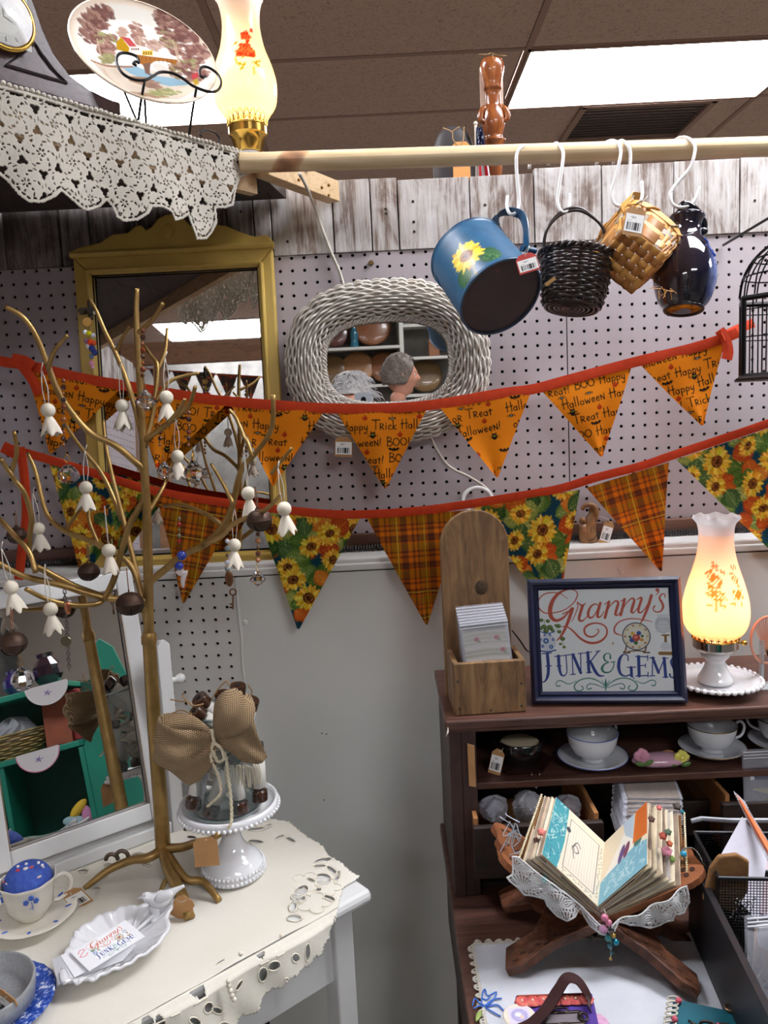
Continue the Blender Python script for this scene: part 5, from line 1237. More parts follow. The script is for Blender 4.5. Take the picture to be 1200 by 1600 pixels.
# ---- vanity mirror on its box
vb0=MTi @ onz(262,1322,ZTB);VM=.385
MV=MT @ T(0,VM,0)
def vpx(px,py,v=VM-.004): m=MTi @ onpl(px,py,tuple(tw(0,v,1)),V_);return m.x,m.z
br=vpx(262,1272);th_=math.radians(11)
U2=Vector((math.sin(math.radians(53)),math.cos(math.radians(53)),0));V2=Vector((-U2.y,U2.x,0));BRw=onpl(262,1272,tuple(tw(0,VM,1)),V_)
MVan=Matrix(((U2.x,V2.x,0,BRw.x),(U2.y,V2.y,0,BRw.y),(0,0,1,ZTB),(0,0,0,1)))
van=thing('vanity_mirror','white tabletop swivel mirror on a box base, behind the gold branch tree','mirror',M=MVan)
bh=br[1]-ZTB-.012
build('box_base',MB().box((-.14,.040,bh/2),(.35,.075,bh)),white,van,bev=.003)
bdw=build('drawer',MB().box((-.14,.0,bh/2),(.29,.008,bh*.66)),white,van,bev=.0015)
build('knob',MB().lathe([(.0001,.018),(.008,.016),(.010,.010),(.005,0)],16,T(-.235,-.003,bh/2) @ rotm(PI/2)),clear_film('crystal_knob',(230,230,235),.05,.35),bdw,smooth=2)
Mg=Matrix.Translation((0,0,bh+.012)) @ Matrix.Rotation(-th_,4,'X')        # local frame of the swivel part; tilts back
fh=.447;fw=.031;FW=.292
for n_,c_,d_ in (('frame_stile',(-fw/2,0,fh/2),(fw,.02,fh)),('frame_stile',(-FW+fw/2,0,fh/2),(fw,.02,fh)),('frame_rail',(-FW/2,0,fw/2),(FW-2*fw,.02,fw)),('frame_rail',(-FW/2,0,fh-fw/2),(FW-2*fw,.02,fw))): build(n_,MB().box(c_,d_,Mg),white,van,bev=.003)
build('bead',MB().tube([(-fw,-.008,fw),(-FW+fw,-.008,fw),(-FW+fw,-.008,fh-fw),(-fw,-.008,fh-fw)],.0018,6,1,Mg,closed=True),mat('bead_tan',(140,122,100),.6),van)
build('mirror_glass',MB().box((-FW/2,.002,fh/2),(FW-2*fw+.004,.004,fh-2*fw+.004),Mg),mirr,van)
pt_=vpx(252,1003)[1]-ZTB
for x in (.018,-FW-.018):
    build('post',MB().prism([(-.012,0),(.012,0),(.012,pt_-.008),(.006,pt_),(-.006,pt_),(-.012,pt_-.008)],-.008,.008,T(x,.004,0) @ rotm(PI/2)),white,van,bev=.002)
kz=vpx(270,1065)[1]-ZTB
kb=build('pivot_knob',MB().lathe([(.006,0),(.005,.008),(.009,.013),(.0095,.018),(.006,.024),(.0001,.025)],16,T(.030,.004,kz) @ rotm(0,PI/2)),white,van,smooth=2)

# ---- gold branch tree
gold=mat('aged_gold',(176,144,90),.38,.8,col2=(146,116,66),vs=30,bmp=.25,bs=120)
YT=1.245;trk=onz(255,1345,ZTB+.02);YT=trk.y
tree=thing('jewelry_tree','tall aged-gold metal branch tree hung with ghosts, bells and crystals, standing on the cream cloth','ornament tree',(trk.x,YT,ZTB+.003))
def pxr(r): return r*YT/1200
def branch(pts,r0,r1,d1=0.,d0=0.,nm='branch'):
    n=len(pts);Q=[];
    for i,(px,py) in enumerate(pts): f=i/(n-1);Q.append(at(px,py,YT+d0+(d1-d0)*f))
    R=[pxr(r0+(r1-r0)*i/(n-1)) for i in range(n)]
    return build(nm,MB().tube(Q,R,10,6),gold,tree,world=True,smooth=2)
branch([(255,1328),(251,1260),(245,1180),(239,1100),(236,1050),(233,1000)],12.5,10.5,nm='trunk')
branch([(233,1002),(232,940),(231,862),(229,790),(226,740),(224,700),(220,620),(215,540),(213,490),(214,451)],8.5,3.6,nm='trunk')
build('joint',MB().tube([at(233,1006,YT),at(233,994,YT),at(233,988,YT)],[pxr(12),pxr(12.5),pxr(10)],16).tube([at(230,868,YT),at(230,860,YT)],[pxr(8),pxr(8)],12),gold,tree,world=True,smooth=True)
for L_,r0,r1,d1,d0 in (
 ([(224,734),(214,724),(180,696),(142,677),(112,644),(90,610),(75,572),(56,524),(34,494),(8,479)],5.4,3.6,-.06,0),
 ([(75,576),(84,550),(105,524)],3.8,2.6,-.10,-.055),([(225,695),(212,640),(196,590),(180,550),(165,520),(150,485),(139,466)],4.6,2.8,.03,0),
 ([(181,552),(190,532),(202,510)],3.2,2.2,.0,.02),([(216,520),(230,508),(242,495),(255,474)],4.2,2.6,-.03,0),
 ([(226,688),(262,662),(289,640),(300,622),(305,604)],4.6,3,-.05,0),([(262,662),(280,640),(289,624)],3.4,2.6,-.07,-.03),
 ([(226,700),(240,640),(246,576),(236,555),(225,540)],4.4,2.6,.05,0),([(246,578),(258,548),(261,513)],3.6,2.6,.06,.03),
 ([(243,628),(262,599),(285,588),(311,583)],3.6,2.6,.03,.01),
 ([(231,912),(259,889),(289,866),(319,851),(349,821),(364,787),(372,750),(382,726),(397,711),(424,670),(427,617)],6,3.4,-.07,0),
 ([(394,714),(386,690),(379,677),(368,652),(359,640)],3.6,2.6,-.02,-.06),([(319,851),(345,838),(367,817),(405,802),(425,788),(439,772)],4.6,2.8,-.11,-.03),
 ([(229,772),(216,796),(202,821),(190,860),(178,905),(163,936)],5.2,5,-.02,0),([(-20,872),(0,881),(37,900),(94,914),(130,925),(165,934),(200,937),(232,938)],4,6.4,0,-.06),
 ([(163,934),(120,918),(94,905),(72,893),(56,885)],6,4.5,-.05,-.01),([(-20,800),(0,812),(22,836),(45,862),(56,895)],4,4,-.08,-.05),
 ([(45,862),(47,830),(49,806),(38,770),(24,752),(17,741),(0,716)],4.2,3.4,-.1,-.06),([(17,741),(26,707),(22,674)],3.6,2.8,-.11,-.09),
 ([(229,975),(221,930),(202,881),(154,851),(101,829),(75,806),(64,772),(55,735),(43,708)],5.2,3.2,.05,0),
 ([(231,968),(222,930),(207,868),(190,800),(177,750),(166,700),(161,656)],4.8,2.8,.07,.0),([(190,812),(176,775),(157,737),(124,696),(101,662)],4,2.8,.09,.05),
 ([(163,936),(150,944),(109,945),(70,935),(40,920)],4.2,3.4,-.09,-.01),([(349,821),(319,802),(285,789),(255,791)],3.8,2.6,.04,-.03),
 ([(154,851),(140,815),(137,780),(131,750)],3.4,2.4,.07,.03),([(101,829),(118,806),(134,785)],3,2.2,.05,.04),([(364,787),(352,762),(344,748),(330,725)],3.4,2.4,.0,-.05),
 ([(424,740),(440,720),(456,700)],2.6,2.2,-.1,-.08),([(232,800),(250,770),(262,745),(275,700)],3.8,2.6,.06,.0)):
    branch(L_,r0,r1,d1,d0)
def zp(px,py,z=ZTB+.006): return onz(px,py,z)
jn=at(256,1326,YT)
for L_,r0,r1 in (([jn,onz(272,1350,.80),onz(292,1374,.79),onz(318,1378,.785),onz(343,1408,ZTB+.007)],8,5),([jn,onz(266,1362,.795),onz(283,1396,.785),onz(297,1434,ZTB+.009)],11,8),
                   ([jn,onz(232,1340,.80),onz(205,1344,.795),onz(172,1358,.785),onz(150,1374,.775),onz(132,1388,ZTB+.006)],8.5,4.5),([jn,at(284,1324,YT-.03),at(306,1317,YT-.06),at(326,1313,YT-.085),at(342,1304,YT-.10)],8,5),
                   ([onz(272,1365,.79),onz(258,1378,.775),onz(250,1396,ZTB+.005)],5,3.5)):
    build('root',MB().tube(L_,[pxr(r0+(r1-r0)*i/(len(L_)-1)) for i in range(len(L_))],12,5),gold,tree,world=True,smooth=2)
for px,py,z in ((190,1340,.80),(174,1345,.795),(298,1298,.815)):
    q=onz(px,py,z);build('curl',MB().tube([q+Vector((.010*math.cos(a),.003,.010*math.sin(a))) for a in [PI*k/6 for k in range(7)]],.0035,8,2),mat('pewter',(120,108,96),.35,.8),tree,world=True,smooth=2)
# ornaments ----------------------------------------------------------------
cloth_w=mat('ghost_cotton',(236,226,208),.9,bmp=.3,bs=300)
bead_w=mat('ghost_head',(226,216,196),.55,bmp=.25,bs=180)
def ghost(lab):
    t=thing('ghost_ornament',lab,'ornament',group='little cloth ghosts on the gold tree')
    build('head',MB().ball((0,0,0),.0098,16,12),bead_w,t,smooth=2)
    def gf(r,z,a,f): k=max(0,f-.12);return r*(1+.16*k*math.cos(5*a+1)+.14*k*math.cos(2*a)),z-.0035*k*math.cos(5*a+1)+.002*k*math.cos(3*a)
    build('skirt',MB().lathe([(.0035,-.007),(.0045,-.010),(.0072,-.016),(.010,-.024),(.0118,-.032)],40,fn=gf,k=4),cloth_w,t,smooth=2,solid=.0008)
    build('string',MB().tube([(-.002,0,.009),(-.0035,0,.03),(-.001,0,.055)],.0007,5,3).tube([(.002,0,.009),(.0035,0,.03),(-.001,0,.055)],.0007,5,3).tube([(-.001,0,.055),(.002,0,.064)],.0008,5),string,t,smooth=2)
    return t
spots=[(75,641,-.06,.3,'white cloth ghost ornament on the outer bough beside the upper orange tape end'),(191,634,.0,1,'white cloth ghost ornament with a pink edge in front of the first orange pennants'),(260,621,-.02,.5,'white cloth ghost ornament just beside the topmost faceted crystal'),(277,713,.04,0,'white cloth ghost ornament hanging between two faceted crystals'),(134,762,.03,.2,'small white cloth ghost ornament over the first sunflower pennant'),(388,771,-.06,1.4,'white cloth ghost ornament hanging directly above the dark bell on the outermost bough'),(444,795,-.11,.8,'white cloth ghost ornament over the middle sunflower pennant, outermost on the tree'),(170,860,-.03,2,'white cloth ghost ornament with its skirt folded, above the lowest thick bough'),(60,826,.06,.1,'pale cloth ghost ornament at the back by the hanging orange tape end'),(79,952,-.08,1.1,'white cloth ghost ornament low on the tree over the mirror frame'),(17,918,-.10,.7,'white cloth ghost ornament at the outer low bough by the rusty bell'),(366,852,-.02,.6,'white cloth ghost ornament next to the string of charms with a key')]
g0=None
for px,py,d,rz,lab in spots:
    q=at(px,py,YT+d);M=T(*q) @ rotm(0,.1*math.sin(px),rz) @ Matrix.Scale(1.08 if py > 600 else 1,4)
    if g0 is None: g0=ghost(lab);g0.matrix_world=M
    else: dup(g0,M,lab)
rust=mat('rusty_iron',(84,62,50),.5,.6,col2=(58,44,38),vs=40,bmp=.4,bs=160)
def bell(lab):
    t=thing('jingle_bell',lab,'bell',group='dark metal bells on the gold tree')
    prof=[(.0001,.0145),(.006,.0142),(.013,.011),(.0175,.005),(.0188,.0005),(.0192,-.0003),(.0188,-.001),(.0172,-.006),(.012,-.0115),(.005,-.0142),(.0001,-.0145)]
    build('shell',MB().lathe(prof,36,Matrix.Diagonal((1.06,1.06,1.12,1)),k=2),rust,t,smooth=2)
    sl_=MB()
    for a_ in range(4): c_,s_=math.cos(a_*PI/2),math.sin(a_*PI/2);sl_.tube([(r_*c_,r_*s_,z_) for r_,z_ in ((.0188,-.0040),(.0168,-.0088),(.0125,-.0130),(.005,-.0160),(0,-.0163))],.0013,5,3)
    build('slot',sl_,darkm,t)
    build('loop',MB().tube([(-.004,0,.013),(-.003,0,.018),(0,0,.020),(.003,0,.018),(.004,0,.013)],.0011,6,3),rust,t,smooth=2)
    build('cord',MB().tube([(0,0,.018),(-.0016,0,.035),(0,0,.052)],.0008,5,3).tube([(0,0,.018),(.0016,0,.035),(0,0,.052)],.0008,5,3),mat('brown_cord',(140,100,80),.9),t)
    return t
b0=None
for px,py,d,s,lab in ((203,943,-.03,1.08,'dark jingle bell hanging beside the trunk at the joint of the low boughs'),(139,893,.0,.86,'brown jingle bell hanging over the mustard frame corner'),(20,1005,-.12,1.02,'large rust-brown jingle bell hanging lowest on the tree'),(405,813,-.07,.98,'dark jingle bell with beads hanging beneath it on the outermost bough'),(26,836,.05,.8,'dark jingle bell half hidden behind the outer boughs near the orange tape')):
    M=T(*at(px,py,YT+d)) @ rotm(0,.06,px) @ Matrix.Scale(s,4)
    if b0 is None: b0=bell(lab);b0.matrix_world=M
    else: dup(b0,M,lab)
cry=mat('cut_crystal',(245,245,250),.0,trans=1.,ior=1.6)
goldw=mat('gold_wire',(196,154,88),.3,1.)
def crystal(px,py,d,s,kind,lab):
    M=T(*at(px,py,YT+d)) @ rotm(0,0,px) @ Matrix.Scale(s,4)
    t=thing('crystal_drop',lab,'crystal',M=M,group='clear crystals on the gold tree')
    P={'drop': [(.0001,-.017),(.009,-.014),(.0155,-.004),(.0165,.001),(.013,.009),(.006,.017),(.0025,.021),(.0001,.0215)],'ball': [(.0001,-.014),(.008,-.0125),(.015,-.006),(.016,.0),(.013,.008),(.0055,.0145),(.0001,.016)],'kite': [(.0001,-.015),(.015,-.002),(.017,.001),(.010,.009),(.004,.018),(.0001,.019)]}[kind]
    build('facets',MB().lathe(P,10 if kind != 'ball' else 14),cry,t)
    build('hanger',MB().tube([(0,0,.018),(.004,0,.024),(0,0,.031),(-.004,0,.024),(0,0,.018)],.0007,5,3).tube([(0,0,.031),(.001,0,.042)],.0006,5),goldw,t)
    return t
crystal(228,628,-.03,1.,'kite','clear faceted crystal at the top of the tree beside a cloth ghost')
crystal(107,742,-.05,1.,'ball','round clear crystal hanging before the first sunflower pennant')
crystal(257,737,-.01,.82,'kite','clear faceted crystal beside the trunk above the lower orange tape')
crystal(303,739,-.02,.96,'drop','clear faceted crystal away from the trunk above the first plaid pennant')
crystal(35,1062,-.12,1.02,'drop','clear teardrop crystal under the rust-brown bell')
crystal(403,906,-.07,.74,'kite','small champagne crystal at the end of the beads under the dark bell')
def beads(px,py0,py1,d,cols,lab,r=.0032,end=None,dx=0):
    a,b=at(px,py0,YT+d),at(px+dx,py1,YT+d);t=thing('bead_string',lab,'bead string',tuple(a),group='beaded strings on the gold tree')
    build('chain',MB().tube([a,(a+b)/2+Vector((.001,0,0)),b],.0006,5),goldw,t,world=True)
    n=max(2,int((a-b).length/(r*2.6)))
    for k in range(n):
        c=cols[k % len(cols)];q=a+(b-a)*((k+.5)/n);rr=r*(1+.3*math.sin(k*2.3))
        build('bead',MB().ball((0,0,0),rr,8,6,T(*q)),mat('bead_%d_%d_%d' % c,c,.12,coat=.5),t,world=True,smooth=(k % 2 == 0) and 2)
    return t
amb=[(120,52,24),(70,34,24),(150,84,40)]
beads(223,512,592,-.02,amb,'string of amber-brown beads above the topmost crystal',.0036)
beads(99,590,700,-.05,amb+[(60,40,40)],'string of amber beads in front of the first orange pennant',.0034)
beads(250,640,700,.02,amb,'short string of dark red beads just beyond the trunk',.0034)
beads(295,640,700,-.03,amb,'short string of dark red beads near the arched bough',.0034)
beads(403,830,880,-.07,[(90,50,36),(176,120,80),(110,74,50)],'beads strung under the outermost dark bell',.0036)
t=beads(280,806,850,-.05,[(120,110,90),(170,40,40),(60,120,80)],'charm string ending in a cobalt and pearl figure, over the first plaid pennant',.0028)
blue_g=mat('cobalt_glass',(24,56,160),.08,coat=.8)
build('blue_charm',MB().ball((0,0,0),.0075,12,8,T(*at(284,868,YT-.05))).ball((0,0,0),.0068,12,8,T(*at(280,884,YT-.05))),blue_g,t,world=True,smooth=2)
build('pearl_drop',MB().tube([at(276,892,YT-.05),at(283,896,YT-.05),at(290,892,YT-.05),at(286,905,YT-.05),at(286,918,YT-.05)],[.003,.005,.004,.004,.002],10,3),mat('pearl',(226,214,210),.15,coat=.8),t,world=True,smooth=2)
t=beads(355,840,895,-.04,[(196,196,200),(120,130,130),(90,70,60)],'string of grey charms ending in a small bronze key',.0036)
bronze=mat('bronze',(120,84,60),.35,.8)
build('oval_charm',MB().ball((0,0,0),1,14,8,T(*at(358,904,YT-.04)) @ Matrix.Diagonal((.0065,.002,.013,1))),bronze,t,world=True,smooth=2)
build('key',MB().tube([at(364,925,YT-.04)+Vector((.005*math.cos(a),0,.005*math.sin(a))) for a in [2*PI*k/12 for k in range(12)]],.0013,6,closed=True).tube([at(364,931,YT-.04),at(364,952,YT-.04)],.0014,6).box(tuple(at(361,949,YT-.04)),(.005,.0014,.003)).box(tuple(at(361,944,YT-.04)),(.004,.0014,.002)),bronze,t,world=True)
# chain with coin charms low on the tree
a,b=at(101,925,YT-.09),at(108,1045,YT-.09);t=thing('charm_chain','long dark chain with a copper charm and a coin, hanging below the low boughs','chain',tuple(a));ch=MB()
for k in range(26):
    q=a+(b-a)*(k/25);R_=rotm(PI/2,0,(k % 2)*PI/2+.3);ch.tube([(.0022*math.cos(s),.0036*math.sin(s),0) for s in [2*PI*i/10 for i in range(10)]],.0007,5,1,T(*q) @ R_,closed=True)
build('links',ch,mat('gunmetal',(110,100,96),.3,1.),t,world=True,smooth=2,kind='stuff')
build('copper_charm',MB().ball((0,0,0),1,12,8,T(*at(106,950,YT-.095)) @ Matrix.Diagonal((.005,.002,.010,1))),mat('copper',(200,130,96),.25,1.),t,world=True,smooth=2)
build('coin',MB().lathe([(.0001,.0008),(.0075,.0008),(.008,0),(.0075,-.0008),(.0001,-.0008)],24,T(*at(103,1002,YT-.095)) @ rotm(PI/2)),mat('old_coin',(120,112,92),.35,.9),t,world=True,smooth=True)
# clip with charms on the mustard mirror frame
t=thing('clip_charm','metal clip with gold disc and coloured charms on the branch tip by the mustard frame','charm',tuple(at(137,487,YT+.03)))
build('clip',MB().box(tuple(at(136,486,YT+.026)),(.022,.008,.010)).lathe([(.0001,.006),(.005,.006),(.005,0)],16,T(*at(129,486,YT+.02)) @ rotm(PI/2)).tube([at(140,470,YT+.03),at(142,500,YT+.03)],.004,8),mat('dark_clip',(60,52,44),.35,.8),t,world=True)
build('gold_disc',MB().lathe([(.0001,.001),(.007,.001),(.0075,0),(.007,-.001)],24,T(*at(136,503,YT+.02)) @ rotm(PI/2)),goldw,t,world=True,smooth=True)
for px,py,c,r in ((133,519,(230,232,236),.004),(139,521,(206,200,30),.0045),(146,524,(210,214,222),.004),(135,533,(150,110,150),.004),(141,535,(220,70,30),.005),(147,536,(226,90,40),.004),(138,541,(214,216,222),.004),(144,545,(30,50,130),.0055),(148,551,(30,56,140),.005),(143,557,(120,140,180),.004),(143,568,(220,150,176),.0045),(145,574,(226,170,190),.003)):
    build('charm',MB().ball(tuple(at(px,py,YT+.02)),r,8,6),mat('charm_%d_%d_%d' % c,c,.1,coat=.6),t,world=True)
build('ring',MB().tube([at(140,496,YT+.02),at(139,530,YT+.022),at(143,572,YT+.022)],.0006,5),goldw,t,world=True)
# two kraft tags tied to the tree's feet
Mtg=frame(tuple(onz(323,1352,.80)+Vector((0,-.012,.012))),axv(1,.02,0),axv(0,-1,.15))
q=at(322,1331,YT-.105);price_tag(frame(tuple(q),axv(.99,-.09,0),axv(-.09,-.99,0)),'blank kraft tag hanging from the gold root in front of the cake stand',.037,.044,sticker=False,hang=at(321,1309,YT-.09))
q=onz(284,1418,.785);price_tag(frame(tuple(q),axv(.85,.5,0),axv(.3,-.9,.35)),'blank kraft tag lying against the gold root behind the white dish',.030,.046,sticker=False,hang=onz(262,1398,.80))
# ================================================================ prints for the shop sign and its cards
def homog(src,dst):
    A_=[];B_=[]
    for (x,y),(u,v) in zip(src,dst): A_ += [[x,y,1,0,0,0,-u*x,-u*y],[0,0,0,x,y,1,-v*x,-v*y]];B_ += [u,v]
    h=np.append(np.linalg.solve(np.array(A_,float),np.array(B_,float)),1).reshape(3,3)
    def f(x,y): q=h @ (x,y,1);return q[0]/q[2],q[1]/q[2]
    return f
SGN=Canvas(100,78,5.2,(250,251,252))
hS=homog([(47,118),(1045,108),(1105,888),(78,888)],[(0,78),(100,78),(100,0),(0,0)])
def sl(cv,pts,w,col,k=7): cv.line([hS(*p_) for p_ in pts],[q/10.3 for q in w] if hasattr(w,'__len__') else w/10.3,col,k if len(pts) > 2 else 1)
CO,NV,GR=(204,84,58),(24,54,138),(58,128,112)
def draw_sign(cv):
    def E(x,y,rx,ry,col,al=1.): q=hS(x,y);cv.ell(q[0],q[1],rx/10.3,ry/10.3,col,0,al)
    # plant in a blue and white jug
    E(125,515,62,66,(222,228,236));
    for x,y,r in ((110,500,22),(150,545,16),(85,540,12),(165,490,11),(100,455,10),(140,455,10),(70,490,9)): E(x,y,r,r,(40,90,170));E(x,y,r*.45,r*.45,(200,214,232))
    sl(cv,[(70,575),(125,582),(185,570)],10,(40,80,150));sl(cv,[(66,430),(120,444),(180,432)],8,(60,110,180))
    for x,y,r in ((75,345,17),(125,352,17),(95,395,22),(140,400,24),(70,405,18),(110,425,22),(160,420,16),(205,390,20),(212,432,17),(238,485,20),(222,524,12),(250,548,13),(185,385,12)): E(x,y,r,r*.8,(74,104,40));E(x+3,y-3,r*.5,r*.35,(124,150,70))
    sl(cv,[(180,400),(215,440),(235,500),(250,545)],3,(90,120,60));sl(cv,[(95,390),(100,340)],3,(90,120,60))
    # plate on its stand
    for x in (728,880): sl(cv,[(x,545),(x-8,580),(x-20,592),(x+25,594)],11,(110,74,36))
    sl(cv,[(740,585),(803,580),(870,585)],9,(120,84,40))
    E(803,472,110,108,(70,78,92));E(803,472,102,100,(236,228,206));E(803,472,70,68,(242,236,222))
    for k in range(10): a=2*PI*k/10;E(803+86*math.cos(a),472+84*math.sin(a),9,7,(186,110,80) if k % 2 else (200,170,110))
    for x,y,r,c in ((770,500,20,(44,80,160)),(822,448,18,(44,80,160)),(845,498,14,(220,150,50)),(775,450,16,(228,180,60)),(800,520,16,(60,110,50)),(755,475,12,(60,110,50)),(848,470,12,(70,120,60)),(803,482,30,(206,70,54)),(800,478,14,(236,140,110))): E(x,y,r,r*.9,c)
    # little oil lamp
    E(1005,385,62,68,(204,207,214));E(1005,320,50,14,(232,234,238));E(1010,400,48,48,(222,225,230));
    for y in (350,380,410,435): sl(cv,[(950,y),(1005,y+8),(1060,y)],2.5,(196,198,204))
    sl(cv,[(1000,465),(1050,465)],12,(150,110,50));sl(cv,[(1025,470),(1028,520)],20,(140,100,44));E(1030,548,42,32,(228,230,234));sl(cv,[(985,600),(1085,602)],26,(150,106,48))
    sl(cv,[(613,523),(637,523)],4,(190,140,90));sl(cv,[(625,511),(625,535)],4,(190,140,90))
    # script line
    sl(cv,[(275,186),(220,150),(150,140),(90,156),(52,200),(56,252),(100,290),(170,290),(250,270),(320,220),(350,165),(340,133),(295,118),(240,130),(195,158),(160,205),(142,265),(150,320),(185,348),(230,336),(272,300),(300,262)],[4,6,8,8,9,10,9,8,7,8,9,8,8,15,24,30,34,32,24,18,12,10],CO)
    sl(cv,[(240,300),(280,282),(322,262)],9,CO);sl(cv,[(312,262),(290,330),(262,400),(228,462),(192,500)],[26,25,22,16,6],CO)
    sl(cv,[(228,396),(270,395),(320,430),(380,488),(450,518),(520,510),(568,472),(578,422),(550,385),(490,370),(430,386),(404,420),(420,460),(465,473),(505,450),(515,424),(500,416)],[5,9,13,16,18,17,14,12,11,11,14,15,14,12,9,8,7],CO)
    sl(cv,[(308,358),(334,305),(354,248),(350,215),(372,232),(392,240),(412,222)],[5,6,7,8,12,14,6],CO);sl(cv,[(390,240),(372,300),(364,340),(384,354),(414,332),(440,290)],[22,22,20,13,7,5],CO)
    sl(cv,[(512,240),(485,228),(452,250),(434,292),(440,326),(466,326),(494,290),(514,240)],[8,9,15,20,18,11,7,6],CO);sl(cv,[(526,222),(508,290),(506,322),(528,322),(556,284)],[20,21,19,9,5],CO)
    sl(cv,[(560,232),(588,212)],7,CO);sl(cv,[(592,214),(578,270),(562,330)],21,CO);sl(cv,[(572,300),(600,244),(642,208),(662,222),(650,270),(642,306),(660,312),(684,284)],[6,7,11,18,21,19,9,5],CO)
    sl(cv,[(682,210),(708,196)],7,CO);sl(cv,[(710,196),(698,250),(682,312)],21,CO);sl(cv,[(692,282),(722,228),(764,190),(784,204),(772,250),(764,288),(782,294),(806,264)],[6,7,11,18,21,19,9,5],CO)
    sl(cv,[(804,200),(834,184),(838,200),(822,250),(816,286),(838,294),(876,252),(908,184)],[6,14,19,20,18,10,7,7],CO);sl(cv,[(914,170),(890,250),(858,330),(834,374)],[22,22,18,7],CO)
    sl(cv,[(924,366),(860,350),(760,340),(680,358),(638,400),(640,444),(690,464)],[4,7,8,9,12,12,6],CO)
    E(958,130,14,13,CO);sl(cv,[(966,134),(964,152),(946,168)],[14,8,3],CO)
    sl(cv,[(1018,186),(1014,162),(992,162),(976,190),(994,222),(1004,256),(984,288),(946,290),(928,268),(940,248)],[7,8,10,15,18,17,11,9,9,12],CO)
    # capitals
    def S(p_,w_,k=1): sl(cv,p_,w_,NV,k)
    S([(120,600),(128,690),(124,758),(104,802),(78,812)],[24,24,22,12,6],7);S([(80,596),(152,590)],8);S([(108,690),(152,688)],7)
    S([(206,615),(212,700),(226,752),(250,764),(270,740),(270,700),(264,610)],[24,23,17,9,7,8,8],7);S([(176,618),(232,613)],7);S([(242,612),(288,606)],7);S([(192,690),(228,688)],7)
    S([(312,602),(318,754)],8);S([(318,606),(378,742)],22);S([(376,596),(380,742)],8);S([(292,606),(330,602)],7);S([(358,598),(396,594)],7);S([(300,756),(336,752)],7)
    S([(432,590),(442,738)],23);S([(406,594),(460,586)],7);S([(424,742),(464,738)],7);S([(516,580),(448,664)],8);S([(494,584),(526,578)],7);S([(452,656),(488,728),(520,764),(560,766)],[18,24,16,5],7);S([(420,664),(456,660)],7)
    sl(cv,[(606,634),(602,604),(576,598),(556,622),(566,652),(592,664),(560,680),(542,712),(562,740),(604,736),(630,700),(632,662)],[15,8,7,15,12,7,12,20,14,9,8,9],GR);sl(cv,[(610,664),(642,660)],7,GR)
    S([(742,652),(738,616),(706,606),(678,640),(670,700),(686,752),(722,770),(760,762),(790,790)],[9,8,9,22,25,18,9,11,5],7);S([(766,706),(770,768)],22);S([(736,704),(800,702)],7)
    S([(822,624),(828,768)],24);S([(800,622),(892,626)],8);S([(892,614),(892,652)],7);S([(830,692),(876,690)],7);S([(876,678),(876,706)],6);S([(804,770),(896,766)],8);S([(896,742),(896,778)],7)
    S([(930,634),(928,768)],8);S([(930,634),(976,744)],21);S([(978,744),(1020,640)],8);S([(1018,638),(1032,776)],23);S([(906,634),(944,632)],7);S([(1004,636),(1046,636)],7);S([(908,770),(948,768)],7);S([(1010,780),(1052,778)],7)
    S([(1112,652),(1090,636),(1072,664),(1088,702),(1110,740),(1100,778),(1072,780),(1062,758)],[8,10,17,21,20,14,9,14],7)
    for d in (-1,1):
        X=lambda L: [(572+d*(x-572),y) for x,y in L]
        sl(cv,X([(582,858),(600,828),(650,796),(712,784),(776,800),(814,838),(804,872),(768,880),(746,862),(758,842)]),[4,6,8,8,8,9,10,8,7,8],GR);sl(cv,X([(800,806),(860,826),(920,802),(954,812),(950,842),(926,840)]),[4,6,7,6,7,9],GR)
        sl(cv,X([(590,858),(640,836),(694,826),(718,846),(708,868),(684,860)]),[4,6,6,7,7,9],GR);sl(cv,X([(574,850),(590,820),(604,800)]),[8,6,2],GR)
    sl(cv,[(571,788),(572,826),(572,884)],[3,16,5],GR)
draw_sign(SGN)
CARD=Canvas(100,57,4.2,(244,243,246))
yy_,xx_=np.mgrid[0:CARD.ny,0:CARD.nx];X=xx_/CARD.res;Y=yy_/CARD.res
u_=(X-22)/66*100;v_=(Y-4)/49*78;ok=(u_ >= 0)&(u_ <= 100)&(v_ >= 0)&(v_ <= 78)
cc=SGN.get(np.clip(u_,0,99.9),np.clip(v_,0,77.9));CARD.a=np.where(ok[...,None],cc,CARD.a)
CARD.line([(6,44),(12,49),(18,46),(10,40),(5,36),(12,32),(18,36)],1.2,(222,92,110))

# ================================================================ small things on the cream cloth
ZC=ZTB+.0045
glaze=mat('cream_glaze',(232,226,214),.14,coat=.7,col2=(226,220,206),vs=12)
# --- cup pincushion
cq=onz(54,1440,ZC);sau=thing('saucer','cream saucer with small blue leaves and a lobed rim under the pincushion cup','saucer',tuple(cq))
def lob(n,am): return lambda r,z,a,f: (r*(1+am*f*f*abs(math.cos(n*a/2))**.6-am*f*f),z)
build('dish',MB().lathe([(.0001,.004),(.024,.003),(.026,.0),(.028,.002),(.03,.005),(.045,.009),(.062,.0155),(.0635,.0165),(.062,.0175),(.045,.0125),(.028,.0085),(.0001,.008)],60,fn=lob(8,.06)),glaze,sau,smooth=2)
cob=mat('leaf_blue',(74,108,190),.25)
for k in range(8):
    a=2*PI*k/8+.3;M=T(.049*math.cos(a),.049*math.sin(a),.0145) @ rotm(0,-.22,a) @ Matrix.Diagonal((.0055,.0028,.0006,1));build('blue_leaf',MB().ball((0,0,0),1,8,4,M),cob,sau)
cup=thing('teacup','cream teacup with blue flowers holding a blue pincushion','teacup',(cq.x-.004,cq.y+.002,cq.z+.0085))
cf=lambda r,z,a,f: (r*(1+.025*math.cos(8*a)*min(1,f*2)),z)
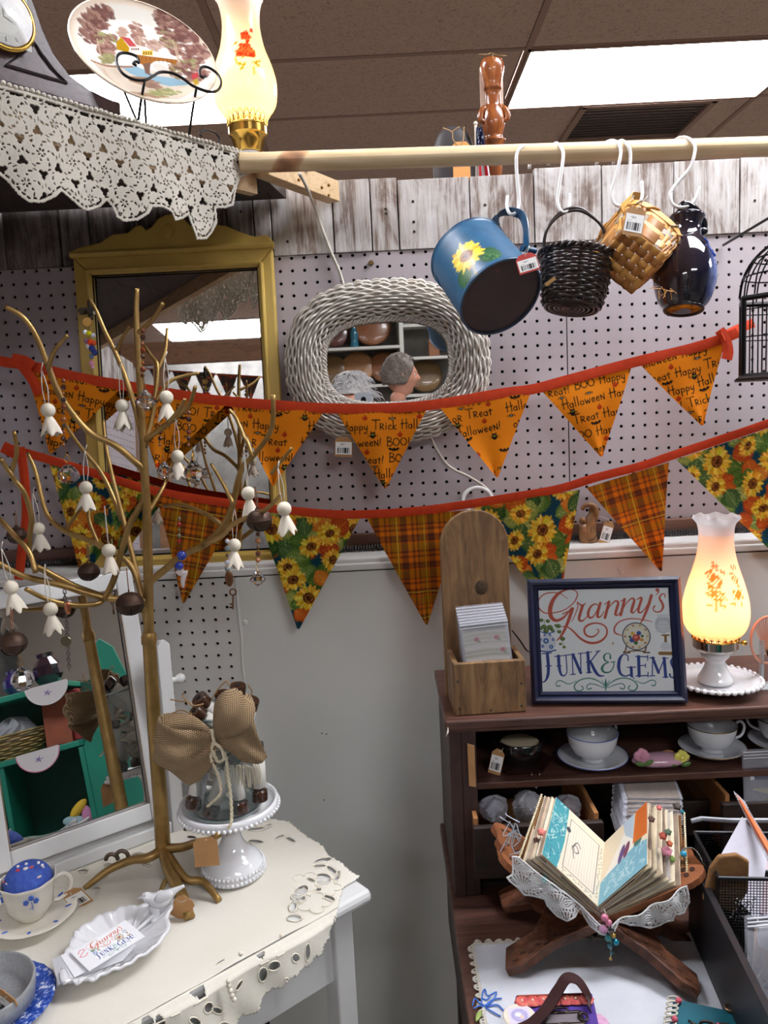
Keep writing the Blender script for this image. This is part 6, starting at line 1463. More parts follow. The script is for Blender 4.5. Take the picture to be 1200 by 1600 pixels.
build('bowl',MB().lathe([(.018,0),(.020,.001),(.021,.004),(.027,.010),(.033,.022),(.0355,.040),(.038,.056),(.0405,.062),(.0392,.0625),(.0365,.055),(.034,.04),(.031,.022),(.02,.010),(.0001,.008)],56,fn=cf),glaze,cup,smooth=2)
build('handle',MB().tube([(.034,.010,.052),(.046,.018,.056),(.055,.022,.044),(.052,.020,.028),(.040,.014,.018),(.031,.010,.018)],[.003,.0032,.0034,.0034,.003,.003],10,5),glaze,cup,smooth=2)
for a0,z0 in ((-1.25,.044),(-1.05,.050),(-.88,.043),(-2.6,.04),(-2.9,.045)):
    for k in range(5):
        a=a0+.06*math.cos(2*PI*k/5);z=z0+.0025*math.sin(2*PI*k/5);R_=.0372+(z-.04)*.15;build('petal',MB().ball((0,0,0),.0021,6,4,T(R_*math.cos(a),R_*math.sin(a),z)),cob,cup)
build('stalk',MB().tube([(.0378*math.cos(-1.05),.0378*math.sin(-1.05),.043),(.0365*math.cos(-1.02),.0365*math.sin(-1.02),.030)],.0006,5).tube([(.0368*math.cos(-1.0),.0368*math.sin(-1.0),.036),(.036*math.cos(-1.15),.036*math.sin(-1.15),.031)],.0005,5),cob,cup)
pc=thing('pincushion','domed blue fabric pincushion with red and white flowers, set in the teacup','pincushion',(cq.x-.004,cq.y+.002,cq.z+.05))
build('cushion',MB().lathe([(.0335,.008),(.034,.018),(.032,.026),(.024,.036),(.012,.042),(.0001,.044)],40,k=3),mat('royal_fabric',(52,78,168),.8,col2=(74,104,190),vs=160,bmp=.4,bs=400),pc,smooth=2)
for x,y,z,c in ((-.006,-.012,.0405,(206,60,70)),(.004,-.010,.0415,(232,226,214)),(.010,-.006,.0408,(214,90,84)),(-.013,-.006,.039,(70,110,70)),(-.025,-.016,.026,(206,80,80)),(-.018,-.022,.027,(236,220,200)),(.024,-.014,.030,(226,206,190)),(.015,-.022,.028,(60,90,60))): build('printed_flower',MB().ball((0,0,0),.0042,8,5,T(x,y,z) @ Matrix.Diagonal((1,1,.35,1))),mat('fl_%d%d%d' % c,c,.8),pc)
for i,(px,py) in enumerate(((28,1354),(41,1350),(44,1357),(60,1348),(66,1352),(67,1355),(37,1370))):
    q=at(px,py,cq.y-.004+.004*(i % 3));inv=T(cq.x-.004,cq.y+.002,cq.z+.05).inverted();l=inv @ q;b_=Vector((l.x*.55,l.y*.5,.036))
    pn_=build('pin',MB().tube([b_,l],.00045,5),mat('pin_steel',(190,190,194),.2,1.),pc);build('pin_head',MB().ball(tuple(l),.0024,10,8),mat('pearl_white',(240,238,236),.12,coat=.8),pn_,smooth=2)
q=onz(120,1403,ZC+.018);price_tag(frame(tuple(q),axv(.86,-.42,-.1),axv(-.36,-.7,.5)),'kraft tag with bar code leaning beside the pincushion teacup',.030,.044,hang=onz(104,1378,ZC+.03))
# --- leaf dish with a bird
DZ=ZC;rim_px=[(96,1529),(101,1541),(112,1538),(122,1541),(133,1535),(145,1537),(160,1528),(180,1520),(198,1514),(215,1502),(236,1490),(252,1474),(265,1454),(262,1438),(268,1424),(270,1412),(258,1408),(240,1414),(222,1420),(205,1422),(188,1424),(172,1432),(156,1436),(140,1448),(122,1458),(116,1468),(110,1482),(102,1496),(99,1512)]
rim3=[onz(a,b,DZ+.022) for a,b in rim_px];dc=onz(192,1476,DZ+.006)
ld=thing('leaf_dish','glossy white leaf-shaped ceramic dish with a bird perched on its rim','dish',tuple(dc))
R_=crom([tuple(q) for q in rim3],4,True);nR=len(R_);V=[];F=[];K=14
for j in range(K+1):
    t=j/K
    for i,q in enumerate(R_):
        q=np.array(q);d=q-np.array(dc);h=.022*t**2.2;fl=.0016*math.sin(i*PI/2.2)*t**2;V.append((dc.x+d[0]*t*(1+.02*t),dc.y+d[1]*t*(1+.02*t),DZ+.006+h+fl-.0))
for j in range(K): F += [(j*nR+i,j*nR+(i+1) % nR,(j+1)*nR+(i+1) % nR,(j+1)*nR+i) for i in range(nR)]
build('leaf_bowl',MB().add(V,F),ceram,ld,world=True,smooth=2,solid=.004)
build('vein',MB().tube([onz(110,1528,DZ+.02),onz(150,1500,DZ+.013),onz(200,1465,DZ+.012),onz(245,1425,DZ+.024)],[.001,.002,.0024,.003],8,4),ceram,ld,world=True,smooth=2)
build('foot',MB().lathe([(.02,0),(.026,0),(.024,.007),(.0001,.008)],24,T(dc.x,dc.y,DZ)),ceram,ld,world=True,smooth=True)
Yb_=onz(256,1424,DZ+.024).y
br_=MB().tube([at(222,1402,Yb_),at(227,1401,Yb_),at(234,1403,Yb_),at(244,1406,Yb_),at(256,1403,Yb_+.004),at(266,1396,Yb_+.006),at(276,1390,Yb_+.008),at(288,1384,Yb_+.01)],[.0035,.0068,.0075,.0115,.012,.0075,.0042,.0022],20,6)
bird=build('bird',br_,ceram,ld,world=True,smooth=2)
build('beak',MB().tube([at(222,1402,Yb_-.002),at(215,1404,Yb_-.003)],[.0026,.0004],8),ceram,bird,world=True,smooth=True)
for d in (-1,1): build('wing',MB().ball((0,0,0),1,14,8,T(*at(255,1403-2*d,Yb_-.010*d)) @ frame((0,0,0),axv(.85,-.42,0),axv(.42,.85,.2)) @ Matrix.Diagonal((.015,.0045,.0075,1))),ceram,bird,world=True,smooth=2)
build('tail_support',MB().tube([at(240,1414,Yb_),at(243,1428,Yb_),at(240,1440,Yb_-.004)],[.008,.007,.009],12,3),ceram,ld,world=True,smooth=2)
build('eye',MB().ball(tuple(at(226,1400,Yb_-.0072)),.0011,6,5),mat('eye_grey',(120,120,124),.3),bird,world=True)
# --- business cards in the dish
cTL,cTR,cBR,cBL=[onz(*q,DZ+.034) for q in ((104,1481),(185,1442),(228,1465),(157,1519))]
cx_=((cTR-cTL)+(cBR-cBL)).normalized();cen=(cTL+cTR+cBR+cBL)/4
for k in range(8):
    topm=k == 7
    lab='printed business card with pink and blue shop lettering on top of the pile' if topm else 'white business card in the fanned pile in the leaf dish'
    dr=0 if topm else -.10-.035*(7-k);off=Vector((0,0,-.0012*(7-k))) + (Vector((-.009-.002*(7-k),-.006-.0012*(7-k),-.002)) if not topm else Vector((0,0,0)))
    upc=Vector((.04,-.12,1)).normalized();M=frame(tuple(cen+off),Matrix.Rotation(dr,3,'Z') @ cx_,upc)
    c_=thing('business_card',lab,'card',M=M,group='business cards in the leaf dish')
    build('card',MB().box((0,0,0),(.084,.049,.0005)),mat('card_white',(240,240,244),.5),c_)
    if topm: flat_print('print',CARD,T(0,0,.0006) @ rotm(-PI/2),.083,.048,paper,c_,(300,170),world=False)
# --- stacked dishes at the table's near corner
pq=onz(-14,1585,ZC);bp=thing('transferware_plate','blue and white transfer-printed plate under the grey dish','plate',tuple(pq))
btm,nt,p=_new('transfer_blue');co=coords(nt);nt.links.new(ramp(nt,noise(nt,co,130,4,.7),[(.42,(30,62,150)),(.55,(60,96,180)),(.64,(220,226,238))]),p.inputs['Base Color']);p.inputs['Roughness'].default_value=.12
build('plate',MB().lathe([(.0001,.002),(.045,.0),(.048,.002),(.060,.008),(.077,.014),(.079,.0155),(.077,.017),(.058,.0115),(.0001,.007)],72,fn=lambda r,z,a,f: (r*(1+.008*math.cos(24*a)*(r > .07)),z)),btm,bp,smooth=2)
gd=thing('grey_dish','round speckled grey stoneware dish with straight low sides on the blue plate','dish',(pq.x-.008,pq.y-.004,pq.z+.0125))
build('dish',MB().lathe([(.0001,.0),(.058,.0),(.063,.004),(.0655,.028),(.064,.031),(.0615,.029),(.058,.008),(.052,.005),(.0001,.005)],64),mat('stoneware',(150,152,154),.35,coat=.3,col2=(132,134,138),vs=220),gd,smooth=2)
q=onz(4,1566,ZC+.035);price_tag(frame(tuple(q),axv(.75,.6,0),axv(.3,-.8,.45)),'kraft tag with bar code lying in the grey dish',.034,.05,hang=onz(-10,1540,ZC+.045))
# --- cake stand
kq=onz(366,1362,ZC);Hk=CZ+ray(360,1257).z/ray(360,1257).y*kq.y-kq.z
ks=thing('cake_stand','small white milk-glass cake stand with a beaded rim on the cream cloth','cake stand',tuple(kq))
milk=mat('milk_glass',(236,236,238),.09,coat=.7,sss=.05)
build('pedestal',MB().lathe([(.047,0),(.050,.002),(.0505,.012),(.047,.020),(.040,.030),(.030,.038),(.020,.052),(.0155,.068),(.015,Hk-.022),(.019,Hk-.012),(.021,Hk-.008),(.0001,Hk-.008)],64,k=2),milk,ks,smooth=2)
Rk=.0795
build('plate',MB().lathe([(.0001,Hk-.010),(.03,Hk-.010),(.06,Hk-.008),(Rk-.002,Hk-.006),(Rk,Hk-.002),(Rk,Hk+.007),(Rk-.004,Hk+.008),(Rk-.006,Hk+.002),(.06,Hk-.002),(.0001,Hk-.003)],72),milk,ks,smooth=2)
bd=MB()
for k in range(60): a=2*PI*k/60;bd.ball(((Rk+.001)*math.cos(a),(Rk+.001)*math.sin(a),Hk-.0035),.0034,8,6)
for z,r,n in ((.006,.0508,44),(.0145,.0498,44)):
    for k in range(n): a=2*PI*k/n;bd.ball((r*math.cos(a),r*math.sin(a),z),.0033,8,6)
build('beading',bd,milk,ks,smooth=2,kind='stuff')
# --- glass jar of spools on the stand
jz=kq.z+Hk-.002;Rj=.0585;Hj_=.165;jar=thing('glass_jar','clear glass jar of wooden spools and lace standing on the white cake stand','jar',(kq.x-.004,kq.y,jz))
glassy=clear_film('jar_glass',(214,226,226),.04,.07)
build('wall',MB().lathe([(.0001,.001),(Rj-.004,.001),(Rj,.006),(Rj,.05),(Rj,.12),(Rj-.001,.145),(Rj-.009,.155),(Rj-.010,Hj_),(Rj-.008,Hj_+.002)],64),glassy,jar,smooth=2)
build('lip',MB().tube([((Rj-.009)*math.cos(2*PI*k/48),(Rj-.009)*math.sin(2*PI*k/48),Hj_) for k in range(48)],.0026,8,closed=True),mat('glass_edge',(176,196,192),.05,trans=.6),jar,smooth=2)
build('base_ring',MB().tube([((Rj-.003)*math.cos(2*PI*k/48),(Rj-.003)*math.sin(2*PI*k/48),.004) for k in range(48)],.003,8,closed=True),MATS['glass_edge'],jar,smooth=2)
spw=wood('spool_wood',(36,22,16),(62,38,26),(84,52,36),(2,2,2),20,.2,.6)
lacy=mat('lace_cream',(226,216,194),.9,bmp=.8,bs=260,bd=.002);thr=mat('thread_white',(224,220,212),.85,bmp=.6,bs=700)
jc=Vector((kq.x-.004,kq.y,jz));s0=None;Rs=random.Random(4)
def spool(M,lab,thread=thr):
    t=thing('wooden_spool',lab,'spool',M=M,group='dark wooden spools in the jar')
    build('spindle',MB().lathe([(.003,.0),(.0125,.0),(.0135,.003),(.0128,.006),(.0135,.009),(.0128,.012),(.0132,.016),(.008,.020),(.007,.078),(.0115,.082),(.0115,.094),(.003,.094)],24),spw,t,smooth=True)
    build('thread',MB().lathe([(.0078,.021),(.0115,.023),(.012,.05),(.0115,.075),(.0078,.077)],24),thread,t,smooth=2)
    build('bore',MB().lathe([(.0001,-.0004),(.0045,-.0004)],16),darkm,t)
    return t
def spm(px,py,y,ax,ln=1.): q=at(px,py,y);return frame(tuple(q),Vector(ax).cross((0,1,.1)).normalized() if True else (1,0,0),ax)
for px,py,dy,ax,lab,k_ in ((310,1090,-.03,(.45,.35,-.75),'spool leaning out of the jar, upper of the two on the mirror side',1),(303,1110,-.045,(.5,.3,-.6),'spool showing its round bored end, lower of the two on the mirror side',1),(372,1070,.0,(-.12,.1,-.95),'spool standing tallest in the jar behind the burlap bow',1),(348,1082,-.01,(-.05,.1,-.95),'spool half hidden behind the burlap bow top',1),(393,1093,-.02,(-.3,.2,-.9),'spool leaning on the jar lip on the wall side',1),(302,1262,-.040,(.2,.1,.9),'spool standing low in the jar beside the printed paper',1),(327,1274,-.045,(.35,.1,.8),'spool low in the jar just under the burlap tail',1),(376,1268,-.04,(-.05,.05,.95),'spool upright low in the jar under the lace',1),(406,1250,-.02,(.0,.05,.95),'spool low in the jar at the glass on the wall side',1)):
    spool(spm(px,py,kq.y+dy,ax),lab)
# lace wadding and printed slips inside the jar
def wad(cx,cy,cz,rx,rz,n,m,nm,w=.006):
    mb=MB();
    pts=[(cx+rx*math.sin(i*1.7+cx*90)*Rs.uniform(.6,1),cy+.012*math.cos(i*2.3),cz+rz*(i/n-.5)*2) for i in range(n)]
    mb.tube(pts,[w*Rs.uniform(.6,1.2) for _ in pts],8,5,flat=.6);return build(nm,mb,m,jar,smooth=2)
wad(.012,-.022,.075,.018,.05,14,lacy,'lace_roll');wad(-.012,-.02,.09,.02,.045,12,lacy,'lace_roll');wad(.034,-.012,.06,.010,.035,9,lacy,'lace_roll');wad(.0,.012,.08,.035,.06,16,lacy,'lace_roll',.009)
slip=Canvas(30,60,3,(214,214,222));
for k in range(14): slip.line([(3,5+k*4),(26,5+k*4)],.7,(120,116,130),1)
flat_print('printed_slip',slip,T(-.034,-.040,.052) @ rotm(0,.28,-.4),.028,.06,paper,jar,(40,60),world=False)
flat_print('printed_slip',slip,T(-.012,-.050,.12) @ rotm(0,-.2,-.1),.022,.04,paper,jar,(40,60),world=False)
fr=MB()
for k in range(26): x=.018+.0012*k;a=at(350+k*2.2,1196+Rs.uniform(-2,2),kq.y-.05);fr.tube([a,a+Vector((Rs.uniform(-.002,.002),.001,-.018)),a+Vector((Rs.uniform(-.003,.003),.002,-.036))],.0008,4,3)
build('lace_fringe',fr,lacy,jar,world=True,smooth=2,kind='stuff')
# burlap bow and its cords, tied round the jar
bur,nt,p=_new('burlap');co=coords(nt)
w1_=N(nt,'ShaderNodeTexWave');w1_.inputs['Scale'].default_value=130;w1_.inputs['Distortion'].default_value=1.2;w1_.bands_direction='X';w2_=N(nt,'ShaderNodeTexWave');w2_.bands_direction='Z';w2_.inputs['Scale'].default_value=130;w2_.inputs['Distortion'].default_value=1.2
nt.links.new(co,w1_.inputs[0]);nt.links.new(co,w2_.inputs[0]);mxn=N(nt,'ShaderNodeMath',operation='MAXIMUM');nt.links.new(w1_.outputs['Fac'],mxn.inputs[0]);nt.links.new(w2_.outputs['Fac'],mxn.inputs[1])
nt.links.new(ramp(nt,mxn.outputs[0],[(.3,(92,72,50)),(.7,(146,120,88)),(1.,(176,150,116))]),p.inputs['Base Color']);p.inputs['Roughness'].default_value=.95;bump(nt,p,mxn.outputs[0],.9,.0012)
bow=thing('burlap_bow','big burlap bow with trailing cream cords tied to the glass jar','bow',tuple(at(333,1150,kq.y-.075)))
Yw=kq.y-.076
def loft(A,B,n=26,m=12,wob=.003,seed=1):
    a=crom([tuple(at(x,y,Yw+d)) for x,y,d in A],8);b=crom([tuple(at(x,y,Yw+d)) for x,y,d in B],8);k=min(len(a),len(b));V=[]
    for i in range(k):
        for j in range(m+1):
            t=j/m;q=a[i]*(1-t)+b[i]*t;ed=i/(k-1);q=q+np.array((0,1,0))*(wob*1.7*math.sin(t*11+seed+i*.16)*min(1,3*min(ed,1-ed)+.2)-.008*math.sin(PI*t));V.append(tuple(q))
    return MB().add(V,[(i*(m+1)+j,i*(m+1)+j+1,(i+1)*(m+1)+j+1,(i+1)*(m+1)+j) for i in range(k-1) for j in range(m)])
build('loop',loft([(334,1146,0),(302,1141,-.02),(270,1136,-.032),(247,1124,-.02),(260,1116,.006),(300,1119,.016),(334,1143,.006)],[(334,1158,0),(305,1188,-.02),(278,1208,-.03),(242,1188,-.018),(252,1178,.006),(300,1168,.016),(334,1157,.006)],seed=2),bur,bow,world=True,smooth=2,solid=.0012)
build('tail',loft([(332,1152,-.004),(300,1162,-.016),(266,1170,-.024),(244,1180,-.02)],[(338,1166,-.002),(334,1190,-.012),(316,1214,-.018),(297,1227,-.016)],seed=4),bur,bow,world=True,smooth=2,solid=.0012)
build('loop',loft([(334,1143,0),(333,1118,-.016),(336,1096,-.022),(352,1080,-.012),(372,1076,.008),(366,1100,.018),(345,1140,.008)],[(338,1156,0),(362,1150,-.02),(388,1138,-.028),(398,1110,-.016),(388,1086,.008),(384,1110,.018),(348,1150,.008)],seed=5),bur,bow,world=True,smooth=2,solid=.0012)
build('tail',loft([(338,1144,-.002),(364,1126,-.018),(392,1116,-.022),(404,1148,-.016),(418,1182,-.01)],[(340,1160,-.002),(352,1172,-.012),(362,1180,-.016),(378,1190,-.014),(404,1193,-.01)],seed=7),bur,bow,world=True,smooth=2,solid=.0012)
build('knot',MB().ball((0,0,0),1,14,10,T(*at(334,1151,Yw-.004)) @ Matrix.Diagonal((.008,.009,.009,1))),bur,bow,world=True,smooth=2)
ck_=MB()
for L_ in ([(331,1140,-.014),(333,1152,-.016),(335,1163,-.014)],[(333,1160,-.014),(330,1185,-.014),(342,1215,-.012),(345,1238,-.014),(334,1252,-.018),(324,1260,-.02)],[(335,1160,-.014),(352,1180,-.014),(356,1210,-.012),(360,1240,-.012),(362,1270,-.016),(361,1285,-.022),(357,1294,-.024)],[(334,1160,-.014),(345,1168,-.018),(350,1185,-.018),(340,1190,-.016),(332,1172,-.014)]):
    P=crom([tuple(at(a,b,Yw+c)) for a,b,c in L_],10)
    for ph in (0,PI): ck_.tube([(q[0]+.0013*math.cos(i*1.1+ph),q[1]+.0013*math.sin(i*1.1+ph),q[2]) for i,q in enumerate(P)],.0016,6)
build('cord',ck_,mat('cream_cord',(226,214,186),.85,bmp=.4,bs=500),bow,world=True,smooth=2)
tww=MB()
for L_ in ([(318,1100,.01),(300,1102,-.0),(286,1088,.0),(288,1082,.0)],[(300,1116,-.0),(284,1110,.0),(270,1114,.0)],[(330,1094,.03),(340,1078,.03),(354,1064,.03),(358,1072,.03)],[(388,1070,.04),(394,1082,.05),(386,1092,.05)],[(298,1098,0),(272,1094,0),(266,1093,0)]): tww.tube([at(a,b,Yw+c) for a,b,c in L_],.0011,5,5)
build('twine_end',tww,twine,bow,world=True,smooth=2)
# ================================================================ dark desk with its hutch
YF=1.222;YBk=1.47
walnut=wood('walnut',(58,36,30),(86,56,46),(104,70,58),(1.2,9,9),5,.45,.15)
walnz=wood('walnut_upright',(44,28,26),(66,44,40),(54,36,34),(9,9,1.2),5,.5)
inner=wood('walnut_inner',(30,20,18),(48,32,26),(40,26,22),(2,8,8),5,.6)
ZH=at(760,1123,YF).z;x0=at(701,1140,YF).x;x1=.98;ZS1=at(760,1223,YF+.01).z;ZD=.675
xi=at(744,1180,YF+.01).x
hu=thing('desk_hutch','dark walnut desk with an open hutch of shelves and small drawers','desk',(x0,YF,0))
def hb(n,a,b,m=walnut,bev=.0015,**k): return build(n,MB().box([(a[i]+b[i])/2 for i in range(3)],[abs(b[i]-a[i]) for i in range(3)]),m,hu,world=True,bev=bev,**k)
hb('top_board',(x0-.006,YF-.004,ZH-.016),(x1,YBk+.01,ZH),bev=.003)
hb('top_moulding',(x0-.002,YF+.002,ZH-.024),(x1,YF+.02,ZH-.015),bev=.003)
hb('side_panel',(x0,YF+.004,ZD),(x0+.020,YBk,ZH-.016),walnz)
hb('stile',(x0+.020,YF+.006,ZD),(xi,YF+.022,ZH-.016),walnz)
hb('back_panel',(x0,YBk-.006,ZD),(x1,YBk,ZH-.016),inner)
hb('shelf',(x0+.02,YF+.01,ZS1-.012),(x1,YBk-.006,ZS1),walnut)
ZS2=at(800,1378,YF+.03).z
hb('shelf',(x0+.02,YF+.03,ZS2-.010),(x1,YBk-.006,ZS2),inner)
for px in (1012,1182,1330):
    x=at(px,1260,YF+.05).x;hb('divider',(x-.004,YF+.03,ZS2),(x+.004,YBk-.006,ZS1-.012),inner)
hb('desk_top',(x0-.008,.78,ZD-.022),(x1,YBk,ZD),walnut,bev=.003)
for x in (x0+.012,x1-.03):
    for y in (.82,YBk-.05): hb('desk_leg',(x,y,0),(x+.04,y+.04,ZD-.022),walnz)
hb('desk_side',(x0,.80,ZD-.20),(x0+.016,YBk-.02,ZD-.022),walnz);hb('desk_apron',(x0+.03,.80,ZD-.14),(x1-.02,.816,ZD-.022),walnut)
# drawer pulled out with wrapped packs
maple=wood('drawer_side',(150,100,56),(184,130,80),(128,84,48),(6,1.2,6),5,.5)
Yd=1.19;dx0=at(742,1290,Yd).x;dx1=at(938,1284,Yd).x;dz1=at(800,1288,Yd).z;dz0=at(800,1372,Yd).z
dr=hb('drawer',(dx0-.003,Yd,dz0),(dx1+.006,Yd+.012,dz1-.004),inner,.002)
for x in (dx0,dx1-.006): build('side_board',MB().box((x+.003,Yd+.012+.12,(dz0+dz1)/2+.004),(.007,.24,dz1-dz0+.004)),maple,dr,world=True)
build('floor_board',MB().box(((dx0+dx1)/2,Yd+.13,dz0+.008),(dx1-dx0,.23,.004)),maple,dr,world=True)
x2=at(1075,1290,Yd+.05).x;hb('drawer',(x2,Yd+.10,dz0),(x2+.11,Yd+.108,dz1-.03),inner)
dq=hb('drawer',(at(1142,1290,Yd).x,Yd+.03,dz0),(at(1290,1290,Yd).x,Yd+.042,dz1),inner,.002)
for px in (1142,1284): x=at(px,1285,Yd+.02).x;build('side_board',MB().box((x+.003,Yd+.15,(dz0+dz1)/2+.006),(.007,.22,dz1-dz0+.012)),maple,dq,world=True)
# ---- top of the hutch: pine candle box with its packs
bxw,nt,p=_new('old_pine');co=coords(nt,(10,10,1.5));n_=noise(nt,co,5,8,.68,.8);nt.links.new(ramp(nt,n_,[(.32,(74,52,34)),(.5,(124,92,60)),(.64,(150,116,78)),(.76,(168,136,98))]),p.inputs['Base Color']);p.inputs['Roughness'].default_value=.65;bump(nt,p,n_,.5,.001)
yb0,yb1=1.238,1.325
A_=at(712,1128,yb0);wd_=at(824,1123,yb0).x-A_.x;zb_=ZH+.001;hf=at(768,1035,yb0).z-zb_
cb_=thing('candle_box','old pine wall box with a tall arched back, standing on the walnut hutch','wooden box',(A_.x,yb0,zb_),M=T(A_.x,yb0,zb_) @ rotm(0,0,.05))
wd_ *= 1.0
build('front_board',MB().box((wd_/2,.004,hf/2),(wd_,.010,hf)),bxw,cb_,bev=.0015)
for x in (.004,wd_-.004): build('side_board',MB().box((x,.045,hf*.5),(.009,.075,hf*1.0)),bxw,cb_,bev=.001)
build('bottom_board',MB().box((wd_/2,.045,.006),(wd_-.016,.075,.010)),bxw,cb_)
bw=at(802,900,yb1).x-at(695,900,yb1).x;xb=at(696,960,yb1).x-A_.x;hb_=at(745,797,yb1).z-zb_
arcP=[(xb,0),(xb+bw,0)]+[(xb+bw/2+bw/2*math.cos(t),hb_-bw*.5+bw*.5*math.sin(t)) for t in [PI*i/24 for i in range(25)]]
xs0=xb+.004
build('back_board',MB().prism([(a-.0,b) for a,b in arcP],-.006,.006,T(0,.092,0) @ rotm(PI/2)),bxw,cb_,bev=.002)
build('knot',MB().lathe([(.0001,.0012),(.004,.0014),(.0085,.0008),(.0115,0)],28,T(xb+bw*.58,.0855,at(757,918,yb1).z-zb_) @ rotm(PI/2) @ Matrix.Diagonal((1,1.15,1,1))),mat('knot_dark',(54,40,28),.6,col2=(92,68,44),vs=260),cb_,smooth=2)
for x,z in ((.008,.012),(.006,hf-.03),(wd_-.008,.01),(wd_-.007,hf-.04),(wd_*.5,.006)): build('nail',MB().ball((x,-.0012,z),.0022,6,4),mat('nail_dark',(60,50,45),.5,.6),cb_)
film=clear_film('zip_film',(225,226,236),.1,.16)
PKC=Canvas(80,70,3,(214,206,196));Rp=random.Random(12)
for k in range(10): PKC.line([(0,6+k*7),(40,8+k*7),(80,5+k*7)],Rp.choice((2,5)),Rp.choice(((226,220,206),(196,190,172),(206,204,196),(180,178,150))),3)
for k in range(7): x,y=Rp.uniform(20,70),Rp.choice((14,34,56));PKC.ell(x,y,5,4,(196,90,100));PKC.ell(x+4,y-4,3,2,(126,142,96));PKC.ell(x,y,2,2,(160,40,60))
pk0=None
for k in range(7):
    f=k/6;px,py=752+f*8,973+f*15;y=1.300-f*.042
    q=at(px,984+f*27,y);hp=.088-.006*f;wp=.082
    M=frame(tuple(q),axv(1,-.10-.02*f,0),Vector((-.0,.16,1)))
    if pk0 is None:
        t=thing('zip_bag','clear zip bag of vintage trims filed in the candle box','zip bag',M=M,group='zip bags of trims in the candle box')
        build('bag',MB().box((0,0,0),(wp,.0035,hp)),film,t,bev=.001)
        build('zip_strip',MB().box((0,-.001,hp/2-.003),(wp,.005,.0022)).box((0,-.001,hp/2-.009),(wp,.004,.0012)),mat('zip_white',(226,226,232),.15,coat=.8),t)
        flat_print('contents',PKC,T(0,-.0004,-.006),wp*.9,hp*.78,paper,t,(90,80),world=False);pk0=t
    else: dup(pk0,M)
pk0['label']='clear zip bags of vintage trims filed in the candle box'
for o_ in [o for o in bpy.data.objects if o.name.startswith('zip_bag')]: o_['label']='clear zip bag of vintage lace trims filed upright in the pine candle box'
# ---- framed shop sign
def pane_m():
    if 'pane' in MATS: return MATS['pane']
    m=clear_film('pane',(0,0,0),.03,0.);
    for n in m.node_tree.nodes:
        if n.type == 'FRESNEL': n.inputs[0].default_value=1.3
    return m
fBL,fBR=onz(831,1100,ZH+.001),onz(1073,1099,ZH+.001);fx=(fBR-fBL).normalized();fl_=math.radians(13);fz=(Vector((0,0,1))*math.cos(fl_)+Vector((-fx.y,fx.x,0))*math.sin(fl_));fn=fx.cross(fz)
Mf=Matrix(((fx.x,-fn.x,fz.x,fBL.x),(fx.y,-fn.y,fz.y,fBL.y),(fx.z,-fn.z,fz.z,fBL.z+.002),(0,0,0,1)));
def lf(px,py): q=Mf.inverted() @ onpl(px,py,tuple(fBL),fn);return q.x,q.z
Wf=(lf(1073,1099)[0]);Hf=lf(938,903)[1];a0,b0=lf(839,924);a1,b1=lf(1050,1078)
a0=.019;a1=Wf-.019;b1=.019;b0=Hf-.019
navy=mat('navy_frame',(26,30,56),.35,coat=.2)
sg=thing('framed_sign','navy framed white sign with coral script and blue capitals, on the walnut hutch','sign',M=Mf)
oc=[(0,0),(Wf,0),(Wf,Hf),(0,Hf)];ic=[(a0,b1),(a1,b1),(a1,b0),(a0,b0)]
for k in range(4):
    o1,o2,i1,i2=oc[k],oc[(k+1) % 4],ic[k],ic[(k+1) % 4];mid_=lambda o,i,t: (o[0]+(i[0]-o[0])*t,o[1]+(i[1]-o[1])*t)
    V=[]
    for t,y in ((0,.008),(0,-.008),(.28,-.013),(.5,-.010),(.62,-.006),(.8,-.0075),(1,-.002),(1,.004)):
        for o,i in ((o1,i1),(o2,i2)): q=mid_(o,i,t);V.append((q[0],y,q[1]))
    build('frame_rail',MB().add(V,[(2*j,2*j+1,(2*j+3) % 16,(2*j+2) % 16) for j in range(8)]+[tuple(range(0,16,2)),tuple(range(1,16,2))[::-1]]),navy,sg)
flat_print('print',SGN,T((a0+a1)/2,0,(b0+b1)/2),a1-a0+.002,b0-b1+.002,painted('sign_print',.5),sg,(620,480),world=False)
build('glass',MB().box(((a0+a1)/2,-.0025,(b0+b1)/2),(a1-a0+.002,.001,b0-b1+.002)),pane_m(),sg)
build('backing',MB().box((Wf/2,.006,Hf/2),(Wf-.012,.003,Hf-.012)),kraft,sg)
build('easel_back',MB().box((Wf/2,.035,Hf*.36),(.05,.002,Hf*.72),rotm(0)),darkm,sg).rotation_euler=(0,0,0)
# ---- second hurricane lamp
L2=onz(1117,1078,ZH+.001);L2=Vector((L2.x,1.305,ZH+.001));L2.x=at(1118,1000,1.305).x
rows2=[(994,33),(985,42),(972,48),(955,50),(935,48),(912,42),(890,35),(868,29),(848,26),(832,26),(820,28),(812,32),(806,35)]
d2=prof_px(rows2,L2,1117)
def paint_2(a,z,V):
    C=np.tile(np.array((246,236,218.)),(len(a),1));top=z > z.max()-.035;C[top]=(240,240,242)
    return roses(V,a,z,C,[('orange',1118,884,.007),('orange',1113,902,.009),('orange',1122,905,.007),('orange',1117,928,.013),('orange',1127,934,.009),('orange',1146,888,.006),('orange',1148,906,.007),('orange',1153,930,.010),(.6,1108,893,.006),(2.4,1128,893,.006),(1.2,1124,916,.006),(-.5,1110,916,.007),(.2,1108,945,.007),(2.8,1130,946,.007),(1.6,1118,950,.007),(.4,1142,896,.006),(2.2,1152,914,.006),(1.4,1158,944,.006),(-.4,1146,942,.006)])
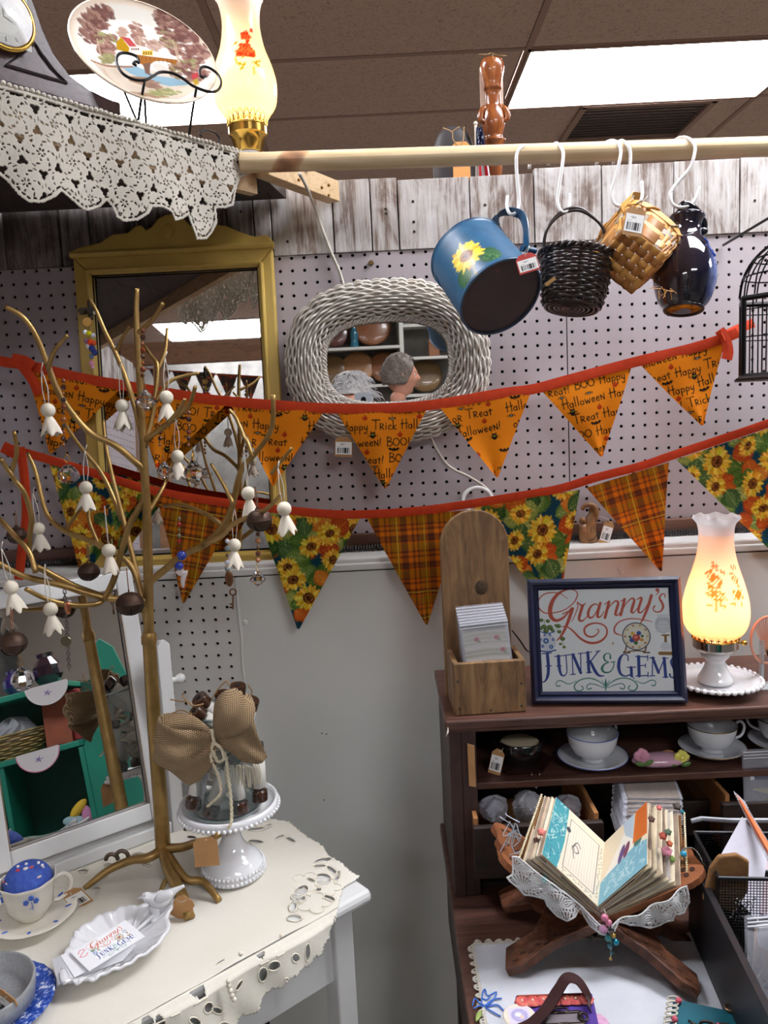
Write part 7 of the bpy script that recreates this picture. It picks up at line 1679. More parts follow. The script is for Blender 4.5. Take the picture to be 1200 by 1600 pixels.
def base_2(t):
    z0=d2[0][1]
    build('stem',MB().lathe([(.0001,.012),(.026,.012),(.030,.018),(.026,.026),(.019,.040),(.0165,.052),(.019,z0-.040),(.024,z0-.034),(.024,z0-.028)],40,k=2),milk,t,smooth=2)
    dish=build('tray',MB().lathe([(.0001,.004),(.030,.004),(.034,.0),(.040,.002),(.060,.009),(.074,.018),(.073,.021),(.058,.014),(.03,.010),(.0001,.012)],60),milk,t,smooth=2)
    b_=MB()
    for k in range(40): a=2*PI*k/40;b_.ball((.075*math.cos(a),.075*math.sin(a),.019),.0046,8,6)
    build('beaded_edge',b_,milk,t,smooth=2,kind='stuff')
    build('switch_key',MB().tube([(.028,-.006,z0-.012),(.042,-.008,z0-.012)],.0016,6).ball((.046,-.0085,z0-.012),.0048,10,8,sc=(1.3,1,1)),brass,t,smooth=2)
lamp('hurricane_lamp','lit milk-glass hurricane lamp with orange flower sprigs on the walnut hutch',T(*L2),d2,paint_2,1.4,chrome,(255,150,84),glass_shade('milk_glass_orange',.42),base_2)
# ---- carved figure and its tag on the white ledge; dark oddments left of the box
fg_x=at(921,855,YL+.045);ws=wood('olive_wood',(92,60,34),(138,98,60),(74,46,28),(2,6,2),14,.4)
w_=thing('wooden_figurine','small olive-wood figurine of a curved figure holding a child on the white ledge','figurine',(fg_x.x,YL+.05,Z_LT))
hh2=lambda py: CZ+ray(921,py).z/ray(921,py).y*(YL+.05)-Z_LT
k2=(YL+.05)/1200
build('body',MB().tube([(0,0,0),(0,0,hh2(845)),(-.002,0,hh2(830)),(.004,0,hh2(815)),(.010,0,hh2(802)),(.006,0,hh2(793))],[.0185,.0190,.0175,.0130,.009,.006],18,4),ws,w_,smooth=2)
build('raised_arm',MB().tube([(.012,-.002,hh2(812)),(.014,-.003,hh2(798)),(.006,-.003,hh2(789)),(-.008,-.003,hh2(790)),(-.014,-.003,hh2(796))],[.009,.008,.006,.005,.004],12,5),ws,w_,smooth=2)
build('child_head',MB().ball((-.014,-.006,hh2(812)),.0075,14,10).tube([(-.014,-.006,hh2(818)),(-.012,-.008,hh2(835)),(-.008,-.008,hh2(850))],[.008,.010,.008],12,3),ws,w_,smooth=2)
for k in range(4): build('carved_fold',MB().tube([(-.016,-.010,hh2(838+k*5)),(0,-.0185,hh2(842+k*5)),(.015,-.010,hh2(834+k*6))],.0014,6,4),mat('fold_dark',(60,38,22),.5),w_,smooth=2)
price_tag(frame(tuple(at(948,832,YL+.035)),axv(.96,.28,0),axv(.2,-.98,0)),'bar code tag beside the wooden figurine on the white ledge',.022,.050,hang=at(936,806,YL+.04))
od=thing('black_gadget','black rounded plug with a white cord, at the hutch edge beside the pine box','plug',tuple(at(696,1108,YBk-.02)))
build('plug_body',MB().ball((0,0,0),1,16,10,T(*at(697,1076,YBk-.03)) @ Matrix.Diagonal((.010,.012,.020,1))),mat('black_plastic',(24,24,26),.3),od,world=True,smooth=2)
build('cord',MB().tube([at(700,1050,YBk-.03),at(706,1062,YBk-.035),at(703,1090,YBk-.03),at(697,1115,YBk-.03),at(700,1140,1.2),at(697,1150,1.19)],.0012,6,5),cordm,od,world=True,smooth=2)
tag(build('black_cable',MB().tube([at(800,985,1.345),at(812,1000,1.345),at(822,1015,1.35),at(830,1020,1.38)],.0016,6,5),mat('black_plastic',(24,24,26),.3),smooth=2),'thin black cable emerging between the pine box and the sign','cable')
# ---- hand fan at the frame edge
fa=thing('hand_fan','small pink slatted round fan on a clear stand beside the second lamp','fan',tuple(onz(1196,1080,ZH+.001)))
fc_=at(1200,1000,1.30);pinkm=mat('salmon_slat',(226,160,132),.4)
build('rim',MB().tube([fc_+Vector((.030*math.cos(a),0,.042*math.sin(a))) for a in [2*PI*k/32 for k in range(32)]],.0026,8,closed=True),pinkm,fa,world=True,smooth=2)
for k in range(13): a=-.9+k*.15+PI/2;build('slat',MB().tube([fc_+Vector((0,0,-.03)),fc_+Vector((.029*math.cos(a),0,.041*math.sin(a)))],.0011,5),pinkm,fa,world=True)
build('stand',MB().box(tuple(at(1190,1030,1.30)),(.004,.01,.07)).box((fc_.x,1.30,ZH+.004),(.05,.03,.004)),clear_film('acrylic',(230,236,240),.05,.2),fa,world=True)

# ================================================================ inside the hutch
Yi=1.30
por=mat('porcelain',(220,222,226),.1,coat=.7);giltm=mat('gilt',(196,160,90),.2,1.)
def teacup2(px,py,y,s,lab,labs,gilt,ang,zsh=ZS1):
    q=at(px,py,y);zs=zsh+.001
    sa=thing('saucer',labs,'saucer',(q.x,y,zs));R=.060*s
    build('dish',MB().lathe([(.0001,.003),(R*.42,.002),(R*.45,0),(R*.5,.003),(R*.8,.008),(R,.014),(R*.99,.0155),(R*.78,.011),(R*.4,.006),(.0001,.006)],56),por,sa,smooth=2)
    build('rim_line',MB().tube([(R*math.cos(2*PI*k/60),R*math.sin(2*PI*k/60),.015) for k in range(60)],.0008,5,closed=True),gilt,sa)
    c=thing('teacup',lab,'teacup',(q.x,y,zs+.0065));h=.050*s;r=.044*s
    build('bowl',MB().lathe([(r*.40,0),(r*.46,.001),(r*.42,.005),(r*.5,.009),(r*.78,h*.32),(r*.93,h*.62),(r,h),(r*.985,h+.0008),(r*.9,h*.62),(r*.74,h*.34),(r*.4,.011),(.0001,.010)],56),por,c,smooth=2)
    build('rim_line',MB().tube([(r*math.cos(2*PI*k/60),r*math.sin(2*PI*k/60),h) for k in range(60)],.0009,5,closed=True),gilt,c)
    ca,sa_=math.cos(ang),math.sin(ang)
    build('handle',MB().tube([(r*.93*ca,r*.93*sa_,h*.85),(r*1.25*ca,r*1.25*sa_,h*1.02),(r*1.45*ca,r*1.45*sa_,h*.8),(r*1.3*ca,r*1.3*sa_,h*.45),(r*.85*ca,r*.85*sa_,h*.35)],.0024,8,5),por,c,smooth=2)
    return c
teacup2(926,1190,1.285,1.0,'plain white teacup with a thin blue rim under the hutch top','white saucer with a blue rim under the plain teacup',mat('blue_line',(90,110,180),.3),.6)
teacup2(1112,1182,1.30,.95,'white footed teacup with gilt lines and a gilt-edged handle','pale saucer under the gilt-lined footed teacup',giltm,.1)
teacup2(1222,1180,1.31,.95,'teacup partly beyond the hutch opening behind the bagged cards','saucer of the outermost teacup in the hutch',giltm,2.4)
dd=at(815,1205,1.29);ds=thing('dark_dish','black glossy lobed dish with pale lining on the hutch shelf','dish',(dd.x,1.30,ZS1+.001))
build('bowl',MB().lathe([(.0001,.0),(.034,.0),(.036,.006),(.040,.028),(.043,.046),(.041,.047),(.036,.030),(.03,.010),(.0001,.008)],48,fn=lambda r,z,a,f: (r*(1+.05*math.cos(6*a)*f),z)),mat('black_glaze',(26,20,20),.1,coat=.8),ds,smooth=2)
build('filling',MB().lathe([(.0001,.040),(.030,.040),(.034,.038)],40),mat('ecru',(196,180,150),.7),ds,smooth=2)
build('under_tray',MB().lathe([(.0001,.001),(.055,.001),(.060,.006),(.058,.007),(.0001,.004)],6),mat('dark_tray',(48,26,22),.2,coat=.5),ds)
price_tag(frame(tuple(at(776,1190,1.262)),axv(.93,.2,.3),axv(.15,-.99,0)),'bar code tag standing against the black lobed dish',.022,.044,hang=at(786,1168,1.28))
tag(build('kraft_card',MB().prism([(0,0),(.012,0),(.012,.072),(.0,.075)],-.0006,.0006,frame(tuple(onz(733,1228,ZS1+.001)),axv(.9,0,.4),(0,0,1)) @ rotm(PI/2)),kraft),'kraft card leaning at the inner side of the hutch','card')
sd_=thing('flower_soap_dish','pink ceramic holder with pink and yellow porcelain roses on the hutch shelf','ceramic holder',tuple(at(1032,1203,1.262)))
pkc=mat('pink_ceramic',(214,170,190),.2,coat=.6);q0_=at(1032,1200,1.262)
build('tray',MB().ball((0,0,0),1,24,12,T(q0_.x,1.262,ZS1+.012) @ Matrix.Diagonal((.050,.020,.012,1))),pkc,sd_,world=True,smooth=2)
for px,py,c,s in ((1002,1180,(222,156,180),.013),(1064,1182,(236,226,110),.0125)):
    q=at(px,py,1.252)
    for k in range(7): a=2*PI*k/7;build('petal',MB().ball((0,0,0),1,10,6,T(q.x+.55*s*math.cos(a),q.y-.002,q.z+.5*s*math.sin(a)) @ rotm(0,a,0) @ Matrix.Diagonal((s*.62,s*.3,s*.45,1))),mat('petal_%d' % c[2],c,.3,coat=.4),sd_,world=True,smooth=2)
    build('bud',MB().ball(tuple(q+Vector((0,-.004,0))),s*.4,10,8),mat('petal_%d' % c[2],c,.3),sd_,world=True,smooth=2)
for px,py,a in ((1000,1194,.3),(1014,1192,-.5),(1050,1194,.4),(1072,1194,-.3)): build('leaf',MB().ball((0,0,0),1,10,6,T(*at(px,py,1.246)) @ rotm(0,a,0) @ Matrix.Diagonal((.009,.003,.0045,1))),mat('leaf_green',(96,130,70),.3),sd_,world=True,smooth=2)
price_tag(frame(tuple(at(1040,1178,1.275)),axv(.85,-.35,.3),axv(-.3,-.8,.5)),'small tag lying behind the two porcelain roses',.028,.018)
# wrapped packs in the pulled-out drawer
for px,py,w,h,lab,c in ((772,1262,.045,.042,'clear wrapped bundle with blue and white trims in the open drawer',(150,160,206)),(826,1258,.052,.048,'clear wrapped round of grey lace in the open drawer',(190,194,204)),(886,1262,.046,.044,'clear wrapped bundle with a red disc in the open drawer',(170,60,56))):
    q=at(px,py,Yd+.07);t=thing('wrapped_bundle',lab,'wrapped bundle',tuple(q),group='wrapped bundles in the open drawer')
    def wf(r,z,a,f,px=px): k=1+.14*math.sin(5*a+px)+.09*math.sin(11*a+z*300);return r*k,z*(1+.1*math.sin(3*a+px))
    build('wrapper',MB().lathe([(.0001,-h*.5),(w*.35,-h*.45),(w*.5,-h*.1),(w*.48,h*.2),(w*.25,h*.42),(.0001,h*.5)],30,fn=wf,k=3),clear_film('cello',(230,233,242),.06,.30),t)
    build('roll',MB().lathe([(.0001,-.004),(w*.33,-.004),(w*.36,0),(w*.33,.004),(w*.1,.004),(.0001,.004)],24,rotm(1.1)),mat('roll_%d' % c[0],c,.6,col2=(225,225,230),vs=90),t,smooth=True)
tw_=MB();q=at(838,1222,Yd+.06)
for k in range(7): tw_.tube([at(838,1232,Yd+.06),q+Vector((.012*math.cos(k),0,.010+.006*math.sin(k*2)))],.0005,4)
tag(build('ribbon_tuft',tw_,mat('tuft',(220,224,232),.4)),'tuft of pale ribbon ends tied at the drawer edge','ribbon')
# leaning clear packs of cards
for k in range(13):
    f=k/12;q=at(1012-3*f,1222+f*78,1.252-f*.050);M=frame(tuple(q),axv(.995,.03*math.sin(k*2),0),Vector((0,.9,.42)))
    if k == 0:
        t=thing('card_pack','clear-wrapped pack of cards leaning in the row behind the open journal','card pack',M=M,group='clear-wrapped card packs behind the journal')
        build('wrapper',MB().box((0,0,0),(.100,.003,.07)),film,t,bev=.001)
        build('edge',MB().box((0,-.001,.034),(.100,.0045,.0018)),mat('zip_white',(226,226,232),.15,coat=.8),t)
        build('cards',MB().box((.002,0,-.003),(.088,.0016,.060)),mat('tan_card',(168,146,122),.7,col2=(150,128,104),vs=50),t);pk1=t
    else: dup(pk1,M)
# ================================================================ on the desk
def quad(cs): return [Vector(c) for c in cs]
def quad_print(name,cs,cv,parent,n=(110,90),m=None,bulge=.0,lift=.0005):
    """printed sheet between corners TL, TR, BR, BL"""
    TL,TR,BR,BL=[np.array(c) for c in cs];nx,ny=n;u,v=np.meshgrid(np.linspace(0,1,nx+1),np.linspace(0,1,ny+1));u=u.ravel()[:,None];v=v.ravel()[:,None]
    V=(BL*(1-u)+BR*u)*(1-v)+(TL*(1-u)+TR*u)*v;nn=np.cross(BR-BL,TL-BL);nn /= np.linalg.norm(nn);V=V+nn*(lift+bulge*np.sin(PI*u))
    return fastmesh(name,V,gridF(nx,ny),m or paper,parent,cv.get(u.ravel()*cv.w,v.ravel()*cv.h))
def slab(name,cs,th,m,parent,wob=0.,seed=0,bev=0):
    TL,TR,BR,BL=quad(cs);n_=(BR-BL).cross(TL-BL).normalized();k=6;V=[]
    for s_ in (0,-th):
        for j in range(k+1):
            for i in range(k+1):
                u,v=i/k,j/k;q=(BL*(1-u)+BR*u)*(1-v)+(TL*(1-u)+TR*u)*v;V.append(q+n_*(s_+wob*math.sin(u*7+seed*2+v*5)*(u)))
    M_=(k+1)**2;F=[]
    for j in range(k):
        for i in range(k): a=j*(k+1)+i;F += [(a,a+1,a+k+2,a+k+1),(M_+a,M_+a+k+1,M_+a+k+2,M_+a+1)]
    for i in range(k): a,b=i,k*(k+1)+i;F += [(a,M_+a,M_+a+1,a+1),(b,b+1,M_+b+1,M_+b)];c,d=i*(k+1),i*(k+1)+k;F += [(c,c+k+1,M_+c+k+1,M_+c),(d,M_+d,M_+d+k+1,d+k+1)]
    return build(name,MB().add(V,F),m,parent,world=True,bev=bev)
# ---- cloth
lin2=mat('white_linen',(206,208,214),.85,col2=(196,198,206),vs=14,bmp=.5,bs=520,bd=.0012)
c0=onz(729,1474,ZD+.002);dc_=thing('desk_cloth','white linen cloth with a crocheted border and blue embroidered flower on the desk','cloth',tuple(c0))
W_,D_=.56,.45
def Pd(x,y): return np.stack([x,y,ZD+.0022+.0009*np.sin(x*50+y*20)*np.sin(y*43)+.0004*np.sin(x*210)],1)
gx0,gy1=c0.x+.010,c0.y-.004
u,v=np.meshgrid(np.linspace(0,1,121),np.linspace(0,1,101));Vc=Pd(gx0+u.ravel()*W_,gy1-D_+v.ravel()*D_)
fastmesh('linen',Vc,gridF(120,100),lin2,dc_)
def lacepat(P,L_,name):
    """crochet edging strip along a straight line from P, direction and outward given by L_"""
    d,o,ln=L_
    def f(x,y):
        t=np.mod(x/.016,1)-.5;r=np.hypot(t*.016,y-.0005);s=(y < .0022)|((r > .0042)&(r < .0062)&(y > 0))|((np.abs(t) < .07)&(y < .006))|((r < .0035)&(np.mod(np.arctan2(y,t*.016)*3,1.) > .55));return s
    P=np.array(P);d=np.array(d);o=np.array(o)
    return lace_mesh(name,[(0,-.001),(ln,-.001),(ln,.009),(0,.009)],lambda x,y: P+np.outer(x,d)+np.outer(y*1.5,o)+np.stack([0*x,0*x,.0015+.001*np.sin(x*300)],1),0,ln,-.001,.009,.0006,crochet,dc_,hem=.0001,thick=.0012,pat=f)
lacepat((gx0,gy1,ZD+.001),((1,0,0),(0,1,0),W_),'crochet_edge');lacepat((gx0,gy1-D_,ZD+.001),((0,1,0),(-1,0,0),D_),'crochet_edge')
em=MB()
for L_ in ([(738,1572),(742,1560),(750,1568),(758,1572)],[(752,1570),(754,1552),(758,1546),(762,1556),(776,1550),(768,1566),(757,1572)],[(757,1572),(770,1562),(784,1560)],[(760,1573),(776,1570),(784,1576),(788,1580)],[(758,1574),(768,1580),(782,1588)],[(740,1576),(748,1572),(757,1573)],[(754,1560),(760,1562),(766,1558)]): em.tube([onz(a,b,ZD+.0042) for a,b in L_],.0011,5,4)
build('blue_flower',em,mat('blue_floss',(60,110,196),.6),dc_,world=True,smooth=2,kind='stuff')
build('green_leaf',MB().tube([onz(744,1596,ZD+.004),onz(748,1586,ZD+.0045),onz(751,1579,ZD+.004)],[.001,.004,.001],8,3,flat=.4),mat('green_floss',(150,170,90),.6),dc_,world=True,smooth=2)
# ---- carved folding book stand
carvm,nt,p=_new('carved_sheesham');co=coords(nt);n1=noise(nt,co,38,4,.6,.5);v_=N(nt,'ShaderNodeTexVoronoi');v_.inputs['Scale'].default_value=85;nt.links.new(co,v_.inputs['Vector'])
nt.links.new(ramp(nt,n1,[(.35,(66,36,22)),(.6,(106,62,38)),(.75,(126,78,48))]),p.inputs['Base Color']);p.inputs['Roughness'].default_value=.55;bump(nt,p,v_.outputs['Distance'],.8,.003)
bs_=thing('book_stand','carved brown wooden folding book stand with scalloped wings and arched legs','book stand',tuple(onz(950,1530,ZD+.006)))
ZCl=ZD+.0045;Yn,Yf_=1.045,1.165
cr_n=at(942,1440,Yn)
footL,footR=onz(795,1524,ZCl),onz(1105,1568,ZCl)
def board(n_,p0,p1,outline,th,bev=.002,holes=()):
    """flat board: s axis from p0 to p1 (both at depth Yn), t axis into depth"""
    p0=Vector(p0);p1=Vector(p1)
    x_=(p1-p0).normalized();y_=(Vector((0,1,0))-x_*x_.y).normalized();z_=x_.cross(y_);M=Matrix(((x_.x,y_.x,z_.x,p0.x),(x_.y,y_.y,z_.y,p0.y),(x_.z,y_.z,z_.z,p0.z),(0,0,0,1)))
    o=build(n_,MB().prism(outline,-th/2,th/2,M),carvm,bs_,world=True,bev=bev);return o,M,(p1-p0).length
D2=Yf_-Yn
def legout(L_,sgn=1): # arch between two feet
    return [(0,-.030),(.026,-.034),(.075,-.012),(L_,-.004),(L_,D2+.004),(.075,D2+.010),(.026,D2+.030),(0,D2+.026),(.004,D2-.018),(.05,D2-.030),(.072,D2*.5),(.05,.026),(.004,.012)]
cx3=Vector((cr_n.x,Yn,cr_n.z-.002))
for f_ in (footL,footR):
    q0=Vector((f_.x,f_.y+.03,ZCl+.005));o,M,L_=board('leg_board',q0,cx3,legout((cx3-q0).length+.01),.014)
    for k in range(9):                                              # carved slots
        s0=.018+k*.0125;t0=-.018+k*.0028+(.004 if k % 2 else -.003);build('carving',MB().box((s0,t0,.0072 if True else 0),(.009,.0032,.0012),M @ rotm(0,0,0)),mat('carve_shadow',(58,32,20),.7),o,world=True,bev=.0005)
        build('carving',MB().box((s0,t0,-.0072),(.009,.0032,.0012),M),mat('carve_shadow',(58,32,20),.7),o,world=True)
wL,wR=at(784,1366,Yn),at(1110,1384,Yn)
def wingout(L_):
    P=[(0,0),(L_-.028,-.004)]
    for k in range(3):
        c_=(.020+k*(D2-.040)/2);P += [(L_-.028+.030*math.cos(a)*.9,c_+.023*math.sin(a)) for a in [-PI/2+PI*i/8 for i in range(9)]]
    return P+[(L_-.028,D2+.004),(0,D2)]
wc_=mat('carved_light',(150,92,56),.5,col2=(120,70,42),vs=30,bmp=.5,bs=120)
for w_ in (wL,wR):
    tgt=Vector((w_.x,Yn,w_.z+.016));p0=Vector(cx3)+(tgt-Vector(cx3))*.03;L_=(tgt-p0).length;o,M,L_=board('wing_board',p0,tgt,wingout(L_),.010)
    o.data.materials[0]=wc_
    for k in range(3):
        c_=.020+k*(D2-.040)/2
        for dx,dy in ((-.010,-.006),(-.010,.007),(.002,0),(-.020,0)):
            for s_ in (1,-1): build('pierced_hole',MB().lathe([(.0001,0),(.0042,0),(.0042,.0008)],8,M @ T(L_-.020+dx,c_+dy,s_*.0053)),mat('carve_shadow',(58,32,20),.7),o,world=True)
# ---- the junk journal
jl=thing('open_journal','thick handmade journal open at a ledger page, with beaded covers, on the book stand','journal',tuple(at(938,1432,Yn)))
cov=mat('tooled_cover',(110,76,40),.5,.2,col2=(150,108,60),vs=60,bmp=.6,bs=220)
def c4q(fo,fs,ns,no,ya=Yn,yb=Yf_-.01): return [at(*fo,yb),at(*fs,yb),at(*ns,ya),at(*no,ya)]
pgm=[mat('page_%d' % k,c,.85,col2=c2,vs=40) for k,(c,c2) in enumerate((((226,212,184),(206,188,156)),((214,198,170),(180,158,128)),((190,184,176),(150,140,132)),((232,222,200),(214,200,172)),((160,140,120),(120,104,90)),((216,190,170),(190,160,140))))]
Lt=[(868,1246),(944,1317),(933,1417),(846,1335)];Lb=[(846,1243),(944,1330),(937,1436),(816,1346)]
for k in range(13):
    f=k/12;cs=[(a[0]+(b[0]-a[0])*f+1.5*math.sin(k*2.1),a[1]+(b[1]-a[1])*f+math.sin(k*1.3)) for a,b in zip(Lt,Lb)]
    slab('cover' if k == 12 else 'page',c4q(*cs),.0032 if k == 12 else .0011,cov if k == 12 else pgm[(k*5) % 6],jl,.0012,k)
LPG=Canvas(100,128,2.2,(232,218,192));R7=random.Random(8)
LPG.poly([(0,0),(26,0),(30,60),(27,128),(0,128)],(60,150,160));
for k in range(60): x,y=R7.uniform(0,26),R7.uniform(0,128);LPG.line([(x,y),(x+R7.uniform(-6,6),y+R7.uniform(2,8)),(x+R7.uniform(-6,6),y+R7.uniform(4,10))],1.,(206,224,216) if k % 3 else (40,110,140),3)
LPG.poly([(34,14),(90,14),(90,112),(34,112)],(236,220,200))
for k in range(11): LPG.line([(38+k*4.7,18),(38+k*4.7,108)],.5,(190,170,160),1)
for a,b in (((34,14),(90,14)),((90,14),(90,112)),((90,112),(34,112)),((34,112),(34,14))): LPG.line([a,b],.9,(60,54,60),1)
for k in range(26): LPG.ell(34+R7.uniform(0,60),R7.uniform(4,10),1,.6,(80,80,90));LPG.ell(R7.uniform(93,98),14+k*3.8,.9,.9,(70,80,100))
LPG.line([(48,52),(44,62),(50,70),(56,62),(50,56),(46,66),(52,78),(58,72)],1.4,(60,54,54),6);LPG.line([(50,44),(47,52)],1.2,(60,54,54),1);LPG.ell(33,88,4,5,(56,60,66))
quad_print('ledger_print',[at(a,b,y) for (a,b),y in zip(Lt,(Yf_-.01,Yf_-.01,Yn,Yn))],LPG,jl,(150,170),lift=.0014)
Rt_=[(1012,1253),(945,1318),(935,1418),(1012,1351)];Rb=[(1064,1272),(952,1330),(943,1436),(1069,1388)]
cols2=[3,0,4,0,2,1,3,4,0,2,3,1,4,0]
for k in range(15):
    f=k/14;cs=[(a[0]+(b[0]-a[0])*f+2*math.sin(k*2.7),a[1]+(b[1]-a[1])*f+1.6*math.sin(k*1.9)) for a,b in zip(Rt_,Rb)];fo,fs,ns,no=cs
    slab('cover' if k == 14 else 'page',[at(*fs,Yf_-.01),at(*fo,Yf_-.01),at(*no,Yn),at(*ns,Yn)],.0034 if k == 14 else .0012,cov if k == 14 else pgm[cols2[k]],jl,.0016,k)
RPG=Canvas(90,118,2.2,(226,210,180));RPG.poly([(0,0),(90,0),(90,45),(52,62),(0,40)],(120,170,186))
for k in range(50): x,y=R7.uniform(2,88),R7.uniform(2,45);RPG.line([(x,y),(x+R7.uniform(-6,6),y+3),(x+R7.uniform(-6,8),y+6)],1,(196,216,214),3)
RPG.poly([(8,44),(70,54),(46,100)],(232,226,212));RPG.ell(40,60,5,15,(92,72,116),-.3);RPG.ell(50,60,5,13,(116,60,84),-.3);RPG.ell(72,56,8,6,(74,110,96));RPG.poly([(62,60),(90,56),(90,118),(66,118)],(206,106,40));RPG.poly([(46,90),(62,70),(64,118),(40,118)],(176,190,200))
for k in range(16): RPG.line([(70,62+k*3.5),(88,62+k*3.5)],.6,(160,76,24),1)
quad_print('collage_print',[at(945,1318,Yf_-.01),at(1012,1253,Yf_-.01),at(1012,1351,Yn),at(935,1418,Yn)],RPG,jl,(140,150),lift=.0016)
for k in range(34):                                                # beads stitched along the covers and spine
    f=k/33;q=at(814-2*f*0+(850-814)*f,1346+(1243-1346)*f,Yn+(Yf_-.01-Yn)*f-.002)+Vector((-.004,0,.001));build('bead',MB().ball(tuple(q),.0021,6,5),mat('seed_bead',(206,190,150),.15,coat=.6),jl,world=True)
    q=at(1071+(1066-1071)*f,1388+(1272-1388)*f,Yn+(Yf_-.01-Yn)*f-.002)+Vector((.003,0,.001));build('bead',MB().ball(tuple(q),.0021,6,5),MATS['seed_bead'],jl,world=True)
for px,py,c,r in ((846,1300,(216,120,110),.006),(838,1312,(90,60,50),.004),(850,1376,(20,130,140),.006),(1042,1330,(214,140,160),.008),(1046,1318,(206,106,70),.005),(1036,1306,(196,90,70),.006),(1044,1300,(90,110,90),.005),(1050,1342,(110,140,60),.005),(1034,1348,(214,160,170),.005),(1058,1260,(60,50,44),.006),(1066,1268,(24,130,150),.003),(1030,1262,(200,90,90),.004),(1018,1280,(90,60,110),.005)): build('rosette',MB().lathe([(.0001,r*.4),(r*.5,r*.5),(r,r*.1),(r*.8,-r*.4),(.0001,-r*.5)],10,T(*at(px,py,Yn+.03 if py < 1372 else Yn-.004)) @ rotm(.6),fn=lambda rr,z,a,f: (rr*(1+.15*math.cos(5*a)),z),k=2),mat('ros_%d_%d' % (c[0],c[1]),c,.6),jl,world=True,smooth=2)
ch=MB()
for k in range(40):
    f=k/39;q=at(1066+38*f,1328+14*f+16*math.sin(PI*f)*-1*.6+(26*f**4),Yn+.04);ch.ball(tuple(q),.0011,5,4)
    q=at(1064+40*f,1346+8*f,Yn+.04);ch.ball(tuple(q),.0011,5,4)
    q=at(1100+2*math.sin(f*3),1350+f*30,Yn+.04);ch.ball(tuple(q),.0011,5,4)
build('ball_chain',ch,mat('silver',(200,200,204),.15,1.),jl,world=True,kind='stuff')
for px,py,c,r in ((1068,1334,(40,150,190),.005),(1104,1386,(150,30,40),.005),(1100,1400,(200,196,180),.0045),(1099,1412,(206,202,186),.0055),(1072,1360,(214,214,210),.0035)): build('charm',MB().ball(tuple(at(px,py,Yn+.04)),r,10,8),mat('cb_%d_%d' % (c[0],c[2]),c,.08,coat=.8),jl,world=True,smooth=2)
for px,py,c,r in ((945,1434,(214,120,150),.0055),(951,1442,(216,130,156),.005),(943,1452,(216,160,200),.0062),(955,1452,(60,56,60),.0045),(958,1462,(170,140,60),.004),(950,1466,(60,150,160),.005),(962,1472,(24,140,170),.005),(953,1478,(60,120,140),.0042),(956,1488,(60,130,150),.003),(954,1498,(190,160,90),.0026)): build('dangle_bead',MB().ball(tuple(at(px,py,Yn-.022)),r,10,8),mat('db_%d_%d' % (c[0],c[1]),c,.08,coat=.8),jl,world=True,smooth=2)
build('dangle_thread',MB().tube([at(944,1420,Yn-.008),at(950,1440,Yn-.022),at(955,1470,Yn-.022),at(954,1500,Yn-.022)],.0007,5,3),string,jl,world=True)
# frayed yarn at the cover
yn=MB()
for k in range(12): q=at(808+R7.uniform(-6,8),1310+R7.uniform(-30,20),Yn+.03);yn.tube([q,q+Vector((R7.uniform(-.02,.0),0,R7.uniform(-.012,.016))),q+Vector((R7.uniform(-.03,-.005),0,R7.uniform(-.02,.02)))],.0008,4,3)
build('frayed_yarn',yn,mat('yarn_pale',(196,206,220),.9),jl,world=True,kind='stuff')
# ---- crochet mat under the journal, drooping over the stand's front
cm=thing('crochet_mat','white crochet doily under the journal with scalloped edge over the book stand','doily',tuple(at(930,1445,Yn-.01)))
Ym=Yn-.012
def xz(px,py): q=at(px,py,Ym);return q.x,q.z
lp=[(800,1338),(810,1338),(862,1376),(905,1412),(934,1440),(946,1446),(946,1458),(936,1458),(922,1448),(912,1432),(907,1420),(898,1430),(884,1434),(868,1428),(854,1414),(850,1404),(838,1402),(818,1396),(808,1384),(794,1372),(790,1366),(800,1362)]
rp=[(946,1446),(960,1438),(1010,1418),(1050,1396),(1072,1382),(1076,1396),(1078,1410),(1068,1424),(1052,1424),(1050,1434),(1032,1446),(1014,1446),(998,1442),(984,1446),(966,1440),(958,1450),(948,1452)]
def shell(cx3_,cy3_):
    def f(x,y):
        s=np.ones(x.shape,bool);c=.034
        X=x+.5*y;i=np.round(X/c);dx=(X-i*c);
        a=np.arctan2(dx,.03+np.mod(y,.05));r=np.hypot(dx,np.mod(y*1.0,.028)-.004)
        s &= ~((r > .006)&(r < .021)&(np.mod(np.arctan2(np.mod(y,.028)-.004,dx)*4.2,1.) < .42))
        s &= ~((r > .0225)&(r < .0255)&(np.mod(x/.005,1) < .55));return s
    return f
for nm,P in (('crochet_drop',lp),('crochet_drop',rp)):
    Q=[xz(*q) for q in P];xs_=[q[0] for q in Q];zs_=[q[1] for q in Q]
    lace_mesh(nm,Q,lambda x,y: np.stack([x,Ym-.004+.004*np.sin(x*120+y*60),y],1),min(xs_),max(xs_),min(zs_),max(zs_),.00075,mat('crochet_white',(236,236,236),.85,bmp=.7,bs=500,bd=.0015),cm,hem=.0022,thick=.0018,pat=shell(0,0))
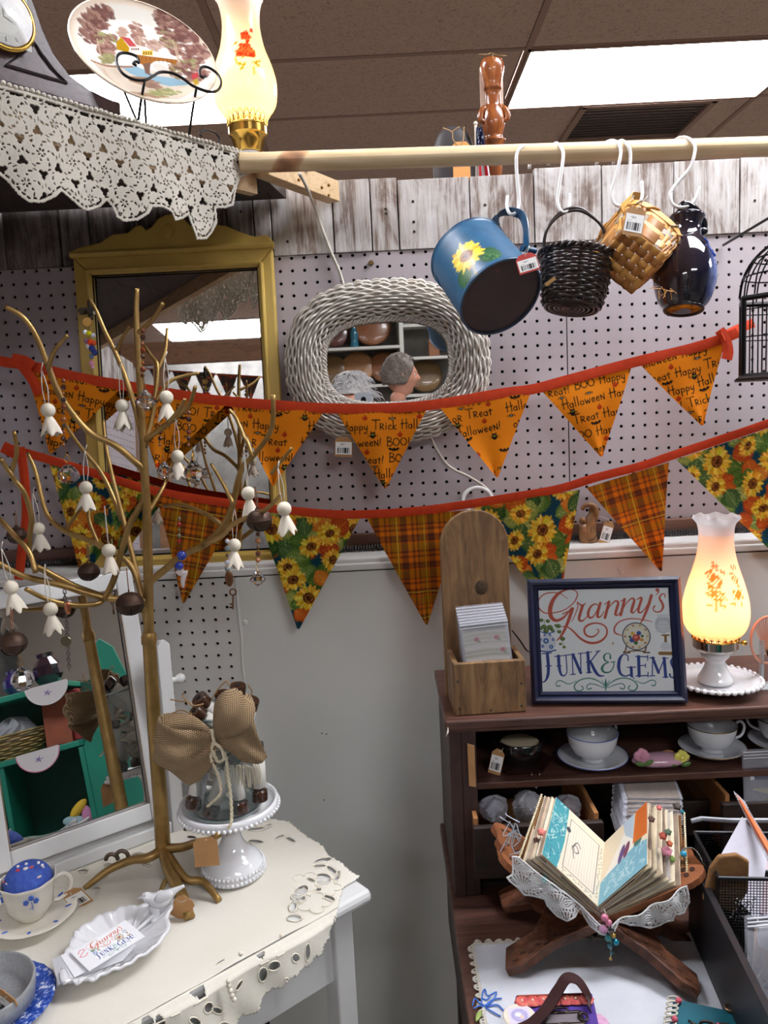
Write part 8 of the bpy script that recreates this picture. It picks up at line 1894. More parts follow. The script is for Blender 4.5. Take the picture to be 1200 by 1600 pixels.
# ---- two flat journals lying on the cloth
def flatj(name,lab,px,th,m,z=ZCl):
    cs=[onz(a,b,z+th) for a,b in px];t=thing(name,lab,'journal',tuple(sum(cs,Vector())/4-Vector((0,0,th))));slab('cover',cs,.003,m,t,bev=.0006);dn=Vector((0,0,-.003));ins=[c+(sum(cs,Vector())/4-c)*.03+dn for c in cs];slab('pages',ins,th-.0065,mat('page_block',(214,202,176),.85,bmp=.6,bs=700,stretch=(1,1,12)),t);slab('cover',[c+Vector((0,0,-th+.003)) for c in cs],.003,m,t);return t,cs
pj_,pc4=flatj('journal','purple covered journal with coral scallop trim, brass label holder and brown ribbon',((806,1556),(925,1552),(944,1640),(786,1648)),.024,mat('purple_cover',(84,58,150),.5,col2=(74,50,136),vs=20))
pm_=lambda u,v,h=.001: pc4[3]*(1-u)*(1-v)+pc4[2]*u*(1-v)+pc4[1]*u*v+pc4[0]*(1-u)*v+Vector((0,0,h))
scm=mat('coral_trim',(196,66,76),.6,col2=(226,130,110),vs=120)
for k in range(7):
    q=pm_(.10+k*.135,.86,.002);build('scallop',MB().lathe([(.0001,.0015),(.006,.0018),(.0095,.0008),(.0098,0)],14,T(*q),fn=lambda r,z,a,f: (r*(1+.12*math.cos(6*a)*f),z)),scm,pj_,world=True,smooth=2)
    build('scallop_bead',MB().ball(tuple(q+Vector((0,0,.002))),.002,6,5),mat('cream_bead',(230,210,180),.3),pj_,world=True)
build('trim_band',MB().tube([pm_(.02,.96,.0015),pm_(.5,.96,.0015),pm_(.98,.96,.0015)],.0022,6),mat('trim_gold',(150,70,50),.5),pj_,world=True)
rnd_c=Canvas(40,40,4,(214,206,224));rnd_c.ell(20,20,15,15,(180,172,210))
for k in range(24): a=2*PI*k/24;rnd_c.line([(20+12*math.cos(a),20+12*math.sin(a)),(20+17*math.cos(a),20+17*math.sin(a))],.8,(120,100,170),1)
rnd_c.ell(18,22,6,5,(240,236,240));rnd_c.ell(24,16,4,5,(226,196,180))
q=pm_(.10,.60,.0018);build('round_label',MB().lathe([(.0001,.001),(.0205,.001),(.022,.0)],32,T(*q)),mat('label_rim',(226,216,200),.6),pj_,world=True)
qx_,qy_=.014,.014;quad_print('label_print',[q+Vector((-qx_,qy_,.0012)),q+Vector((qx_,qy_,.0012)),q+Vector((qx_,-qy_,.0012)),q+Vector((-qx_,-qy_,.0012))],rnd_c,pj_,(50,50))
bm_=mat('dark_brass',(70,62,58),.35,.9);q=pm_(.60,.52,.003);Mq=frame(tuple(q),pm_(.8,.52)-pm_(.4,.52),(0,0,1))
build('label_holder',MB().box((0,.010,0),(.052,.004,.003),Mq).box((0,-.010,0),(.052,.004,.003),Mq).box((-.025,0,0),(.004,.022,.003),Mq).box((.025,0,0),(.004,.022,.003),Mq),bm_,pj_,world=True,bev=.001)
for sx_ in (-1,1):
    build('scroll',MB().tube([tuple(Mq @ Vector((sx_*(.027+.006*math.cos(a)),.007*math.sin(a),.001))) for a in [2*PI*k/10 for k in range(10)]],.0016,6,closed=True),bm_,pj_,world=True,smooth=2)
    build('scroll',MB().tube([tuple(Mq @ Vector((.010*math.cos(a),sx_*(.013+.004*math.sin(a)),.001))) for a in [2*PI*k/10 for k in range(10)]],.0014,6,closed=True),bm_,pj_,world=True,smooth=2)
build('label_card',MB().box((0,0,-.001),(.046,.016,.001),Mq),mat('grey_card',(120,112,118),.5),pj_,world=True)
build('ribbon_band',strap(MB(),[pm_(-.02,.30,.002),pm_(.12,.34,.004),pm_(.26,.42,.006),pm_(.42,.60,.012),pm_(.56,.86,.018),pm_(.68,1.02,.022),pm_(.82,1.02,.018),pm_(.92,.84,.010),pm_(.93,.62,.004)],.019,.0012,(.2,1,0)),mat('brown_satin',(62,38,38),.35,col2=(52,32,32),vs=40),pj_,world=True,smooth=True)
tb_q=pm_(.99,.50,-.004);build('index_tab',MB().lathe([(.0001,.001),(.015,.001),(.016,-.001),(.0001,-.001)],20,T(*tb_q)),mat('pink_tab',(216,170,200),.6,col2=(196,140,180),vs=150),pj_,world=True)
tj,tc4=flatj('journal','teal covered journal with a metal bow charm and cream lace spine',((1052,1560),(1188,1590),(1196,1660),(1040,1650)),.022,mat('teal_cover',(26,100,116),.45,col2=(20,86,102),vs=16))
tm_=lambda u,v,h=.001: tc4[3]*(1-u)*(1-v)+tc4[2]*u*(1-v)+tc4[1]*u*v+tc4[0]*(1-u)*v+Vector((0,0,h))
for k in range(9): build('lace_loop',MB().tube([tuple(tm_(.02,.98-k*.09,.002)+Vector((-.002+.008*math.cos(a),.0038*math.sin(a),0))) for a in [2*PI*i/10 for i in range(10)]],.0013,5,closed=True),crochet,tj,world=True,smooth=2)
for k,u_ in enumerate((.07,.05)): build('pink_rosette',MB().ball(tuple(tm_(u_,.93-.35*k,.004)),.0042,10,6),mat('pink_ros',(206,90,110),.5),tj,world=True,smooth=2)
Mq=frame(tuple(tm_(.52,.55,.004)),tm_(.8,.5)-tm_(.3,.5),(0,0,1))
for sx_ in (-1,1): build('bow_loop',MB().tube([tuple(Mq @ Vector((sx_*(.011+.010*math.cos(a)),.0065*math.sin(a),.001))) for a in [2*PI*k/14 for k in range(14)]],.0018,6,closed=True),bm_,tj,world=True,smooth=2)
build('bow_tail',MB().tube([tuple(Mq @ Vector(v)) for v in ((-.034,.004,0),(-.02,-.004,.001),(0,0,.002),(.012,-.010,.001),(.026,-.012,0))],.0018,6,4),bm_,tj,world=True,smooth=2)
build('red_gem',MB().ball(tuple(tm_(.53,.56,.007)),.0028,8,6),mat('ruby',(190,30,60),.08,coat=.8),tj,world=True,smooth=2)
build('snap_ring',MB().tube([tuple(onz(1140,1575,ZD+.03)+Vector((.0055*math.cos(a),.0055*math.sin(a),0))) for a in [2*PI*k/14 for k in range(14)]],.0018,6,closed=True),mat('snap_bronze',(150,120,90),.3,.9),tj,world=True,smooth=2)
# ---- black desk tray with a wire-mesh bin, packs and envelopes
bkm=mat('black_enamel',(38,38,42),.45,.3);zt_=.80
e0,e1=onz(1200,1590,zt_),onz(1076,1338,zt_);ed=(e1-e0);e0=e0-ed.normalized()*.03;edn=ed.normalized();eo=Vector((edn.y,-edn.x,0))
tr_=thing('desk_tray','long black metal desk organiser standing over the cloth beside the teal journal','organiser',tuple(e0)+() if False else (e0.x,e0.y,ZD+.004))
def wall(n_,a,b,z0,z1,th,m=bkm,par=None): d=(b-a).normalized();o=Vector((d.y,-d.x,0))*th;return build(n_,MB().hexa([(a.x,a.y,z0),(b.x,b.y,z0),(b.x+o.x,b.y+o.y,z0),(a.x+o.x,a.y+o.y,z0)],[(a.x,a.y,z1),(b.x,b.y,z1),(b.x+o.x,b.y+o.y,z1),(a.x+o.x,a.y+o.y,z1)]),m,par or tr_,world=True,bev=.0008)
e1=e0+edn*(ed.length+.03);wall('side_wall',e0,e1,ZD+.004,zt_,.010);far0,far1=e0+eo*.20,e1+eo*.20
wall('side_wall',far0,far1,ZD+.004,zt_,.004);wall('end_wall',e0,far0,ZD+.004,zt_,.004);wall('end_wall',e1,far1,ZD+.004,zt_-.02,.004)
build('floor',MB().hexa([(q.x,q.y,ZD+.004) for q in (e0,far0,far1,e1)],[(q.x,q.y,ZD+.007) for q in (e0,far0,far1,e1)]),bkm,tr_,world=True)
wb=thing('mesh_bin','black wire-mesh bin in the organiser holding envelopes','bin',(e1.x+.05,e1.y-.09,ZD+.009));meshm=mat('mesh_black',(30,28,30),.4,.5)
ms=MB();b0_=e1-edn*.095+eo*.016;
def grid_wall(a,b,z0,z1):
    n=int((b-a).length/.0042)
    for k in range(n+1): q=a+(b-a)*(k/n);ms.tube([(q.x,q.y,z0),(q.x,q.y,z1)],.0007,3,cap=False)
    for k in range(int((z1-z0)/.0042)+1): z=z0+k*.0042;ms.tube([(a.x,a.y,z),(b.x,b.y,z)],.0007,3,cap=False)
c1,c2,c3,c4_=b0_,b0_+eo*.15,b0_+eo*.15+edn*.12,b0_+edn*.12;zb0,zb1=ZD+.009,zt_+.025
for a,b in ((c1,c2),(c4_,c1),(c3,c4_)): grid_wall(a,b,zb0,zb1)
build('mesh',ms,meshm,wb,world=True,kind='stuff')
build('rim',MB().tube([(q.x,q.y,zb1) for q in (c1,c2,c3,c4_)],.0032,8,closed=True),bkm,wb,world=True,smooth=True)
rl=MB().tube([at(1080,1283,1.18),at(1096,1279,1.18),at(1140,1282,1.18),at(1210,1282,1.18)],.004,8)
tag(build('shelf_rail',rl,mat('silver_rail',(150,152,158),.3,.8)),'thin grey metal rail lying behind the mesh bin','rail')
def envl(lab,cs,m,th=.0015,cat='envelope',nm='envelope',grp=None):
    t=thing(nm,lab,cat,tuple(cs[3]),group=grp);slab('sheet',cs,th,m,t);return t
envl('white pointed envelope standing in the mesh bin',[at(1160,1276,1.12),at(1200,1330,1.10),at(1185,1440,1.02),at(1112,1362,1.06)],mat('lilac_white',(206,204,216),.5))
envl('pale pink envelope behind the white one',[at(1160,1310,1.14),at(1240,1350,1.12),at(1240,1460,1.04),at(1150,1400,1.08)],mat('pale_pink',(206,186,196),.5))
t=thing('kraft_pouch','crinkled brown kraft pouch leaning in the mesh bin','pouch',tuple(at(1142,1370,1.04)))
build('pouch',MB().prism([(-.028,-.052),(.022,-.060),(.030,-.02),(.016,.026),(-.004,.032),(-.028,.022),(-.034,.0)],-.004,.004,frame(tuple(at(1144,1364,1.035)),axv(1,.25,0),axv(.35,-1,.2)) @ rotm(PI/2)),mat('kraft_crinkle',(150,108,66),.8,col2=(124,88,54),vs=50,bmp=.8,bs=90),t,world=True,bev=.003)
def bagged(lab,cs,inner_cs,m,zipc=(235,236,242)):
    t=thing('clear_bag',lab,'clear bag',tuple(cs[3]));slab('bag',cs,.004,clear_film('zip_film',(225,226,236),.1,.16),t,.002);TL,TR,BR,BL=cs;dn=(BL-TL).normalized()
    for k in range(3): build('zip_line',MB().tube([TL+dn*(.003+.005*k)+Vector((0,-.003,0)),TR+dn*(.003+.005*k)+Vector((0,-.003,0))],.0011,6),mat('zip_white',(226,226,232),.15,coat=.8),t,world=True)
    slab('contents',inner_cs,.006,m,t,.001);return t
bagged('clear zip bag with a brown kraft card, upright in the organiser',[at(1166,1430,.985),at(1240,1424,.985),at(1260,1640,.90),at(1170,1590,.90)],[at(1186,1444,.99),at(1240,1438,.99),at(1240,1540,.95),at(1186,1530,.95)],mat('white_card2',(214,216,224),.5))
tg2=envl('rounded brown kraft card behind the zip bag in the organiser',[at(1180,1448,.997),at(1230,1446,.997),at(1235,1560,.935),at(1176,1520,.94)],mat('kraft_brown',(150,120,100),.8),cat='card',nm='kraft_card')
bagged('clear bag with navy, white and gold cards on the hutch shelf edge',[at(1160,1172,1.245),at(1230,1168,1.245),at(1230,1256,1.225),at(1164,1252,1.225)],[at(1170,1198,1.25),at(1230,1196,1.25),at(1230,1244,1.235),at(1172,1242,1.235)],mat('dark_bagcard',(60,56,60),.6))
sw=thing('card_strip','navy and white trim cards inside the bag at the shelf edge','card',tuple(at(1185,1212,1.238)))
slab('navy_patch',[at(1178,1200,1.238),at(1225,1198,1.238),at(1225,1216,1.236),at(1180,1218,1.236)],.001,mat('navy_patch',(30,40,84),.6),sw);slab('white_patch',[at(1171,1202,1.238),at(1177,1202,1.238),at(1179,1218,1.236),at(1173,1219,1.236)],.001,mat('card_white',(240,240,244),.5),sw);slab('gold_patch',[at(1177,1232,1.238),at(1225,1230,1.238),at(1225,1238,1.236),at(1178,1241,1.236)],.001,mat('gold_patch',(150,130,60),.6),sw)
bagged('clear sleeve with an orange and white striped edge sloping across the organiser',[at(1146,1236,1.16),at(1162,1250,1.16),at(1215,1340,1.05),at(1200,1345,1.05)],[at(1150,1240,1.155),at(1158,1248,1.155),at(1212,1336,1.05),at(1204,1336,1.05)],mat('orange_stripe',(210,110,60),.5))
t=thing('chain_bundle','small bundle of silver ball chain in the organiser below the pouch','chain',tuple(at(1165,1425,1.02)));ch=MB()
for k in range(60): q=at(1152+14*math.sin(k*.9)+k*.25,1440-k*.6+4*math.cos(k*1.7),1.02);ch.ball(tuple(q),.0014,5,4)
build('beads',ch,MATS['silver'],t,world=True,kind='stuff')
# ================================================================ what the mirrors show: teal cabinet, shelves, beam, two people
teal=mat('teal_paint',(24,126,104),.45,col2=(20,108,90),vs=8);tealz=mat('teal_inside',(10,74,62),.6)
Wt=Vector((.48,.88,0)).normalized();nb=Vector((Wt.y,-Wt.x,0));Ct=Vector((.29,.36,0))
Mt=Matrix(((Wt.x,nb.x,0,Ct.x),(Wt.y,nb.y,0,Ct.y),(0,0,1,0),(0,0,0,1)))      # local x along the front, y going back
tc_=thing('teal_cabinet','teal painted open cabinet with an arched side, seen in the vanity mirror','cabinet',M=Mt)
def tbx(n_,a,b,m=teal): return build(n_,MB().box([(a[i]+b[i])/2 for i in range(3)],[abs(b[i]-a[i]) for i in range(3)]),m,tc_,bev=.002)
for z in (.67,.965,1.155): tbx('shelf',(-.22,0,z),(.15,.20,z+.018))
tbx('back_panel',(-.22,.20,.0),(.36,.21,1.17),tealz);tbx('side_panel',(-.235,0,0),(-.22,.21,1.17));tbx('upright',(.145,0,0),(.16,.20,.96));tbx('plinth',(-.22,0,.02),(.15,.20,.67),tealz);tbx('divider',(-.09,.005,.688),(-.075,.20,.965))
build('arched_panel',MB().prism([(.16,.0),(.36,.0),(.352,.95),(.335,1.12),(.305,1.24),(.27,1.275),(.24,1.25),(.225,1.17),(.222,1.08),(.205,1.02),(.175,.99),(.16,.955)],-.016,.0,rotm(PI/2)),teal,tc_,bev=.003)
bkt=thing('split_basket','shallow tan woven basket on the teal cabinet shelf','basket',M=Mt @ T(-.05,.09,.985));tanw=mat('tan_wicker',(168,140,90),.6,col2=(120,112,70),vs=40)
def bs2(u,t): a=2*PI*u;r=.055+.022*t;return Vector((1.35*r*math.cos(a),r*math.sin(a),.07*t)),Vector((math.cos(a),math.sin(a),0))
for q in weave(bs2,[i/9 for i in range(10)],20,.003,.0036): build('strand',q,tanw,bkt,smooth=2)
build('base',MB().lathe([(.0001,.002),(.055,.002)],24,Matrix.Diagonal((1.35,1,1,1))),tanw,bkt)
t=thing('cello_pack','crinkled clear packs piled in the tan basket','clear pack',M=Mt @ T(-.055,.08,1.06));build('wrapper',MB().lathe([(.0001,-.02),(.05,-.015),(.062,.0),(.04,.03),(.0001,.04)],20,fn=lambda r,z,a,f: (r*(1+.18*math.sin(4*a)+.1*math.sin(9*a+z*200)),z*(1+.3*math.sin(5*a))),k=2),clear_film('cello',(230,233,242),.06,.30),t)
t=thing('wood_block','reddish wooden block plaque with dark square insets','block',M=Mt @ T(.085,.05,.985) @ rotm(0,.05,0));build('block',MB().box((0,0,.085),(.075,.02,.17)),mat('red_wood',(146,78,54),.6,col2=(126,64,44),vs=14),t,bev=.001)
for k in range(3): build('inset',MB().box((-.025+k*.025,-.0105,.155),(.021,.002,.022)),mat('inset_dark',(56,46,44),.5),t)
t=thing('red_box','plain dark red box behind the wooden block','box',M=Mt @ T(.125,.10,.985));build('box',MB().box((0,0,.08),(.07,.05,.16)),mat('dark_red',(140,40,42),.5),t,bev=.002)
def runner(x,z,lab,edge):
    t=thing('hanging_doily',lab,'doily',M=Mt @ T(x,-.006,z));P=[(-.062,.004),(.062,.004)]+[(.062*math.cos(a)*(1+.03*(i % 2)),-.058*math.sin(a)*(1+.03*(i % 2))) for i,a in enumerate([PI*k/26 for k in range(27)])]
    build('cloth',MB().prism(P,-.0006,.0006,rotm(PI/2)),mat('doily_white',(232,230,232),.85),t);build('edge',MB().tube([(.063*math.cos(a),-.001,-.059*math.sin(a)) for a in [PI*k/30 for k in range(31)]],.0018,5),edge,t,smooth=2)
    f_=MB()
    for k in range(5): a=2*PI*k/5;f_.tube([(.002*math.cos(a),-.0015,-.022+.002*math.sin(a)),(.012*math.cos(a),-.0015,-.022+.009*math.sin(a)),(.002*math.cos(a+.9),-.0015,-.022)],.0009,5,2)
    build('embroidery',f_,mat('violet_floss',(140,110,180),.7),t,smooth=2)
runner(.09,1.172,'white doily with violet embroidery hanging from the upper teal shelf',mat('doily_white',(232,230,232),.85));runner(.03,.982,'white doily with a pink edge hanging from the middle teal shelf',mat('pink_edge',(206,130,160),.8))
t=thing('milk_glass_bowl','pale fluted glass bowl at the bottom of the teal cabinet','bowl',M=Mt @ T(.0,.05,.690));build('bowl',MB().lathe([(.018,0),(.02,.004),(.045,.025),(.06,.045),(.058,.046),(.04,.026),(.0001,.006)],40,fn=lambda r,z,a,f: (r*(1+.10*math.cos(4*a)*f),z*(1+.25*math.cos(2*a)*f))),mat('pale_glass',(196,216,206),.15,coat=.5),t,smooth=2)
t=thing('fabric_flower','pink and yellow cloth flower in the teal compartment','flower',M=Mt @ T(.10,.06,.75))
for k,c in enumerate(((196,130,170),(206,170,50),(150,180,190),(180,120,160))): build('petal',MB().ball((0,0,0),1,12,8,T(.02*math.cos(k*1.6),0,.03*math.sin(k*1.6)) @ rotm(0,k*.9,0) @ Matrix.Diagonal((.016,.01,.034,1))),mat('ff_%d' % k,c,.8),t,smooth=2)
build('stem',MB().tube([(0,0,-.04),(0,0,-.061)],.006,8),mat('ff_1',(206,170,50),.8),t)
for x,c,r,lab in ((-.02,(44,30,92),.034,'violet faceted glass jar on top of the teal cabinet'),(.085,(40,26,36),.046,'dark plum glass vase on top of the teal cabinet'),(-.12,(150,170,176),.03,'pale glass tumbler on top of the teal cabinet')):
    t=thing('glass_jar',lab,'jar',M=Mt @ T(x,.07,1.174));build('body',MB().lathe([(.0001,0),(r*.6,0),(r,r*.7),(r*.95,r*1.4),(r*.5,r*2),(r*.6,r*2.3),(r*.5,r*2.25),(.0001,r*1.9)],12),mat('gj_%d' % c[0],c,.06,coat=.9),t)
# ---- white display shelves against the rear wall
wsh=mat('shelf_white',(186,184,176),.5);swm=mat('shelf_back',(104,100,96),.8,col2=(128,124,118),vs=6)
YB2=-3.1
un=thing('display_shelves','white open display shelves stocked with wooden plates, behind the photographer','shelves',(.2,YB2,0))
def ub(n_,a,b,m=wsh): return build(n_,MB().box([(a[i]+b[i])/2 for i in range(3)],[abs(b[i]-a[i]) for i in range(3)]),m,un,world=True,bev=.002)
ub('back_panel',(-.62,YB2-.36,0),(1.42,YB2-.34,2.3),swm)
for x in (-.62,.385,1.40): ub('upright',(x,YB2-.34,0),(x+.032,YB2,2.3))
for z in (.3,.62,.93,1.22,1.535,1.84,2.15): ub('shelf',(-.59,YB2-.34,z-.011),(.385,YB2-.002,z+.011))
for z in (.3,.62,.93,1.15,1.44,1.74,2.0,2.28): ub('shelf',(.417,YB2-.34,z-.011),(1.40,YB2-.002,z+.011))
wplate=[wood('treen_%d' % k,a,b,None,(6,6,6),5,.3,.4) for k,(a,b) in enumerate((((92,52,28),(124,76,42)),((78,56,30),(108,80,42)),((66,26,20),(84,38,30)),((118,78,46),(150,106,68))))]
def wp(x,z,r,k,lab,tag_=False):
    M=T(x,YB2-.16,z+r*.98+.012) @ rotm(math.radians(90+14),0,0)
    t=thing('wooden_plate',lab,'plate',M=M,group='wooden plates on the display shelves')
    build('plate',MB().lathe([(.0001,-.006),(r*.55,-.008),(r*.9,.004),(r,.010),(r*.985,.014),(r*.85,.008),(r*.55,.0),(.0001,.0)],48),wplate[k],t,smooth=2)
    if tag_: build('price_label',MB().box((0,0,.003),(.04,.04,.002)),mat('card_white',(240,240,244),.5),t)
wp(-.17,1.548,.125,1,'round brown wooden plate with a green glint on the white shelf');wp(.04,1.548,.135,3,'pale wooden plate with a white price label',True);wp(.26,1.548,.13,0,'reddish wooden plate behind the standing man');wp(.60,1.452,.14,1,'large plain wooden plate on the side bay of the white shelves');wp(.17,1.853,.16,0,'big wooden charger on the upper white shelf');wp(-.14,1.853,.12,2,'dark red wooden plate on the upper white shelf')
for x,z,lab,m in ((.02,1.852,'tall teal bottle on the upper white shelf',mat('teal_bottle',(24,90,110),.1,coat=.6)),(.80,1.452,'turned wooden bottle at the end of the white shelf',wplate[0]),(.82,1.752,'clear decanter on the side bay of the white shelves',mat('decanter',(190,196,200),.05,trans=.8))):
    t=thing('bottle',lab,'bottle',(x,YB2-.12,z));build('body',MB().lathe([(.0001,0),(.034,0),(.036,.02),(.03,.06),(.034,.11),(.018,.15),(.013,.19),(.016,.2),(.0001,.2)],24,k=2),m,t,smooth=2)
t=thing('wooden_box','small brown wooden box on the side bay of the white shelves','box',(.67,YB2-.1,1.752));build('box',MB().box((0,0,.07),(.09,.06,.14)),wplate[0],t,bev=.006);build('lid_line',MB().box((0,-.0005,.10),(.091,.062,.003)),darkm,t)
beamw=wood('beam_wood',(120,84,56),(150,108,76),(108,74,48),(1.5,9,9),5,.6)
# ---- stall of bare timber with a tartan garland
st_=thing('timber_stall','bare timber stall frame seen in the mustard mirror','stall frame',(-1.0,-1.6,0))
for a,b,n_ in (((-1.62,-1.64,2.36),(-.36,-1.60,2.50),'beam'),((-1.62,-1.60,0),(-1.53,-1.51,2.36),'post'),((-.46,-1.60,0),(-.37,-1.51,2.36),'post'),((-1.40,-1.60,1.0),(-1.33,-1.53,2.36),'post'),((-1.6,-2.0,.95),(-.4,-1.6,1.0),'counter')): build(n_,MB().box([(a[i]+b[i])/2 for i in range(3)],[abs(b[i]-a[i]) for i in range(3)]),beamw,st_,world=True,bev=.003)
tart=Canvas(60,60,1,(60,34,28),True);tart.poly([(0,0),(14,0),(14,60),(0,60)],(30,34,30));tart.poly([(0,0),(60,0),(60,14),(0,14)],(34,30,28));tart.line([(30,0),(30,60)],2,(190,150,60),1);tart.line([(0,36),(60,36)],2,(190,60,40),1)
tg_=thing('bunting_garland','dark tartan bunting on a red tape hung from the timber stall','bunting',(-1,-1.59,2.3))
build('tape',MB().tube([(-1.5,-1.59,2.34),(-1.0,-1.585,2.27),(-.45,-1.59,2.22)],.010,6,8,flat=.3),tape_m,tg_,world=True)
for k in range(7):
    x=-1.44+k*.14;z=2.33-.115*(k*.14)/1.0;A3=np.array([[x,-1.588,z],[x+.135,-1.588,z-.014],[x+.068,-1.588,z-.17]]);n=20;t,s_=np.meshgrid(np.linspace(0,1,n+1),np.linspace(0,1,n+1),indexing='ij');t=t.ravel()[:,None];s_=s_.ravel()[:,None]
    V=(A3[0]*(1-s_)+A3[1]*s_)*(1-t)+A3[2]*t;fastmesh('pennant',V,gridF(n,n),fabric,tg_,tart.get(V[:,0]*1000+k*30,V[:,2]*1000))
# ---- people
skin=mat('skin',(206,150,126),.5,sss=.12,col2=(196,138,114),vs=30)
def skinned(name,V,E,R,m,parent,sub=2):
    me=bpy.data.meshes.new(name);me.from_pydata([tuple(v) for v in V],E,[]);o=link_mesh(name,me,m,parent);md=o.modifiers.new('skin','SKIN');md.use_smooth_shade=True
    for i,r in enumerate(R): me.skin_vertices[0].data[i].radius=r if hasattr(r,'__len__') else (r,r)
    me.skin_vertices[0].data[0].use_root=True
    s_=o.modifiers.new('sub','SUBSURF');s_.levels=sub;s_.render_levels=sub;return o
def head(parent,c,yaw,pitch,hair,s=1.,fluffy=False):
    """head with its face along +y of the turned frame"""
    M=T(*c) @ rotm(pitch,0,yaw) @ Matrix.Scale(s,4);V=[];n,m=40,30
    for j in range(m+1):
        ph=PI*j/m;
        for i in range(n):
            a=2*PI*i/n;x,y,z=math.sin(ph)*math.cos(a)*.076,math.sin(ph)*math.sin(a)*.095,-math.cos(ph)*.118
            if z < -.02: k=(-.02-z)/.1;x *= 1-.28*k;y=y*(1-.25*k)+.018*k
            f=max(0,y/.095)
            g=lambda X,Z,sx,sz: math.exp(-((x-X)/sx)**2-((z-Z)/sz)**2)*(f > .3)
            y += .024*g(0,-.020,.011,.022)+.008*g(0,.004,.010,.03)-.009*g(.030,.006,.016,.012)-.009*g(-.030,.006,.016,.012)+.007*g(0,-.058,.026,.007)-.004*g(0,-.068,.02,.005)+.008*g(0,-.092,.02,.014)+.005*g(0,.030,.05,.01)
            V.append((x,y,z))
    h=build('head',MB().add(V,[(j*n+i,j*n+(i+1) % n,(j+1)*n+(i+1) % n,(j+1)*n+i) for j in range(m) for i in range(n)],M),skin,parent,world=True,smooth=2)
    for d in (-1,1):
        build('ear',MB().ball((0,0,0),1,12,8,M @ T(d*.078,-.008,-.012) @ rotm(0,d*.25,0) @ Matrix.Diagonal((.008,.018,.030,1))),skin,h,world=True,smooth=2)
        build('eye',MB().ball((0,0,0),.0115,12,8,M @ T(d*.030,.074,.006)),mat('eye_white',(230,226,220),.1),h,world=True,smooth=2);build('iris',MB().ball((0,0,0),.0055,8,6,M @ T(d*.030,.0825,.006)),mat('iris',(70,60,50),.1),h,world=True,smooth=2)
    build('mouth',MB().tube([(-.022,.092,-.062),(0,.100,-.060),(.022,.092,-.062)],[.002,.004,.002],8,4,M),mat('lip',(176,96,90),.5),h,world=True,smooth=2)
    Rh=random.Random(3);V=[]
    for j in range(19):
        ph=PI*(.0+.62*j/18)
        for i in range(48):
            a=2*PI*i/48;lim=1.0 if math.sin(a) < .2 else max(.66 if fluffy else .42,1-.75*(math.sin(a)-.2));q=ph*lim
            r=1.10+.03*math.sin(9*a+6*ph)+.02*math.sin(23*a+9*ph)+(.08 if fluffy else 0);V.append((math.sin(q)*math.cos(a)*.079*r,math.sin(q)*math.sin(a)*.097*r-.004,math.cos(q)*.118*r+.002))
    build('hair',MB().add(V,[(j*48+i,(j+1)*48+i,(j+1)*48+(i+1) % 48,j*48+(i+1) % 48) for j in range(18) for i in range(48)],M),hair,parent,world=True,smooth=2,solid=.004)
    if True:
        lk=MB()
        for k in range(420 if fluffy else 260):
            a=Rh.uniform(0,2*PI);q=Rh.uniform(0,1.75 if fluffy else 1.5);
            if math.sin(a) > .3 and q > (1.1 if fluffy else .8): continue
            r=1.12+(.14 if fluffy else 0);d=Vector((math.sin(q)*math.cos(a)*.079,math.sin(q)*math.sin(a)*.097,math.cos(q)*.118));o_=d.normalized();tn=Vector((Rh.uniform(-1,1),Rh.uniform(-1,1),-.6));L_=.055 if fluffy else .016
            lk.tube([tuple(d*r),tuple(d*r+(o_*.35+tn*.6)*L_),tuple(d*r+(o_*.2+tn*1.1)*L_+Vector((0,0,-.006)))],[.0028,.0022,.0006],4,3,M)
        build('hair_locks',lk,hair,parent,world=True,smooth=2,kind='stuff')
    return h
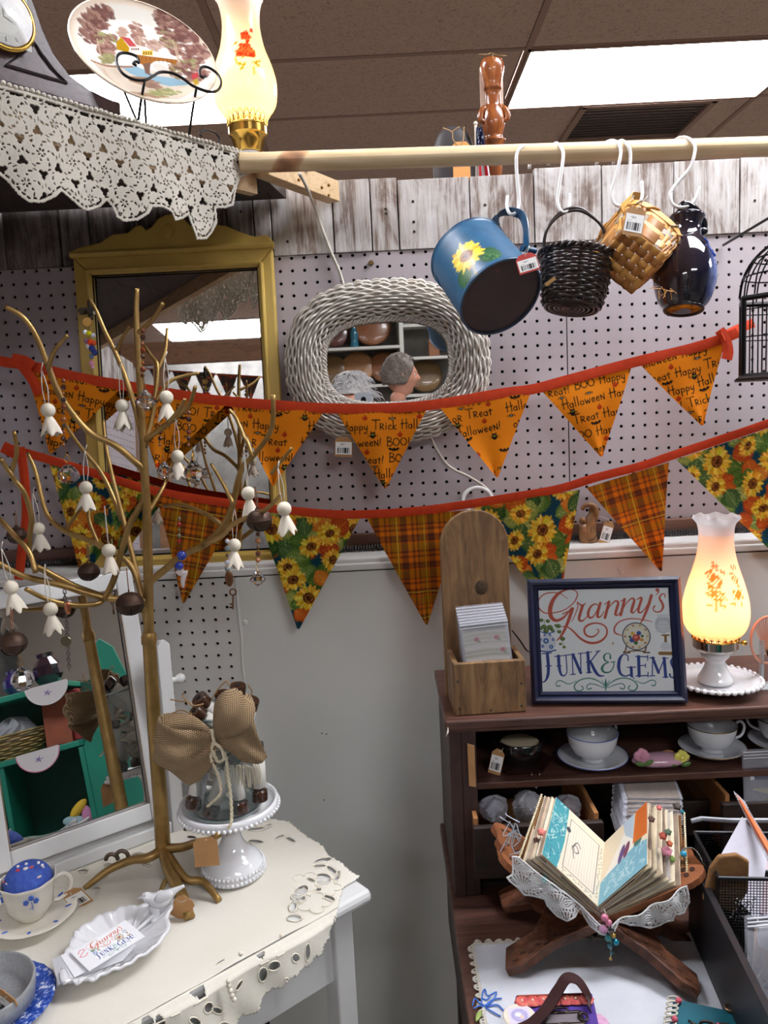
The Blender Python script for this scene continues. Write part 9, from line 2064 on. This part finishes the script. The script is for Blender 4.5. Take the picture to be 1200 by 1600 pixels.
def person(name,lab,x,y,H,yaw,shirt,trousers,hair,arms,pitch=0.,fluffy=False,wid=1.,hd=(0,0)):
    """yaw 0 faces +y; arms: {side: (elbow, wrist, curl direction)} in body coordinates scaled by H"""
    M=T(x,y,0) @ rotm(0,0,yaw);t=thing(name,lab,'person',M=M)
    S=H/1.7;P=lambda a,b,c: (a*S,b*S,c*S)
    hz=1.585
    V=[P(0,0,.93),P(0,.0,1.08),P(0,.0,1.24),P(0,0,1.38),P(0,.0,1.45)];R=[(.155*S*wid,.115*S),(.14*S*wid,.105*S),(.165*S*wid,.115*S),(.15*S*wid,.10*S),(.062*S,.06*S)];E=[(0,1),(1,2),(2,3),(3,4)]
    for d in (-1,1):
        k=len(V);V += [P(d*.175*wid,0,1.36)];R += [.062*S];E += [(3,k)]
        el,wr,_c=arms[d];V += [P(*el),P(*((el[i]+wr[i])/2 for i in range(3)))];R += [.047*S,.04*S];E += [(k,k+1),(k+1,k+2)]
    skinned('shirt',V,E,R,shirt,t)
    V=[P(0,0,.96)];R=[(.16*S*wid,.12*S)];E=[]
    for d in (-1,1): k=len(V);V += [P(d*.09,0,.86),P(d*.095,.015,.50),P(d*.10,-.01,.10)];R += [.095*S,.065*S,.055*S];E += [(0,k),(k,k+1),(k+1,k+2)]
    skinned('trousers',V,E,R,trousers,t)
    for d in (-1,1):
        V=[P(d*.10,-.03,.055),P(d*.10,.06,.045),P(d*.105,.15,.035)];skinned('shoe',V,[(0,1),(1,2)],[.045*S,.043*S,.034*S],mat('shoe_dark',(50,46,46),.6),t)
        el,wr,cd=arms[d];mid_=[(el[i]+wr[i])/2 for i in range(3)];V=[P(*mid_),P(*wr)];w_=Vector(wr);cd=Vector(cd).normalized();sd2=cd.cross(Vector((0,0,1)));sd2=sd2.normalized() if sd2.length > .1 else Vector((1,0,0))
        V.append(P(*(w_+cd*.045)));fa_=skinned('forearm',V,[(0,1),(1,2)],[.036*S,.026*S,(.036*S,.018*S)],skin,t)
        for f in range(5):
            if f == 0: b_=w_+cd*.02+sd2*(-d*.02);pts=[b_,b_+(cd*.4-sd2*d*.8)*.03,b_+(cd*1.2-sd2*d*.8)*.045]
            else: b_=w_+cd*.055+sd2*(.012*(f-2.5)*d);L_=(.0,.062,.070,.066,.052)[f];pts=[b_,b_+cd*L_*.45,b_+cd*L_*.8+Vector((0,0,-.012)),b_+cd*L_*.95+Vector((0,0,-.028))]
            skinned('finger',[P(*q) for q in pts],[(i,i+1) for i in range(len(pts)-1)],[.0092*S]+[.0085*S]*(len(pts)-2)+[.007*S],skin,fa_,1)
    skinned('neck',[P(0,-.005,1.40),P(0,.01,1.50)],[(0,1)],[.056*S,.054*S],skin,t)
    c=M @ Vector(P(hd[0],.02+hd[1],1.575));head(t,c,yaw,pitch,hair,S*1.0,fluffy);return t
grey_h=mat('hair_silver',(206,204,204),.6,col2=(176,172,172),vs=60);brown_h=mat('hair_greybrown',(92,80,72),.7,col2=(128,116,108),vs=80)
person('person','person with fluffy silver hair holding up a phone, reflected in the wicker mirror',-.04,-.42,1.60,0,mat('shirt_blue',(120,136,156),.8),mat('jeans',(54,64,90),.8),grey_h,{-1: ((-.24,.10,1.10),(-.075,.345,1.36),(.5,.3,.8)),1: ((.26,.10,1.10),(.125,.345,1.36),(-.5,.3,.8))},fluffy=True)
person('person','person with short grey-brown hair in a pale shirt, turned away, reflected in the wicker mirror',.23,-1.32,1.72,-PI/2-.15,mat('shirt_pale',(186,192,200),.8),mat('slacks',(80,78,76),.8),brown_h,{-1: ((-.23,.02,1.08),(-.22,.14,.84),(.1,.3,-1)),1: ((.23,.02,1.08),(.22,.14,.84),(-.1,.3,-1))},wid=1.05)
ph=thing('phone','silver phone held up to the wicker mirror','phone',(0,0,0));build('body',MB().box((.0,-.012,1.452),(.072,.008,.148)),mat('phone_silver',(176,184,196),.25,.6),ph,bev=.003)
build('screen',MB().box((.0,-.0166,1.452),(.066,.0008,.140)),mat('screen_black',(12,12,14),.05),ph)
build('camera_bump',MB().lathe([(.0001,.0),(.010,.0),(.011,-.002)],20,T(.0,-.0075,1.5) @ rotm(PI/2)),mat('lens_black',(16,16,20),.1),ph,smooth=True)
